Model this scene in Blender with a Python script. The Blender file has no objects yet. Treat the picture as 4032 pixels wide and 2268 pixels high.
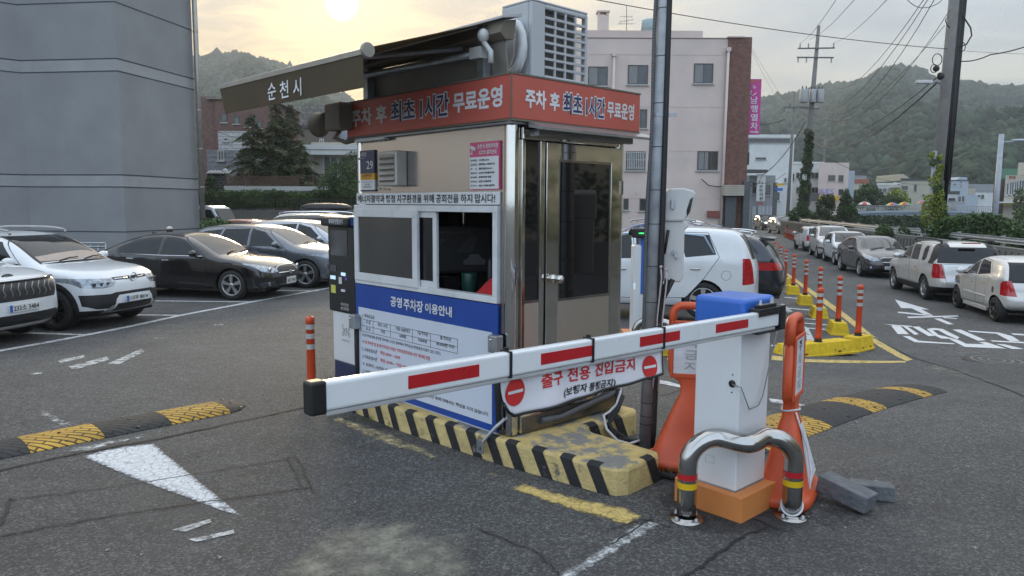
import bpy, bmesh, math, random
import numpy as np
from mathutils import Vector, Matrix
random.seed(7)
SC = bpy.context.scene; COL = SC.collection
R_ = math.radians
# ------------------------------------------------------------------ camera (calibrated)
PW, PH, CX, CY, FO = 4032, 2268, 2016, 1134, 2945.
PIT, ROL, CH = R_(6.32), R_(.32), 1.9
_cp, _sp, _c, _s = math.cos(PIT), math.sin(PIT), math.cos(ROL), math.sin(ROL)
CM = np.array([[_c, -_s, 0], [_s, _c, 0], [0, 0, 1]]) @ np.array([[1, 0, 0], [0, -_sp, -_cp], [0, _cp, -_sp]])
CAM = np.array([0, 0, CH])
cd = bpy.data.cameras.new('camera'); cam = bpy.data.objects.new('camera', cd); COL.objects.link(cam)
cd.sensor_width = 36; cd.lens = 36 * FO / PW; cd.clip_start = .05; cd.clip_end = 9000
mw = Matrix.Identity(4)
for i in range(3):
    mw[i][0] = CM[0][i]; mw[i][1] = -CM[1][i]; mw[i][2] = -CM[2][i]; mw[i][3] = CAM[i]
cam.matrix_world = mw; SC.camera = cam
# ------------------------------------------------------------------ world, sun, exposure
SUN_EL, SUN_AZ = R_(14.1), R_(-12.5)
SDIR = (math.sin(SUN_AZ) * math.cos(SUN_EL), math.cos(SUN_AZ) * math.cos(SUN_EL), math.sin(SUN_EL))
wd = bpy.data.worlds.new('World'); SC.world = wd; wd.use_nodes = True
def build_world():
    nt = wd.node_tree; N = nt.nodes; L = nt.links; N.clear()
    def n(t, **k):
        x = N.new(t)
        for a, b in k.items(): setattr(x, a, b)
        return x
    def mth(op, a, b=None, cl=False):
        x = n('ShaderNodeMath', operation=op, use_clamp=cl)
        for i, v in enumerate((a, b)):
            if v is None: continue
            if isinstance(v, (int, float)): x.inputs[i].default_value = v
            else: L.new(v, x.inputs[i])
        return x.outputs[0]
    def mix(f, a, b, bt='MIX'):
        x = n('ShaderNodeMix', data_type='RGBA', blend_type=bt)
        for i, v in ((0, f), (6, a), (7, b)):
            if isinstance(v, (int, float)): x.inputs[i].default_value = v
            elif isinstance(v, tuple): x.inputs[i].default_value = (*v, 1)
            else: L.new(v, x.inputs[i])
        return x.outputs[2]
    out = n('ShaderNodeOutputWorld'); bg = n('ShaderNodeBackground'); L.new(bg.outputs[0], out.inputs[0])
    sky = n('ShaderNodeTexSky', sky_type='NISHITA', sun_disc=False, sun_elevation=SUN_EL, sun_rotation=SUN_AZ)
    tc = n('ShaderNodeTexCoord'); sep = n('ShaderNodeSeparateXYZ'); L.new(tc.outputs['Generated'], sep.inputs[0])
    dot = n('ShaderNodeVectorMath', operation='DOT_PRODUCT'); L.new(tc.outputs['Generated'], dot.inputs[0]); dot.inputs[1].default_value = SDIR
    d = mth('MAXIMUM', dot.outputs['Value'], 0.)
    # cloud sheet: direction projected on a flat layer
    zz = mth('ADD', mth('MAXIMUM', sep.outputs[2], 0.), .12)
    px = mth('DIVIDE', sep.outputs[0], zz); py = mth('DIVIDE', sep.outputs[1], zz)
    cmb = n('ShaderNodeCombineXYZ'); L.new(px, cmb.inputs[0]); L.new(py, cmb.inputs[1])
    def noise(sc, det, rough, dist, off):
        mp = n('ShaderNodeMapping'); L.new(cmb.outputs[0], mp.inputs[0]); mp.inputs['Location'].default_value = off
        x = n('ShaderNodeTexNoise'); L.new(mp.outputs[0], x.inputs['Vector'])
        x.inputs['Scale'].default_value = sc; x.inputs['Detail'].default_value = det; x.inputs['Roughness'].default_value = rough; x.inputs['Distortion'].default_value = dist
        return x.outputs[0]
    c1 = noise(1.1, 6, .55, .5, (2.3, 1.1, 0)); c2 = noise(3.2, 8, .66, .9, (.4, .2, 0))
    def ramp(v, p0, p1):
        x = n('ShaderNodeMapRange', interpolation_type='SMOOTHSTEP'); L.new(v, x.inputs[0]); x.inputs[1].default_value = p0; x.inputs[2].default_value = p1
        return x.outputs[0]
    big = ramp(c1, .38, .62); fine = ramp(c2, .40, .62)
    right = ramp(sep.outputs[0], -.05, .5); up = ramp(sep.outputs[2], .1, .75); back = ramp(mth('MULTIPLY', sep.outputs[1], -1.), -.35, .5)
    # base tone across the view: warm grey to cool grey with height and to the right
    base = mix(right, (.80, .62, .38), (.74, .70, .56))
    base = mix(ramp(sep.outputs[2], .08, .26), base, mix(right, (.70, .64, .52), (.50, .56, .61)))
    dk = mth('MULTIPLY', big, mth('MULTIPLY', right, .85))
    base = mix(dk, base, (.31, .36, .42))
    glow = mth('POWER', d, 15.); glow2 = mth('POWER', d, 260.); disc = ramp(d, .99978, .99996)
    lit = mix(fine, (.50, .33, .14), (1.08, .70, .25))
    base = mix(mth('MULTIPLY', glow, .95, True), base, lit)
    base = mix(mth('MULTIPLY', glow2, .9, True), base, (1.45, 1.0, .40))
    base = mix(disc, base, (14., 12., 8.5))
    zen = mix(fine, SKY_TOP, SKY_TOP2)
    base = mix(up, base, zen)
    base = mix(back, base, SKY_BACK)
    skys = n('ShaderNodeVectorMath', operation='SCALE'); L.new(sky.outputs[0], skys.inputs[0]); skys.inputs['Scale'].default_value = .08
    base = mix(.9, skys.outputs[0], base)
    L.new(base, bg.inputs[0]); bg.inputs[1].default_value = SKY_STR
SKY_STR = 1.0
SKY_TOP, SKY_TOP2, SKY_BACK = (1.22, 1.30, 1.40), (1.45, 1.48, 1.5), (.98, 1.18, 1.42)
build_world()
sl = bpy.data.lights.new('sun', 'SUN'); sl.energy = 1.3; sl.angle = R_(10); sl.color = (1, .78, .50)
so = bpy.data.objects.new('sun', sl); COL.objects.link(so)
so.rotation_euler = Vector([-a for a in SDIR]).to_track_quat('-Z', 'Y').to_euler(); so.location = (0, 0, 40)
SC.view_settings.view_transform = 'Standard'; SC.view_settings.look = 'None'; SC.view_settings.exposure = 0.3; SC.view_settings.gamma = 1
SC.cycles.use_denoising = True; SC.cycles.max_bounces = 6; SC.cycles.caustics_reflective = False; SC.cycles.caustics_refractive = False
SC.cycles.sample_clamp_indirect = 4
# ------------------------------------------------------------------ photo pixel -> place helpers
def ray(x, y): return CM.T @ np.array([(x - CX) / FO, (y - CY) / FO, 1.])
def sst(v, a, b):
    t = min(1, max(0, (v - a) / (b - a))); return t * t * (3 - 2 * t)
def hz(x, y):                         # the lot falls away gently behind the booth, most towards the road
    return -(.2 + .47 * sst(x, -1, 7)) * sst(y, 6, 13)
def G(x, y, z=0.):                    # ground point (plus height z) seen at photo pixel x, y
    d = ray(x, y); zt = z
    for i in range(80):
        q = CAM + (zt - CH) / d[2] * d; zt = .5 * zt + .5 * (z + hz(q[0], q[1]))
    return Vector(q)
def V(q, x, y):                       # point above q (in the upright plane through q facing us) seen at x, y
    d = ray(x, y); n = np.array([q[0], q[1]]); n = n / np.hypot(*n)
    t = (q[0] * n[0] + q[1] * n[1]) / (d[0] * n[0] + d[1] * n[1]); return Vector(CAM + t * d)
def D(x, y, dep):                     # point at forward depth dep
    d = ray(x, y); return Vector(CAM + d * (dep / d[1]))
def PL(x, y, q, n):
    d = ray(x, y); q = np.array(q[:]); n = np.array(n[:]); t = ((q - CAM) @ n) / (d @ n); return Vector(CAM + t * d)
# ------------------------------------------------------------------ materials
MATS = {}
def M(name, col=(.5, .5, .5), rough=.6, metal=0., var=.12, scale=6., bump=0., bscale=60., coat=0., spec=.5, emit=None, dirt=0., dscale=3., rvar=.08, det=5, aniso=None):
    if name in MATS: return MATS[name]
    m = bpy.data.materials.new(name); m.use_nodes = True; nt = m.node_tree; N = nt.nodes; L = nt.links
    b = N['Principled BSDF']; b.inputs['Metallic'].default_value = metal; b.inputs['Specular IOR Level'].default_value = spec
    b.inputs['Coat Weight'].default_value = coat; b.inputs['Coat Roughness'].default_value = .06
    tc = N.new('ShaderNodeTexCoord'); vec = tc.outputs['Object']
    if aniso:
        mp = N.new('ShaderNodeMapping'); mp.inputs['Scale'].default_value = aniso; L.new(vec, mp.inputs[0]); vec = mp.outputs[0]
    no = N.new('ShaderNodeTexNoise'); no.inputs['Scale'].default_value = scale; no.inputs['Detail'].default_value = det; L.new(vec, no.inputs['Vector'])
    mr = N.new('ShaderNodeMapRange'); mr.inputs[1].default_value = .3; mr.inputs[2].default_value = .7; mr.inputs[3].default_value = 1 - var; mr.inputs[4].default_value = 1 + var
    L.new(no.outputs[0], mr.inputs[0])
    vm = N.new('ShaderNodeVectorMath'); vm.operation = 'SCALE'; vm.inputs[0].default_value = col; L.new(mr.outputs[0], vm.inputs['Scale'])
    cout = vm.outputs[0]
    if dirt > 0:
        n2 = N.new('ShaderNodeTexNoise'); n2.inputs['Scale'].default_value = dscale; n2.inputs['Detail'].default_value = 8; n2.inputs['Roughness'].default_value = .65; L.new(vec, n2.inputs['Vector'])
        r2 = N.new('ShaderNodeMapRange'); r2.inputs[1].default_value = .48; r2.inputs[2].default_value = .72; r2.inputs[4].default_value = dirt; L.new(n2.outputs[0], r2.inputs[0])
        mx = N.new('ShaderNodeMix'); mx.data_type = 'RGBA'; L.new(r2.outputs[0], mx.inputs[0]); L.new(cout, mx.inputs[6]); mx.inputs[7].default_value = (.10, .09, .075, 1); cout = mx.outputs[2]
    L.new(cout, b.inputs['Base Color'])
    mr2 = N.new('ShaderNodeMapRange'); mr2.inputs[3].default_value = max(.02, rough - rvar); mr2.inputs[4].default_value = min(1, rough + rvar); L.new(no.outputs[0], mr2.inputs[0]); L.new(mr2.outputs[0], b.inputs['Roughness'])
    if bump:
        nb = N.new('ShaderNodeTexNoise'); nb.inputs['Scale'].default_value = bscale; nb.inputs['Detail'].default_value = 4; L.new(vec, nb.inputs['Vector'])
        bp = N.new('ShaderNodeBump'); bp.inputs['Strength'].default_value = bump; bp.inputs['Distance'].default_value = .02; L.new(nb.outputs[0], bp.inputs['Height']); L.new(bp.outputs[0], b.inputs['Normal'])
    if emit:
        b.inputs['Emission Color'].default_value = (*emit[:3], 1); b.inputs['Emission Strength'].default_value = emit[3]
    MATS[name] = m; return m
def asphalt_mat():
    m = bpy.data.materials.new('asphalt'); m.use_nodes = True; nt = m.node_tree; N = nt.nodes; L = nt.links; b = N['Principled BSDF']
    tc = N.new('ShaderNodeTexCoord').outputs['Object']
    def noise(sc, det=5, r=.55):
        x = N.new('ShaderNodeTexNoise'); x.inputs['Scale'].default_value = sc; x.inputs['Detail'].default_value = det; x.inputs['Roughness'].default_value = r; L.new(tc, x.inputs['Vector']); return x.outputs[0]
    def rng(v, a, b_, c, d):
        x = N.new('ShaderNodeMapRange'); L.new(v, x.inputs[0])
        for i, k in enumerate((a, b_, c, d)): x.inputs[i + 1].default_value = k
        return x.outputs[0]
    def mul(a, c):
        x = N.new('ShaderNodeMath'); x.operation = 'MULTIPLY'; L.new(a, x.inputs[0]); L.new(c, x.inputs[1]); return x.outputs[0]
    big = rng(noise(.35, 6, .6), .3, .7, .80, 1.2); mid = rng(noise(3.2, 7, .7), .3, .7, .82, 1.2); gr = rng(noise(75, 4, .85), .34, .66, .55, 1.4)
    vo = N.new('ShaderNodeTexVoronoi'); vo.inputs['Scale'].default_value = 78; L.new(tc, vo.inputs['Vector'])
    sx = N.new('ShaderNodeSeparateColor'); L.new(vo.outputs['Color'], sx.inputs[0]); pw = N.new('ShaderNodeMath'); pw.operation = 'POWER'; L.new(sx.outputs[0], pw.inputs[0]); pw.inputs[1].default_value = 2.6
    v2 = N.new('ShaderNodeTexVoronoi'); v2.inputs['Scale'].default_value = 21; L.new(tc, v2.inputs['Vector']); s2 = N.new('ShaderNodeSeparateColor'); L.new(v2.outputs['Color'], s2.inputs[0])
    sp = mul(rng(pw.outputs[0], 0., 1., .55, 2.1), rng(s2.outputs[0], 0., 1., .86, 1.14))
    v = mul(mul(big, mid), mul(gr, sp))
    vm = N.new('ShaderNodeVectorMath'); vm.operation = 'SCALE'; vm.inputs[0].default_value = ASPH; L.new(v, vm.inputs['Scale'])
    # pale dusty tan wear in patches
    w = rng(noise(.55, 9, .68), .54, .72, 0, .5)
    mx = N.new('ShaderNodeMix'); mx.data_type = 'RGBA'; L.new(w, mx.inputs[0]); L.new(vm.outputs[0], mx.inputs[6]); mx.inputs[7].default_value = (.15, .14, .118, 1)
    dk = rng(noise(.8, 8, .6), .56, .7, 0, .35)
    mx2 = N.new('ShaderNodeMix'); mx2.data_type = 'RGBA'; L.new(dk, mx2.inputs[0]); L.new(mx.outputs[2], mx2.inputs[6]); mx2.inputs[7].default_value = (.055, .055, .057, 1)
    L.new(mx2.outputs[2], b.inputs['Base Color'])
    L.new(rng(gr, .4, 1.6, .62, .9), b.inputs['Roughness']); b.inputs['Specular IOR Level'].default_value = .4
    bp = N.new('ShaderNodeBump'); bp.inputs['Strength'].default_value = .8; bp.inputs['Distance'].default_value = .012
    L.new(mul(gr, sp), bp.inputs['Height']); L.new(bp.outputs[0], b.inputs['Normal'])
    return m
ASPH = (.122, .121, .119)
MATS['asphalt'] = asphalt_mat()
def worn_mat(name, col, keep=.5, soft=.08, scale=9., crack=True):
    """worn road paint: holes where the asphalt shows through"""
    m = bpy.data.materials.new(name); m.use_nodes = True; nt = m.node_tree; N = nt.nodes; L = nt.links; b = N['Principled BSDF']; out = N['Material Output']
    tc = N.new('ShaderNodeTexCoord').outputs['Object']
    no = N.new('ShaderNodeTexNoise'); no.inputs['Scale'].default_value = scale; no.inputs['Detail'].default_value = 9; no.inputs['Roughness'].default_value = .75; L.new(tc, no.inputs['Vector'])
    mr = N.new('ShaderNodeMapRange'); L.new(no.outputs[0], mr.inputs[0]); mr.inputs[1].default_value = 1 - keep - soft; mr.inputs[2].default_value = 1 - keep + soft
    at = N.new('ShaderNodeAttribute'); at.attribute_name = 'soft'; sf = N.new('ShaderNodeMath'); sf.operation = 'MULTIPLY_ADD'; L.new(at.outputs['Fac'], sf.inputs[0]); sf.inputs[1].default_value = .20; sf.inputs[2].default_value = -.20
    ad = N.new('ShaderNodeMath'); L.new(no.outputs[0], ad.inputs[0]); L.new(sf.outputs[0], ad.inputs[1]); L.new(ad.outputs[0], mr.inputs[0])
    fac = mr.outputs[0]
    if crack:
        vo = N.new('ShaderNodeTexVoronoi'); vo.feature = 'DISTANCE_TO_EDGE'; vo.inputs['Scale'].default_value = 14; L.new(tc, vo.inputs['Vector'])
        mc = N.new('ShaderNodeMapRange'); L.new(vo.outputs[0], mc.inputs[0]); mc.inputs[1].default_value = .01; mc.inputs[2].default_value = .05; mc.inputs[3].default_value = .6
        mm = N.new('ShaderNodeMath'); mm.operation = 'MULTIPLY'; L.new(fac, mm.inputs[0]); L.new(mc.outputs[0], mm.inputs[1]); fac = mm.outputs[0]
    n2 = N.new('ShaderNodeTexNoise'); n2.inputs['Scale'].default_value = 40; n2.inputs['Detail'].default_value = 5; L.new(tc, n2.inputs['Vector'])
    m2 = N.new('ShaderNodeMapRange'); L.new(n2.outputs[0], m2.inputs[0]); m2.inputs[1].default_value = .3; m2.inputs[2].default_value = .7; m2.inputs[3].default_value = .75; m2.inputs[4].default_value = 1.15
    vm = N.new('ShaderNodeVectorMath'); vm.operation = 'SCALE'; vm.inputs[0].default_value = col; L.new(m2.outputs[0], vm.inputs['Scale']); L.new(vm.outputs[0], b.inputs['Base Color'])
    b.inputs['Roughness'].default_value = .75
    tr = N.new('ShaderNodeBsdfTransparent'); ms = N.new('ShaderNodeMixShader'); L.new(fac, ms.inputs[0]); L.new(tr.outputs[0], ms.inputs[1]); L.new(b.outputs[0], ms.inputs[2]); L.new(ms.outputs[0], out.inputs[0])
    MATS[name] = m; return m
def brick_mat(name, c1, c2, mortar, scale, bw=.5, rh=.25, bump=.4, rot=0., ms=.02, rough=.8, coord='Object'):
    m = bpy.data.materials.new(name); m.use_nodes = True; nt = m.node_tree; N = nt.nodes; L = nt.links; b = N['Principled BSDF']
    tc = N.new('ShaderNodeTexCoord').outputs[coord]; mp = N.new('ShaderNodeMapping'); L.new(tc, mp.inputs[0])
    if rot == 'wall':        # upright wall: use (x+y, z)
        sp = N.new('ShaderNodeSeparateXYZ'); L.new(tc, sp.inputs[0]); ad = N.new('ShaderNodeMath'); L.new(sp.outputs[0], ad.inputs[0]); L.new(sp.outputs[1], ad.inputs[1])
        cb = N.new('ShaderNodeCombineXYZ'); L.new(ad.outputs[0], cb.inputs[0]); L.new(sp.outputs[2], cb.inputs[1]); vec = cb.outputs[0]
    else:
        mp.inputs['Rotation'].default_value = (0, 0, rot); vec = mp.outputs[0]
    br = N.new('ShaderNodeTexBrick'); L.new(vec, br.inputs['Vector']); br.inputs['Scale'].default_value = scale
    br.inputs['Color1'].default_value = (*c1, 1); br.inputs['Color2'].default_value = (*c2, 1); br.inputs['Mortar'].default_value = (*mortar, 1)
    br.inputs['Brick Width'].default_value = bw; br.inputs['Row Height'].default_value = rh; br.inputs['Mortar Size'].default_value = ms
    no = N.new('ShaderNodeTexNoise'); no.inputs['Scale'].default_value = 5; no.inputs['Detail'].default_value = 8; L.new(tc, no.inputs['Vector'])
    mr = N.new('ShaderNodeMapRange'); L.new(no.outputs[0], mr.inputs[0]); mr.inputs[1].default_value = .3; mr.inputs[2].default_value = .7; mr.inputs[3].default_value = .7; mr.inputs[4].default_value = 1.2
    vm = N.new('ShaderNodeVectorMath'); vm.operation = 'SCALE'; L.new(br.outputs[0], vm.inputs[0]); L.new(mr.outputs[0], vm.inputs['Scale']); L.new(vm.outputs[0], b.inputs['Base Color'])
    b.inputs['Roughness'].default_value = rough
    if bump:
        bp = N.new('ShaderNodeBump'); bp.invert = True; bp.inputs['Strength'].default_value = bump; bp.inputs['Distance'].default_value = .02; L.new(br.outputs['Fac'], bp.inputs['Height']); L.new(bp.outputs[0], b.inputs['Normal'])
    MATS[name] = m; return m
# ------------------------------------------------------------------ geometry
ABS = {}                                # absolute matrix of every object we parent to
_txt = {}; _tc = {}
def text_geo(body, off):
    k = (body, off)
    if k not in _txt:
        if 'c' not in _tc: _tc['c'] = bpy.data.curves.new('t', 'FONT'); _tc['o'] = bpy.data.objects.new('t', _tc['c'])
        c, o = _tc['c'], _tc['o']; c.body = body; c.offset = off; c.resolution_u = 2; m = o.to_mesh()
        v = np.array([p.co[:2] for p in m.vertices]); f = [tuple(p.vertices) for p in m.polygons]
        o.to_mesh_clear()
        v = (v - v.min(0)) / np.maximum(v.max(0) - v.min(0), 1e-6); _txt[k] = (v, f)
    return _txt[k]
class MB:
    def __init__(s): s.v = []; s.f = []; s.m = []; s.sm = []
    def add(s, vs, fs, mi=0, smooth=False):
        b = len(s.v); s.v += [tuple(p) for p in vs]
        for f in fs: s.f.append(tuple(b + i for i in f)); s.m.append(mi); s.sm.append(smooth)
        return s
    def obox(s, c, ex, ey, ez, mi=0):
        c, ex, ey, ez = map(Vector, (c, ex, ey, ez))
        vs = [c + ex * i + ey * j + ez * k for k in (-1, 1) for j in (-1, 1) for i in (-1, 1)]
        return s.add(vs, [(0, 2, 3, 1), (4, 5, 7, 6), (0, 1, 5, 4), (2, 6, 7, 3), (0, 4, 6, 2), (1, 3, 7, 5)], mi)
    def box(s, p0, p1, mi=0):
        c = [(a + b) / 2 for a, b in zip(p0, p1)]; h = [abs(b - a) / 2 for a, b in zip(p0, p1)]
        return s.obox(c, (h[0], 0, 0), (0, h[1], 0), (0, 0, h[2]), mi)
    def poly(s, ps, mi=0): return s.add(ps, [tuple(range(len(ps)))], mi)
    def prism(s, ps, e, mi=0, smooth=False):
        ps = [Vector(p) for p in ps]; e = Vector(e); n = len(ps)
        s.add(ps + [p + e for p in ps], [tuple(range(n))[::-1], tuple(range(n, 2 * n))], mi)
        b = len(s.v) - 2 * n
        for i in range(n):
            j = (i + 1) % n; s.f.append((b + i, b + j, b + n + j, b + n + i)); s.m.append(mi); s.sm.append(smooth)
        return s
    def tube(s, pts, r, n=10, mi=0, cap=True, smooth=True):
        pts = [Vector(p) for p in pts]; k = len(pts); rs = r if isinstance(r, (list, tuple)) else [r] * k
        vs = []; prev = None
        for i, p in enumerate(pts):
            t = (pts[min(i + 1, k - 1)] - pts[max(i - 1, 0)]).normalized()
            if prev is None:
                a = Vector((0, 0, 1)) if abs(t.z) < .9 else Vector((1, 0, 0)); x = t.cross(a).normalized()
            else: x = (prev - t * prev.dot(t)).normalized()
            prev = x; y = t.cross(x)
            vs += [p + (x * math.cos(2 * math.pi * q / n) + y * math.sin(2 * math.pi * q / n)) * rs[i] for q in range(n)]
        fs = [(i * n + q, i * n + (q + 1) % n, (i + 1) * n + (q + 1) % n, (i + 1) * n + q) for i in range(k - 1) for q in range(n)]
        s.add(vs, fs, mi, smooth)
        if cap:
            b = len(s.v) - len(vs)
            s.f += [tuple(b + q for q in range(n))[::-1], tuple(b + (k - 1) * n + q for q in range(n))]; s.m += [mi] * 2; s.sm += [False] * 2
        return s
    def lathe(s, prof, c=(0, 0, 0), n=24, mi=0, ax='z', smooth=True, close=True):
        c = Vector(c); vs = []
        for r, z in prof:
            for q in range(n):
                a = 2 * math.pi * q / n; x, y = r * math.cos(a), r * math.sin(a)
                vs.append(c + (Vector((x, y, z)) if ax == 'z' else Vector((x, z, y)) if ax == 'y' else Vector((z, x, y))))
        k = len(prof); fs = [(i * n + q, i * n + (q + 1) % n, (i + 1) * n + (q + 1) % n, (i + 1) * n + q) for i in range(k - 1) for q in range(n)]
        s.add(vs, fs, mi, smooth)
        if close:
            b = len(s.v) - len(vs)
            s.f += [tuple(b + q for q in range(n))[::-1], tuple(b + (k - 1) * n + q for q in range(n))]; s.m += [mi] * 2; s.sm += [False] * 2
        return s
    def ball(s, c, r, nu=14, nv=9, mi=0):
        c = Vector(c); r = (r, r, r) if isinstance(r, (int, float)) else r; vs = []
        for i in range(nv + 1):
            t = math.pi * i / nv
            for q in range(nu):
                a = 2 * math.pi * q / nu; vs.append(c + Vector((r[0] * math.sin(t) * math.cos(a), r[1] * math.sin(t) * math.sin(a), r[2] * math.cos(t))))
        return s.add(vs, [(i * nu + q, (i + 1) * nu + q, (i + 1) * nu + (q + 1) % nu, i * nu + (q + 1) % nu) for i in range(nv) for q in range(nu)], mi, True)
    def text(s, body, o, ex, ey, mi=0, off=.02):
        """lettering fitted to the rectangle o, o+ex, o+ey"""
        v, f = text_geo(body, off); o, ex, ey = Vector(o), Vector(ex), Vector(ey)
        return s.add([o + ex * a + ey * b for a, b in v], f, mi)
    def arr(s, V_, F_, mi=0, smooth=False):
        b = len(s.v); s.v += [tuple(p) for p in V_.tolist()]
        F2 = (F_ + b).tolist(); s.f += [tuple(f) for f in F2]; s.m += [mi] * len(F2); s.sm += [smooth] * len(F2); return s
def link(name, mb, mats, parent=None, local=False, bevel=0., seg=2, label=None, cat=None, group=None, kind=None, origin=None, weld=False):
    """ONE mesh object. Verts are world coordinates unless local=True (then the parent's own frame)."""
    me = bpy.data.meshes.new(name); v = np.array(mb.v, dtype=float).reshape(-1, 3)
    o = bpy.data.objects.new(name, me); COL.objects.link(o)
    if parent is not None:
        A = ABS[parent.name]; o.parent = parent; ABS[o.name] = A
        if not local:
            Ai = np.array(A.inverted()); v = v @ Ai[:3, :3].T + Ai[:3, 3]
    else:
        og = np.array(origin[:] if origin is not None else [*(v.min(0) + v.max(0))[:2] / 2, v[:, 2].min()]); v = v - og
        o.location = og; ABS[o.name] = Matrix.Translation(og)
    me.from_pydata(v.tolist(), [], mb.f)
    for m in (mats if isinstance(mats, (list, tuple)) else [mats]): me.materials.append(m if not isinstance(m, str) else MATS[m])
    me.polygons.foreach_set('material_index', mb.m); me.polygons.foreach_set('use_smooth', mb.sm); me.update()
    if bevel:
        b = o.modifiers.new('bevel', 'BEVEL'); b.width = bevel; b.segments = seg; b.limit_method = 'ANGLE'; b.angle_limit = R_(40); b.harden_normals = False
    tag(o, label, cat, group, kind); return o
def tag(o, label=None, cat=None, group=None, kind=None):
    for k, x in (('label', label), ('category', cat), ('group', group), ('kind', kind)):
        if x: o[k] = x
    return o
def thing(name, label, cat, loc=(0, 0, 0), rotz=0., group=None, scale=1.):
    o = bpy.data.objects.new(name, None); COL.objects.link(o); o.empty_display_size = .2
    o.location = loc; o.rotation_euler = (0, 0, rotz); o.scale = (scale,) * 3
    ABS[o.name] = Matrix.Translation(Vector(loc)) @ Matrix.Rotation(rotz, 4, 'Z') @ Matrix.Scale(scale, 4)
    return tag(o, label, cat, group)
def clone(o, loc, rotz=0., label=None, group=None, scale=None):
    r = o.copy(); COL.objects.link(r); r.location = loc; r.rotation_euler = (0, 0, rotz)
    if scale: r.scale = (scale,) * 3
    if label: r['label'] = label
    if group: r['group'] = group
    for ch in list(o.children):
        c = ch.copy(); COL.objects.link(c); c.parent = r
        for g in ch.children:
            d = g.copy(); COL.objects.link(d); d.parent = c
    return r
# ------------------------------------------------------------------ material library
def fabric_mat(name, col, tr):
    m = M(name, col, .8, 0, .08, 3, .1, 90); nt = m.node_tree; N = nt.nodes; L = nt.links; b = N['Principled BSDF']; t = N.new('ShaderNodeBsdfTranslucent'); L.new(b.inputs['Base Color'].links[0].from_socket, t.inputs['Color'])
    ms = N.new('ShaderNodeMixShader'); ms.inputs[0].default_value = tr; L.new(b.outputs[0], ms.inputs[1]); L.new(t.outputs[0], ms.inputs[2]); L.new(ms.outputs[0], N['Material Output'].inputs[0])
def M2(name, c1, c2, scale=4., lo=.5, hi=.6, rough=.75, bump=.25, metal=0., det=9, spec=.4):
    m = M(name, c1, rough, metal, .15, 12, bump, 50, spec=spec); nt = m.node_tree; N = nt.nodes; L = nt.links; b = N['Principled BSDF']
    src = b.inputs['Base Color'].links[0].from_socket
    no = N.new('ShaderNodeTexNoise'); no.inputs['Scale'].default_value = scale; no.inputs['Detail'].default_value = det; no.inputs['Roughness'].default_value = .7
    L.new(N['Texture Coordinate'].outputs['Object'], no.inputs['Vector'])
    mr = N.new('ShaderNodeMapRange'); L.new(no.outputs[0], mr.inputs[0]); mr.inputs[1].default_value = lo; mr.inputs[2].default_value = hi
    mx = N.new('ShaderNodeMix'); mx.data_type = 'RGBA'; L.new(mr.outputs[0], mx.inputs[0]); L.new(src, mx.inputs[6]); mx.inputs[7].default_value = (*c2, 1); L.new(mx.outputs[2], b.inputs['Base Color'])
    return m
worn_mat('paint_white', (.64, .66, .68), .66, .10, 22); worn_mat('paint_white_old', (.56, .57, .56), .52, .1, 10); worn_mat('paint_white_line', (.60, .61, .62), .60, .12, 9)
worn_mat('paint_yellow', (.62, .46, .16), .6, .1, 9); worn_mat('paint_yellow_old', (.55, .45, .24), .49, .1, 9); worn_mat('paint_road', (.62, .63, .64), .72, .12, 7, False)
worn_mat('dust', (.25, .235, .19), .53, .13, 3.4, False); worn_mat('crack', (.018, .018, .018), .74, .2, 18, False); worn_mat('stain', (.04, .04, .042), .56, .15, 3., False)
M2('kerb_yellow', (.58, .43, .17), (.23, .22, .205), 3.4, .50, .57, bump=.6); M2('kerb_yellow_side', (.56, .43, .19), (.15, .13, .105), 7, .57, .66, bump=.5)
M2('kerb_black', (.022, .022, .024), (.16, .15, .13), 9, .62, .7, bump=.4)
M('concrete', (.22, .21, .19), .85, 0, .25, 3, .5, 40, dirt=.5)
M('steel_mirror', (.62, .60, .56), .07, 1., .06, 3, .03, 2.2, rvar=.03); M('steel_satin', (.40, .375, .36), .20, 1., .07, 30, .02, 3, aniso=(30, 30, .6)); M('steel_pipe', (.44, .43, .415), .15, 1., .12, 6, .03, 5, rvar=.07)
M('steel_brushed', (.66, .62, .57), .46, 1., .08, 40, aniso=(1, 1, 60)); M('zinc', (.36, .38, .40), .45, .85, .2, 9); M('galv_pole', (.30, .315, .33), .5, .3, .25, 7, .05, 60)
M('white_paint', (.70, .71, .72), .38, 0, .03, 2, dirt=.06); M('white_pvc', (.66, .67, .68), .35, 0, .05, 3, dirt=.22, dscale=5); M('arm_white', (.72, .74, .76), .28, 0, .02, 2, dirt=.05, coat=.3)
M('red_tape', (.45, .015, .02), .3, 0, .06, 5); M('yellow_tape', (.66, .42, .01), .35, 0, .08, 6); M('blue_plastic', (.035, .14, .52), .36, 0, .05, 2); M('black_plastic', (.014, .014, .015), .42, 0, .1, 8)
M('rubber', (.018, .018, .018), .75, 0, .2, 12, .3, 60); M('orange_plastic', (.58, .085, .025), .42, 0, .12, 4, dirt=.10); M('orange_paint', (.62, .22, .06), .55, 0, .08, 4, .05, 80, dirt=.15, dscale=8)
M('paper', (.62, .62, .66), .6, 0, .08, 7, .3, 14); M('banner_white', (.70, .68, .72), .5, 0, .04, 4, .15, 9); M('ink_black', (.02, .02, .022), .5, 0, .05); M('ink_red', (.55, .03, .03), .45, 0, .05); M('ink_grey', (.36, .36, .37), .6)
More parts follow.
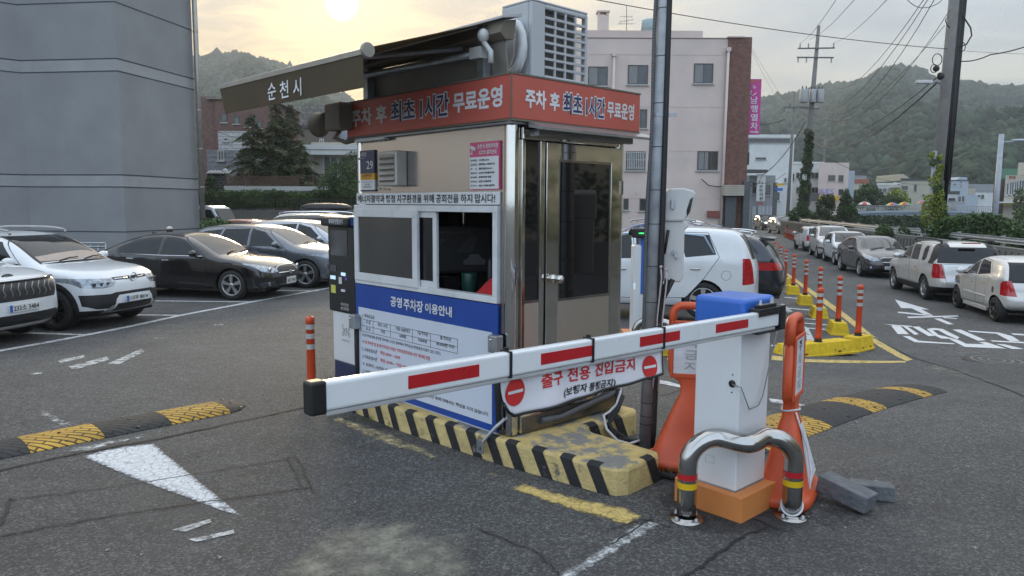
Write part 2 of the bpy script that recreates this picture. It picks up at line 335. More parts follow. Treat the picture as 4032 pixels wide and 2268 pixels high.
M('board_white', (.60, .64, .72), .42, 0, .04, 3, dirt=.08); M('board_blue', (.012, .06, .30), .38, 0, .08, 3); M('fascia_red', (.50, .105, .075), .5, 0, .08, 2.5); M('ink_navy', (.03, .03, .10), .5); M('ink_white', (.68, .68, .69), .5)
M('sign_navy', (.03, .035, .09), .4); M('sign_amber', (.66, .33, .03), .5); M('sign_pink', (.62, .10, .20), .45)
M('glass_dark', (.012, .012, .013), .05, 0, .05, 2, spec=.7, coat=.0, rvar=.02); M('glass_door', (.010, .010, .011), .04, 0, .05, 2, spec=.9, rvar=.02); M('glass_frost', (.055, .053, .05), .18, 0, .1, 2, spec=.8)
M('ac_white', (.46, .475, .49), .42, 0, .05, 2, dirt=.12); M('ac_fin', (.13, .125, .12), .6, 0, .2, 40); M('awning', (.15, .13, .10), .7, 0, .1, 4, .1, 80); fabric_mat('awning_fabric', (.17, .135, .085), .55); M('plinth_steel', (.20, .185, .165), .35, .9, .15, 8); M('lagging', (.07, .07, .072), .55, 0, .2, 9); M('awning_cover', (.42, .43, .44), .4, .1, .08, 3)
M('interior_wall', (.20, .17, .14), .8); M('interior_dark', (.03, .028, .027), .7); M('led_green', (.02, .3, .05), .4, emit=(.05, 1, .2, 2.2)); M('led_white', (.4, .5, .6), .4, emit=(.6, .85, 1, .55)); M('screen', (.02, .02, .022), .12, spec=.7)
M('cctv_white', (.55, .55, .53), .4, 0, .04, 2, dirt=.1); M('stone', (.12, .125, .135), .8, 0, .25, 14, .6, 40); M('bollard_orange', (.60, .07, .02), .4, 0, .1, 5, dirt=.08); M('reflective', (.48, .48, .46), .35, .2, .1, 12)
M('bump_rubber', (.028, .028, .028), .8, 0, .25, 10, .3, 60); M2('block_yellow', (.68, .46, .02), (.10, .08, .04), 5, .62, .66, bump=.15)
M('cable', (.012, .012, .013), .55); M('rope', (.62, .62, .64), .8, 0, .1, 30, .4, 90); M('red_cloth', (.55, .02, .025), .8, 0, .15, 5, .2, 20); M('green_plastic', (.012, .06, .05), .4); M('conduit_white', (.6, .6, .6), .5); M('skin', (.45, .27, .19), .6); M('lens', (.01, .01, .012), .05)
def bump_mat(name, c1, c2):
    return brick_mat(name, c1, tuple(x * .85 for x in c1), c2, 1., bw=.19, rh=.05, bump=1., rot=R_(45), ms=.007, rough=.75)
bump_mat('bump_yellow', (.56, .33, .045), (.05, .035, .015)); bump_mat('bump_black', (.035, .035, .036), (.008, .008, .008))
# ------------------------------------------------------------------ ground
def grid_lines(a, b, da, db, step, far):
    return np.unique(np.round(np.concatenate([np.array(far, float), np.arange(a, da, (da - a) / 10), np.arange(da, db, step), np.arange(db, b + .01, (b - db) / 10)]), 4))
def build_ground():
    xs = grid_lines(-60, 70, -1.4, 7.4, .16, [-3000, -800, -200, 200, 800, 3000]); ys = grid_lines(-12, 140, 5.8, 13.2, .16, [-3000, -600, -80, 400, 1200, 4000])
    X, Y = np.meshgrid(xs, ys); Z = np.vectorize(hz)(X, Y); nx = len(xs); v = np.stack([X.ravel(), Y.ravel(), Z.ravel()], 1)
    i = (np.arange(len(ys) - 1)[:, None] * nx + np.arange(nx - 1)[None]).ravel(); f = np.stack([i, i + 1, i + 1 + nx, i + nx], 1)
    link('ground', MB().arr(v, f, 0, True), 'asphalt', kind='structure', origin=(0, 0, 0))
build_ground()
def drape(name, polys, mat, lift=.004, px=True, kind='structure', label=None, cat=None, soft=0.):
    step = .45 if not soft else max(.06, soft * .4); segs = []
    bm = bmesh.new()
    for p in polys:
        q = [G(*a) for a in p] if px else [Vector((a[0], a[1], 0)) for a in p]
        segs += [((a.x, a.y), (b.x, b.y)) for a, b in zip(q, q[1:] + q[:1])]
        try: bm.faces.new([bm.verts.new((a.x, a.y, 0)) for a in q])
        except ValueError: pass
    bmesh.ops.triangulate(bm, faces=bm.faces[:])
    for _ in range(9):
        e = [x for x in bm.edges if x.calc_length() > step]
        if not e: break
        bmesh.ops.subdivide_edges(bm, edges=e, cuts=1); bmesh.ops.triangulate(bm, faces=bm.faces[:])
    mb = MB(); mb.add([(a.co.x, a.co.y, hz(a.co.x, a.co.y) + lift) for a in bm.verts], [])
    bm.verts.index_update()
    for f in bm.faces: f.normal_update(); mb.f.append(tuple(a.index for a in f.verts) if f.normal.z > 0 else tuple(a.index for a in f.verts)[::-1]); mb.m.append(0); mb.sm.append(False)
    bm.free(); o = link(name, mb, mat, kind=kind, label=label, cat=cat); w = np.ones(len(mb.v))
    if soft:
        p = np.array(mb.v)[:, :2]; dist = np.full(len(p), 9.)
        for a, b in segs:
            a, b = np.array(a), np.array(b); ab = b - a; t = np.clip(((p - a) @ ab) / max(ab @ ab, 1e-9), 0, 1); dist = np.minimum(dist, np.linalg.norm(p - a - t[:, None] * ab, axis=1))
        w = np.clip(dist / soft, 0, 1)
    o.data.attributes.new('soft', 'FLOAT', 'POINT').data.foreach_set('value', w.astype('f')); return o
def strip(pts, w):                        # constant-width line on the ground through pixel points -> world polygon list
    q = [G(*p) for p in pts]; out = []
    for a, b in zip(q, q[1:]):
        d = Vector((b.x - a.x, b.y - a.y, 0)).normalized(); n = Vector((-d.y, d.x, 0)) * w / 2
        out.append([a - n - d * .01, b - n + d * .01, b + n + d * .01, a + n - d * .01])
    return out
def wig(pts, w, amp=.010, n=9):            # an irregular crack line
    q = [G(*p) for p in pts]; res = []
    for a, b in zip(q, q[1:]):
        for i in range(n): res.append(a.lerp(b, i / n) + Vector((random.uniform(-amp, amp), random.uniform(-amp, amp), 0)))
    res.append(q[-1]); out = []
    for a, b in zip(res, res[1:]):
        d = (b - a); d.z = 0; d.normalize(); nn = Vector((-d.y, d.x, 0)); w1, w2 = w * random.uniform(.5, 1.2) / 2, w * random.uniform(.5, 1.2) / 2
        out.append([a - nn * w1, b - nn * w2, b + nn * w2, a + nn * w1])
    return out
Z8 = lambda x, y: (x / 1.61, 1400 + y / 1.61)
Z5 = lambda x, y: (2950 + x / 1.9316, 1050 + y / 1.9316)
Z7 = lambda x, y: (2400 + x / 1.497, 1300 + y / 1.497)
drape('road_marking', [[Z8(*p) for p in ((530, 645), (640, 610), (800, 580), (975, 562), (1040, 620), (1310, 840), (1532, 1022), (1400, 985), (1190, 905), (860, 785))]], 'paint_white', .005, soft=.05)
drape('road_marking', [[Z8(*p) for p in ((375, 622), (470, 585), (600, 560), (760, 530), (900, 503), (932, 528), (760, 560), (640, 600), (500, 622))], [Z8(*p) for p in ((150, 320), (260, 330), (420, 400), (500, 440), (420, 465), (300, 410))]], 'paint_white_old', .005, soft=.08)
drape('road_marking', [[(270, 1445), (420, 1405), (430, 1418), (290, 1458)], [(420, 1435), (555, 1375), (570, 1385), (470, 1435)], [(225, 1420), (330, 1400), (335, 1408), (240, 1432)], [(120, 1472), (165, 1466), (165, 1472), (125, 1478)],
    [(842, 1278), (878, 1278), (878, 1282), (842, 1282)], [(610, 1330), (645, 1330), (645, 1333), (610, 1333)], [Z8(*p) for p in ((1090, 1110), (1330, 1040), (1340, 1060), (1180, 1120))], [Z8(*p) for p in ((1190, 1170), (1480, 1110), (1490, 1130), (1250, 1185))]], 'paint_white_old', .005)
drape('road_marking', strip([(-300, 1445), (0, 1382), (390, 1310), (718, 1241), (1010, 1186), (1320, 1130)], .13), 'paint_white_line', .005, px=False)
drape('road_marking', strip([(560, 1185), (998, 1190)], .12) + strip([(470, 1240), (724, 1243)], .12) + strip([(120, 1312), (338, 1320)], .12) + strip([(1000, 1144), (1252, 1146)], .11), 'paint_white_line', .0065, px=False)
# yellow line along the booth island
drape('road_marking', [[(1290, 1655), (1345, 1640), (1520, 1700), (1640, 1745), (1745, 1797), (1715, 1818), (1560, 1772), (1420, 1715)], [(1850, 1855), (1940, 1850), (2060, 1905), (2000, 1915)], [(1190, 1512), (1300, 1482), (1310, 1492), (1210, 1522)]], 'paint_yellow_old', .005, soft=.06)
drape('road_marking', [[(2000, 1925), (2060, 1905), (2270, 1962), (2490, 2010), (2530, 2035), (2480, 2072), (2250, 2010)]], 'paint_yellow', .005, soft=.04)
drape('road_marking', [[(2530, 2045), (2620, 2060), (2380, 2210), (2290, 2268), (2150, 2300)]], 'paint_white_old', .005, soft=.03)
drape('road_marking', [[Z7(*p) for p in ((280, 295), (340, 303), (450, 335), (440, 345), (290, 315))], [Z7(*p) for p in ((940, 405), (1000, 412), (1210, 455), (1190, 462), (950, 425))]], 'paint_white_line', .005)
# stains and dust on the asphalt
drape('road_stain', [[(1130, 2140), (1420, 2040), (1640, 2050), (1830, 2110), (1930, 2330), (900, 2330)], [(820, 1890), (980, 1865), (1090, 1890), (1000, 1910), (840, 1910)]], 'dust', .004, soft=.22)
drape('road_stain', [[(1290, 1640), (1420, 1600), (1560, 1690), (1480, 1700)], [(2560, 1880), (3150, 1990), (3420, 2020), (3300, 2100), (2850, 2130), (2640, 2060)]], 'stain', .0035, soft=.3)
drape('road_stain', [[Z5(*p) for p in ((1210, 735), (1600, 760), (1860, 870), (1790, 900), (1480, 840))], [Z5(*p) for p in ((690, 640), (1180, 700), (1160, 715), (800, 690))]], 'dust', .006, soft=.5)
cr = []
for pts, w in (([(-40, 1862), (340, 1780), (620, 1730), (900, 1670), (1205, 1604)], .035), ([(-40, 2120), (435, 2035), (770, 1984), (932, 1963), (1230, 1920)], .016), ([(25, 1972), (298, 1940), (720, 1878), (1161, 1804)], .012), ([(1135, 1800), (1190, 1920)], .016), ([(1165, 1790), (1235, 1945)], .010), ([(0, 2075), (45, 1965)], .02),
    ([Z7(440, 1460), Z7(620, 1340), Z7(750, 1240), Z7(950, 1150)], .022), ([Z7(840, 1110), Z7(1000, 1180)], .014), ([Z7(0, 1270), Z7(250, 1120)], .012), ([Z7(0, 1180), Z7(200, 1120), Z7(360, 1165)], .010), ([(1870, 2080), (2120, 2180), (2200, 2268)], .010), ([(2600, 1560), (2860, 1490)], .012), ([Z5(860, 500), Z5(1240, 690), Z5(1560, 780), Z5(2090, 990)], .03), ([Z5(1560, 370), Z5(2090, 440)], .03)):
    cr += wig(pts, w)
drape('road_crack', cr, 'crack', .0075, px=False)
# right-hand road paint
YL = [[Z5(*p) for p in ((262, 48), (282, 45), (560, 235), (760, 380), (1000, 572), (1243, 708), (1200, 720), (975, 602), (735, 405), (500, 232))], [Z5(*p) for p in ((165, 676), (430, 706), (700, 712), (1195, 718), (1190, 731), (430, 728), (165, 712))]]
drape('road_marking', YL, 'paint_yellow', .005)
drape('road_marking', [[Z5(*p) for p in q] for q in (((270, 188), (310, 190), (310, 194), (268, 192)), ((270, 231), (395, 243), (395, 249), (268, 237)), ((285, 313), (480, 330), (480, 337), (285, 320)), ((420, 393), (505, 401), (505, 407), (430, 400)), ((420, 428), (620, 443), (620, 450), (420, 435)), ((420, 463), (640, 480), (640, 487), (420, 470)), ((165, 460), (320, 466), (320, 476), (165, 471)), ((165, 596), (260, 600), (250, 610), (165, 607)), ((420, 455), (450, 470), (495, 560), (440, 570)), ((235, 285), (262, 283), (330, 345), (290, 352)))], 'paint_white_line', .0065)
drape('road_marking', [[Z5(*p) for p in q] for q in (((1107, 250), (1372, 328), (1310, 325), (1397, 372), (1345, 370), (1235, 318), (1155, 316)), ((1125, 345), (1150, 345), (1400, 371), (1390, 378), (1135, 353)), ((1200, 382), (1588, 372), (1592, 381), (1210, 392)), ((1405, 396), (1455, 396), (1557, 440), (1510, 440)), ((1480, 384), (1580, 394), (1580, 400), (1470, 391)),
    ((1025, 438), (1235, 452), (1240, 460), (1110, 452)), ((1080, 450), (1145, 450), (1215, 515), (1130, 514)), ((1170, 456), (1200, 456), (1290, 515), (1258, 520)), ((1237, 457), (1290, 457), (1412, 528), (1365, 530)),
    ((1350, 475), (1400, 468), (1470, 475), (1600, 540), (1580, 552), (1500, 520), (1440, 485), (1395, 483)), ((1350, 475), (1395, 484), (1440, 520), (1520, 540), (1580, 552), (1460, 548), (1400, 520)), ((1545, 480), (1610, 480), (1800, 562), (1740, 565)), ((1660, 487), (1900, 503), (2000, 530), (2060, 568), (1985, 568), (1880, 512), (1680, 497)),
    ((1165, 528), (1220, 530), (1290, 565), (1560, 585), (1560, 592), (1260, 576)), ((1520, 552), (1580, 555), (1650, 588), (1790, 592), (1745, 575), (1800, 575), (1955, 625), (1640, 612)), ((1835, 562), (2090, 574), (2090, 585), (1850, 571)), ((1880, 590), (1940, 592), (2090, 628), (2000, 628)), ((1990, 508), (2090, 514), (2090, 525), (2010, 520)))], 'paint_road', .005)
# manhole cover
_c0 = G(*Z5(1880, 716)); mh = MB(); mh.lathe([(.50, .004), (.50, .012), (.46, .012)], _c0, 40, 0, close=False); mh.lathe([(.45, .006), (.45, .010), (.0, .010)], _c0, 40, 0, close=False)
for r in (.12, .24, .36): mh.lathe([(r - .02, .0115), (r - .02, .016), (r + .02, .016), (r + .02, .0115)], _c0, 36, 1, close=False)
link('manhole_cover', mh, [M('cast_iron', (.06, .058, .055), .6, .3, .2, 12), M('cast_iron_worn', (.17, .165, .155), .5, .3, .2, 12)], label='round cast iron manhole cover in the road by the white lettering', cat='manhole cover')
# ------------------------------------------------------------------ island with the booth: frame x = R, y = L (rot 42.75 deg)
BR = R_(42.75); B0 = G(2009, 1716, .21); B0.z = 0
RX, LX = Vector((math.cos(BR), math.sin(BR), 0)), Vector((-math.sin(BR), math.cos(BR), 0))
kerb = thing('kerb_island', 'yellow and black striped concrete island with peeling paint under the booth', 'traffic island', B0, BR)
kp = [(-.13, 2.5), (-.15, 1.2), (-.10, .45), (-.07, 0), (0, -.45), (.06, -.86), (.10, -.93), (.17, -.97), (.52, -.95), (.585, -.90), (.585, -.30), (.62, -.17), (1.28, -.17), (1.36, -.10), (1.36, 2.5)]
KH = .19
mb = MB(); mb.prism([(x, y, -.12) for x, y in kp], (0, 0, KH + .12), 1)
mb.m[-len(kp) - 1] = 0
for i in range(len(mb.m)): 
    if len(mb.f[i]) > 4: mb.m[i] = 0
link('concrete_body', mb, ['kerb_yellow', 'kerb_yellow_side'], kerb, True, .025, 2)
mb = MB()
def kerb_stripe(a, b, s, w=.10, sl=.10, top=.05):
    a, b = Vector((*a, 0)), Vector((*b, 0)); d = (b - a).normalized(); n = Vector((d.y, -d.x, 0)) * .004; up = Vector((0, 0, 1)); inn = -n.normalized() * top
    p = a + d * s; t = [p + n + d * sl + up * -.02, p + n + d * (sl + w) + up * -.02, p + n + d * w + up * (KH - .012), p + n + up * (KH - .012)]
    mb.poly(t); e = [t[3], t[2], t[2] + inn * .5 - n * 2 + up * .016, t[3] + inn * .5 - n * 2 + up * .016]; mb.poly(e)
    mb.poly([e[3], e[2], e[2] + inn * .6, e[3] + inn * .6])
for a, b, ss in (((-.13, 2.5), (-.15, 1.2), (.12, .38, .62, .87, 1.1)), ((-.15, 1.2), (-.10, .45), (.06, .32, .56)), ((-.10, .45), (-.07, 0), (.05, .27)), ((-.07, 0), (0, -.45), (.02, .26)), ((0, -.45), (.06, -.86), (.05, .27)), ((.17, -.97), (.52, -.95), (.20,)), ((.62, -.17), (1.28, -.17), (.06, .36))):
    for s in ss: mb = MB(); kerb_stripe(a, b, s); link('black_stripe', mb, 'kerb_black', kerb, True)

# grit, leaves and weeds
gm = MB(); rg = np.random.default_rng(3)
for k in range(650):
    x, y = rg.uniform(-4, 5), rg.uniform(2.2, 9); 
    if abs((Vector((x, y, 0)) - B0).dot(RX) - .6) < .8 and -1 < (Vector((x, y, 0)) - B0).dot(LX) < 2.6: continue
    s = rg.uniform(.003, .010) * (1.8 if rg.random() < .06 else 1); v = rg.normal(size=(6, 3)) * s; z = hz(x, y) + s * .5
    o_ = np.array([[1, 0, 0], [-1, 0, 0], [0, 1, 0], [0, -1, 0], [0, 0, .7], [0, 0, -.7]]) * s + v * .25 + np.array([x, y, z]); gm.add(o_.tolist(), [(0, 2, 4), (2, 1, 4), (1, 3, 4), (3, 0, 4), (2, 0, 5), (1, 2, 5), (3, 1, 5), (0, 3, 5)], 0)
link('grit', gm, M('grit', (.24, .235, .22), .9, 0, .5, 60), kind='stuff', label='loose grit and small stones scattered on the asphalt', cat='grit')
gm = MB()
for (px, py, n, hh) in ((1985, 1800, 70, .10), (2005, 1792, 40, .08), (2640, 1868, 30, .05), (1440, 1660, 25, .05), (1300, 1490, 20, .05)):
    c = G(px, py)
    for k in range(n):
        a = rg.uniform(0, 6.28); b = c + Vector((rg.normal() * .05, rg.normal() * .03, 0)); t = b + Vector((math.cos(a) * hh * .6, math.sin(a) * hh * .6, hh * rg.uniform(.5, 1.2))); m_ = b.lerp(t, .5) + Vector((0, 0, hh * .2)); n_ = Vector((-math.sin(a), math.cos(a), 0)) * .0025; gm.add([b - n_, b + n_, m_ + n_, m_ - n_, t], [(0, 1, 2, 3), (3, 2, 4)], 0)
link('weeds', gm, M('weed', (.10, .11, .035), .7, 0, .4, 20), kind='stuff', label='thin grass weeds growing at the foot of the striped island', cat='weeds')
# ------------------------------------------------------------------ toll booth (local frame x = RX, y = LX)
def UZ(px, py, off=0.):
    q = PL(px, py, B0 - RX * off, RX) - B0; return Vector((-off, q.dot(LX), q.z))
def VZ(px, py, off=0.):
    q = PL(px, py, B0 - LX * off, LX) - B0; return Vector((q.dot(RX), -off, q.z))
def UT(mb, body, tl, bl, r, off=.004, mi=0, bold=.02):   # lettering on the window side from photo points: top-left, bottom-left, right x
    a, b, c = UZ(*tl, off), UZ(*bl, off), UZ(r, (tl[1] + bl[1]) / 2, off); o = Vector((-off, b.y, b.z))
    mb.text(body, o, (0, c.y - b.y, 0), (0, 0, a.z - b.z), mi, bold)
booth = thing('toll_booth', 'small stainless steel parking booth with red sign band and mirror door', 'toll booth', B0, BR)
BW, BL, ZB, ZT = 1.28, 2.11, .205, 2.52
mb = MB()
for x, y in ((.055, .055), (BW - .055, .055), (.055, BL - .055), (BW - .055, BL - .055)):
    mb = MB()
    mb.lathe([(.055, ZB), (.055, ZT)], (x, y, 0), 20, 0, close=False)
    mb.box((x - .035, y - .035, ZB), (x + .035, y + .035, ZT)); link('corner_post', mb, 'steel_mirror', booth, True)
mb = MB(); mb.box((.012, .06, ZB), (.03, BL - .06, 1.16)); mb.box((.012, .06, 1.90), (.03, BL - .06, ZT)); mb.box((.012, .06, 1.16), (.03, .13, 1.90)); mb.box((.012, 2.09, 1.16), (.03, BL - .05, 1.90))
link('wall_panel', mb, 'steel_satin', booth, True)
mb = MB(); mb.box((.06, BL - .03, ZB), (BW - .06, BL - .012, 1.15)); mb.box((.06, BL - .03, 2.05), (BW - .06, BL - .012, ZT)); mb.box((.06, BL - .03, 1.15), (.25, BL - .012, 2.05)); mb.box((1.05, BL - .03, 1.15), (BW - .06, BL - .012, 2.05))
mb.box((BW - .03, .06, ZB), (BW - .012, BL - .06, ZT))
link('rear_wall', mb, 'steel_satin', booth, True)
mb = MB(); mb.box((.031, .062, ZB + .02), (.035, BL - .06, 1.15)); mb.box((BW - .05, .06, ZB + .02), (BW - .032, BL - .06, ZT - .04)); mb.box((.06, BL - .05, ZB + .02), (BW - .06, BL - .032, 1.149)); mb.box((.25, BL - .05, 2.051), (1.05, BL - .032, ZT - .04)); mb.box((.06, BL - .05, 1.15), (.249, BL - .032, ZT - .04)); mb.box((1.051, BL - .05, 1.15), (BW - .06, BL - .032, ZT - .04)); mb.box((.04, .06, ZT - .04), (BW - .05, BL - .06, ZT - .02)); mb.box((.04, .06, ZB), (BW - .05, BL - .06, ZB + .02)); mb.box((.13, .75, .80), (.60, BL - .06, .84))
link('interior_lining', mb, 'interior_wall', booth, True)
mb = MB(); mb.box((.25, BL - .028, 1.15), (1.05, BL - .02, 2.05)); link('rear_window', mb, M('glass_clear', (.10, .11, .11), .08, spec=.8), booth, True)
# roof with red sign band
fx0, fx1, fy0, fy1 = -.06, 1.37, -.06, 2.14; z0, z1 = 2.50, 2.80
mb = MB(); mb.box((fx0, fy0, z0), (fx1, fy1, z1)); fas = link('fascia_sign', mb, 'fascia_red', booth, True, .006, 2)
mb = MB()
for a, b in (((fx0 - .004, fy0 - .004), (fx1 + .004, fy0 + .008)), ((fx0 - .004, fy0 + .01), (fx0 + .008, fy1 + .004))):
    mb.box((*a, z1), (*b, z1 + .012)); mb.box((*a, z0 - .014), (*b, z0 - .001))
mb.box((fx0 - .005, fy0 - .005, z0), (fx0 + .004, fy0 + .004, z1 - .001))
link('edge_trim', mb, 'awning', fas, True)
mb = MB(); mb.box((fx0 + .02, fy0 + .02, z0 - .03), (fx1 - .02, fy1 - .02, z0 - .016)); mb.box((fx0 + .03, fy0 + .03, z1 + .001), (fx1 - .03, fy1 - .03, z1 + .01)); link('roof', mb, 'zinc', booth, True)
seg = (('주차', .0, .17, 0), ('후', .20, .285, 0), ('최초', .315, .485, 1), ('1시간', .52, .70, 1), ('무료운영', .725, 1., 0))
let = MB(); 
def fascia(face, y0, y1, zc0, zc1):
    for t, a, b, k in seg:
        za, zb = (zc0, zc1) if k == 0 else (zc0 - .012, zc1 + .012)
        for mi, off, bo in (((0, .003, .035),) if k == 0 else ((0, .003, .075), (1, .005, .02))):
            if face == 'u': let.text(t, (fx0 - off, y0 + (y1 - y0) * a - (0 if bo < .05 else -.008), za - (0 if bo < .05 else .010)), (0, (y1 - y0) * (b - a) + (-.016 if bo > .05 else 0), 0), (0, 0, zb - za + (.02 if bo > .05 else 0)), mi, bo)
            else: let.text(t, (y0 + (y1 - y0) * a - (.008 if bo > .05 else 0), fy0 - off, za - (.010 if bo > .05 else 0)), ((y1 - y0) * (b - a) + (.016 if bo > .05 else 0), 0, 0), (0, 0, zb - za + (.02 if bo > .05 else 0)), mi, bo)
fascia('u', 2.06, .03, 2.585, 2.735); fascia('v', .07, 1.29, 2.585, 2.715)
link('lettering', let, ['ink_white', 'ink_navy'], fas, True)
mb = MB(); mb.prism([(.10, -.065, 2.49), (.10, -.20, 2.445), (.10, -.20, 2.425), (.10, -.065, 2.45)], (1.34, 0, 0)); mb.box((.22, -.05, 2.40), (1.30, -.005, 2.45))
link('door_awning', mb, [M('awning_steel', (.33, .33, .33), .35, .7)], booth, True)
# window
win = MB(); w = lambda zx, zy, off=0: UZ(1380 + zx / 2.195, 540 + zy / 2.195, off)
yL, yR = w(52, 900).y, w(1283, 900).y; wz1, wz0 = 1.895, 1.178
fr = .052
def rframe(m, ya, yb, za, zb, t, x0, x1, mi=0):
    m.box((x0, ya, za), (x1, yb, za + t), mi); m.box((x0, ya, zb - t), (x1, yb, zb), mi); m.box((x0, ya, za + t), (x1, ya - (t if ya > yb else -t), zb - t), mi); m.box((x0, yb + (t if ya > yb else -t), za + t), (x1, yb, zb - t), mi)
rframe(win, yL, yR, wz0, wz1, .05, -.022, .05); W0 = link('window', win, 'white_pvc', booth, True, .004, 2)
sa, sb = w(58, 900).y, w(602, 900).y; mb = MB(); rframe(mb, sa, sb, wz0 + .034, wz1 - .036, .07, -.034, -.003); link('sash', mb, 'white_pvc', W0, True, .004, 2)
mb = MB(); mb.box((-.02, sa - .06, wz0 + .1), (-.014, sb + .06, wz1 - .1)); link('glass', mb, 'glass_frost', W0, True)
ma, mbb = w(612, 900).y, w(738, 900).y; mb = MB(); rframe(mb, ma + .2, mbb, wz0 + .05, wz1 - .05, .05, .004, .03); link('sash', mb, 'white_pvc', W0, True, .003, 2)
mb = MB(); mb.box((.014, ma + .15, wz0 + .1), (.02, mbb + .05, wz1 - .1)); link('glass', mb, 'glass_dark', W0, True)
# slogan strip
mb = MB(); mb.box((-.006, 2.085, 1.902), (.012, .125, 1.998)); st = link('slogan_strip', mb, 'white_paint', booth, True, .003, 1)
mb = MB(); w0 = [(70, 300, '에너지절약과'), (312, 392, '청정'), (408, 622, '지구환경을'), (638, 728, '위해'), (745, 942, '공회전을'), (958, 1060, '하지'), (1082, 1258, '맙시다!')]
for a, b, t in w0: mb.text(t, (-.009, w(a, 520).y, 1.915), (0, w(b, 520).y - w(a, 520).y, 0), (0, 0, .068), 0, .018)
link('lettering', mb, 'ink_black', st, True)
# louvre vent
mb = MB(); mb.box((-.10, 1.30, 2.055), (.012, 1.575, 2.345)); vent = link('louvre_vent', mb, M('vent_grey', (.42, .40, .37), .4, .4), booth, True, .01, 2)
mb = MB()
for k in range(5): z = 2.085 + k * .047; mb.box((-.103, 1.325, z), (-.098, 1.545, z + .014), 0); mb.prism([(-.100, 1.545, z + .014), (-.118, 1.545, z + .018), (-.100, 1.545, z + .044)], (0, -.22, 0), 1)
link('louvre', mb, ['awning', 'vent_grey'], vent, True)
# address plate
nb = lambda zx, zy, off=0: UZ(1380 + zx / 2.195, 540 + zy / 2.195, off)
mb = MB(); a, b = nb(86, 120), nb(214, 470); za, zb = a.z, nb(90, 470).z; ya, yb = a.y, b.y; h = za - zb
mb.box((-.006, ya, zb + h * .44), (.012, yb, za), 0); mb.box((-.006, ya, zb + h * .28), (.012, yb, zb + h * .439), 1); mb.box((-.006, ya, zb + h * .04), (.012, yb, zb + h * .279), 2); mb.box((-.006, ya, zb), (.012, yb, zb + h * .039), 0)
ap = link('address_plate', mb, ['sign_navy', 'sign_amber', 'white_paint'], booth, True)
mb = MB(); dy = yb - ya
for t, y0_, y1_, z0_, z1_, mi in (('시민로', .05, .48, .85, .96, 0), ('Simin-ro', .05, .28, .80, .825, 0), ('29', .48, .93, .54, .74, 0), ('노외주차장', .12, .82, .345, .425, 1), ('Off-street Parking', .2, .72, .30, .325, 1), ('여기는 시내버스 거리는', .14, .86, .215, .245, 2), ('"가장 편한', .30, .7, .15, .19, 2), ('노외주차장"입니다', .2, .8, .085, .13, 2)):
    mb.text(t, (-.009, ya + dy * y0_, zb + h * z0_), (0, dy * (y1_ - y0_), 0), (0, 0, h * (z1_ - z0_)), mi, .01)
link('lettering', mb, ['ink_white', 'ink_black', 'ink_black'], ap, True)
# CCTV notice
mb = MB(); ya, yb = nb(1036, 200).y, nb(1290, 200).y; za, zb = 2.362, 2.012; h = za - zb; dy = yb - ya
mb.box((-.005, ya, zb), (.012, yb, za), 0); mb.box((-.008, ya + dy * .015, zb + h * .02), (-.0055, yb - dy * .015, zb + h * .69), 1); cn = link('camera_notice', mb, ['sign_pink', 'white_paint'], booth, True)
mb = MB()
for t, y0_, y1_, z0_, z1_, mi in (('순천시 공영주차장', .28, .98, .855, .955, 0), ('CCTV 설치안내', .34, .92, .735, .83, 0)): mb.text(t, (-.010, ya + dy * y0_, zb + h * z0_), (0, dy * (y1_ - y0_), 0), (0, 0, h * (z1_ - z0_)), mi, .03)
for i, (p, q) in enumerate((('관리번호 :', '시민-01'), ('설치목적 :', '범죄예방, 시설관리 등'), ('장     소 :', '장천동230-21'), ('촬영시간 :', '24시간 연속촬영/녹화'), ('촬영범위 :', '공영주차장 일원'), ('관리책임자 :', '순천시 교통과장'), ('연 락 처 :', '061-749-5879'))):
    z = zb + h * (.60 - i * .089); mb.text(p, (-.010, ya + dy * .05, z), (0, dy * .24, 0), (0, 0, h * .042), 1, .02); mb.text(q, (-.010, ya + dy * .33, z), (0, dy * (.2 + .028 * len(q)), 0), (0, 0, h * .045), 1, .035)
mb.obox((-.011, ya + dy * .13, zb + h * .88), (.001, 0, 0), (0, -.028, -.010), (0, -.004, .012), 0); mb.obox((-.011, ya + dy * .10, zb + h * .80), (.001, 0, 0), (0, .004, 0), (0, 0, .018), 0); mb.obox((-.011, ya + dy * .07, zb + h * .765), (.001, 0, 0), (0, .012, 0), (0, 0, .004), 0)
link('lettering', mb, ['ink_white', 'ink_black'], cn, True)
mb = MB()
for zx, zy in ((72, 188), (72, 385), (240, 445), (280, 448), (317, 452), (250, 30), (282, 28), (318, 22)): mb.ball(nb(zx, zy, .002), .009, 8, 5)
link('rivet', mb, 'steel_mirror', booth, True)
mb = MB(); mb.box((-.05, 2.03, 2.452), (.01, 1.55, 2.472)); link('tube_light', mb, 'white_pvc', booth, True, .004)
# information board
bd = lambda zx, zy, off=0: UZ(1380 + zx / 1.321, 1080 + zy / 1.321, off)
y0, y1 = bd(36, 300).y, .135; zt, zb = 1.172, .200
mb = MB(); mb.box((-.012, y0, zb), (.011, y1, zt), 0); board = link('notice_board', mb, 'board_blue', booth, True, .003, 1)
p0, p1 = bd(51, 300).y, bd(743, 500).y; pz1, pz0 = bd(51, 168).z, bd(748, 782).z
mb = MB(); mb.box((-.0145, p0, pz0), (-.0125, p1, pz1)); mb.box((-.014, y0, zb - .006), (.010, y1, zb - .001)); link('white_panel', mb, 'board_white', board, True)
mb = MB(); mb2 = MB()
def bt(t, tl, bl_, r, mi=0, bold=.012): UT(mb, t, (1380 + tl[0] / 1.321, 1080 + tl[1] / 1.321), (1380 + bl_[0] / 1.321, 1080 + bl_[1] / 1.321), 1380 + r / 1.321, .0165, mi, bold)
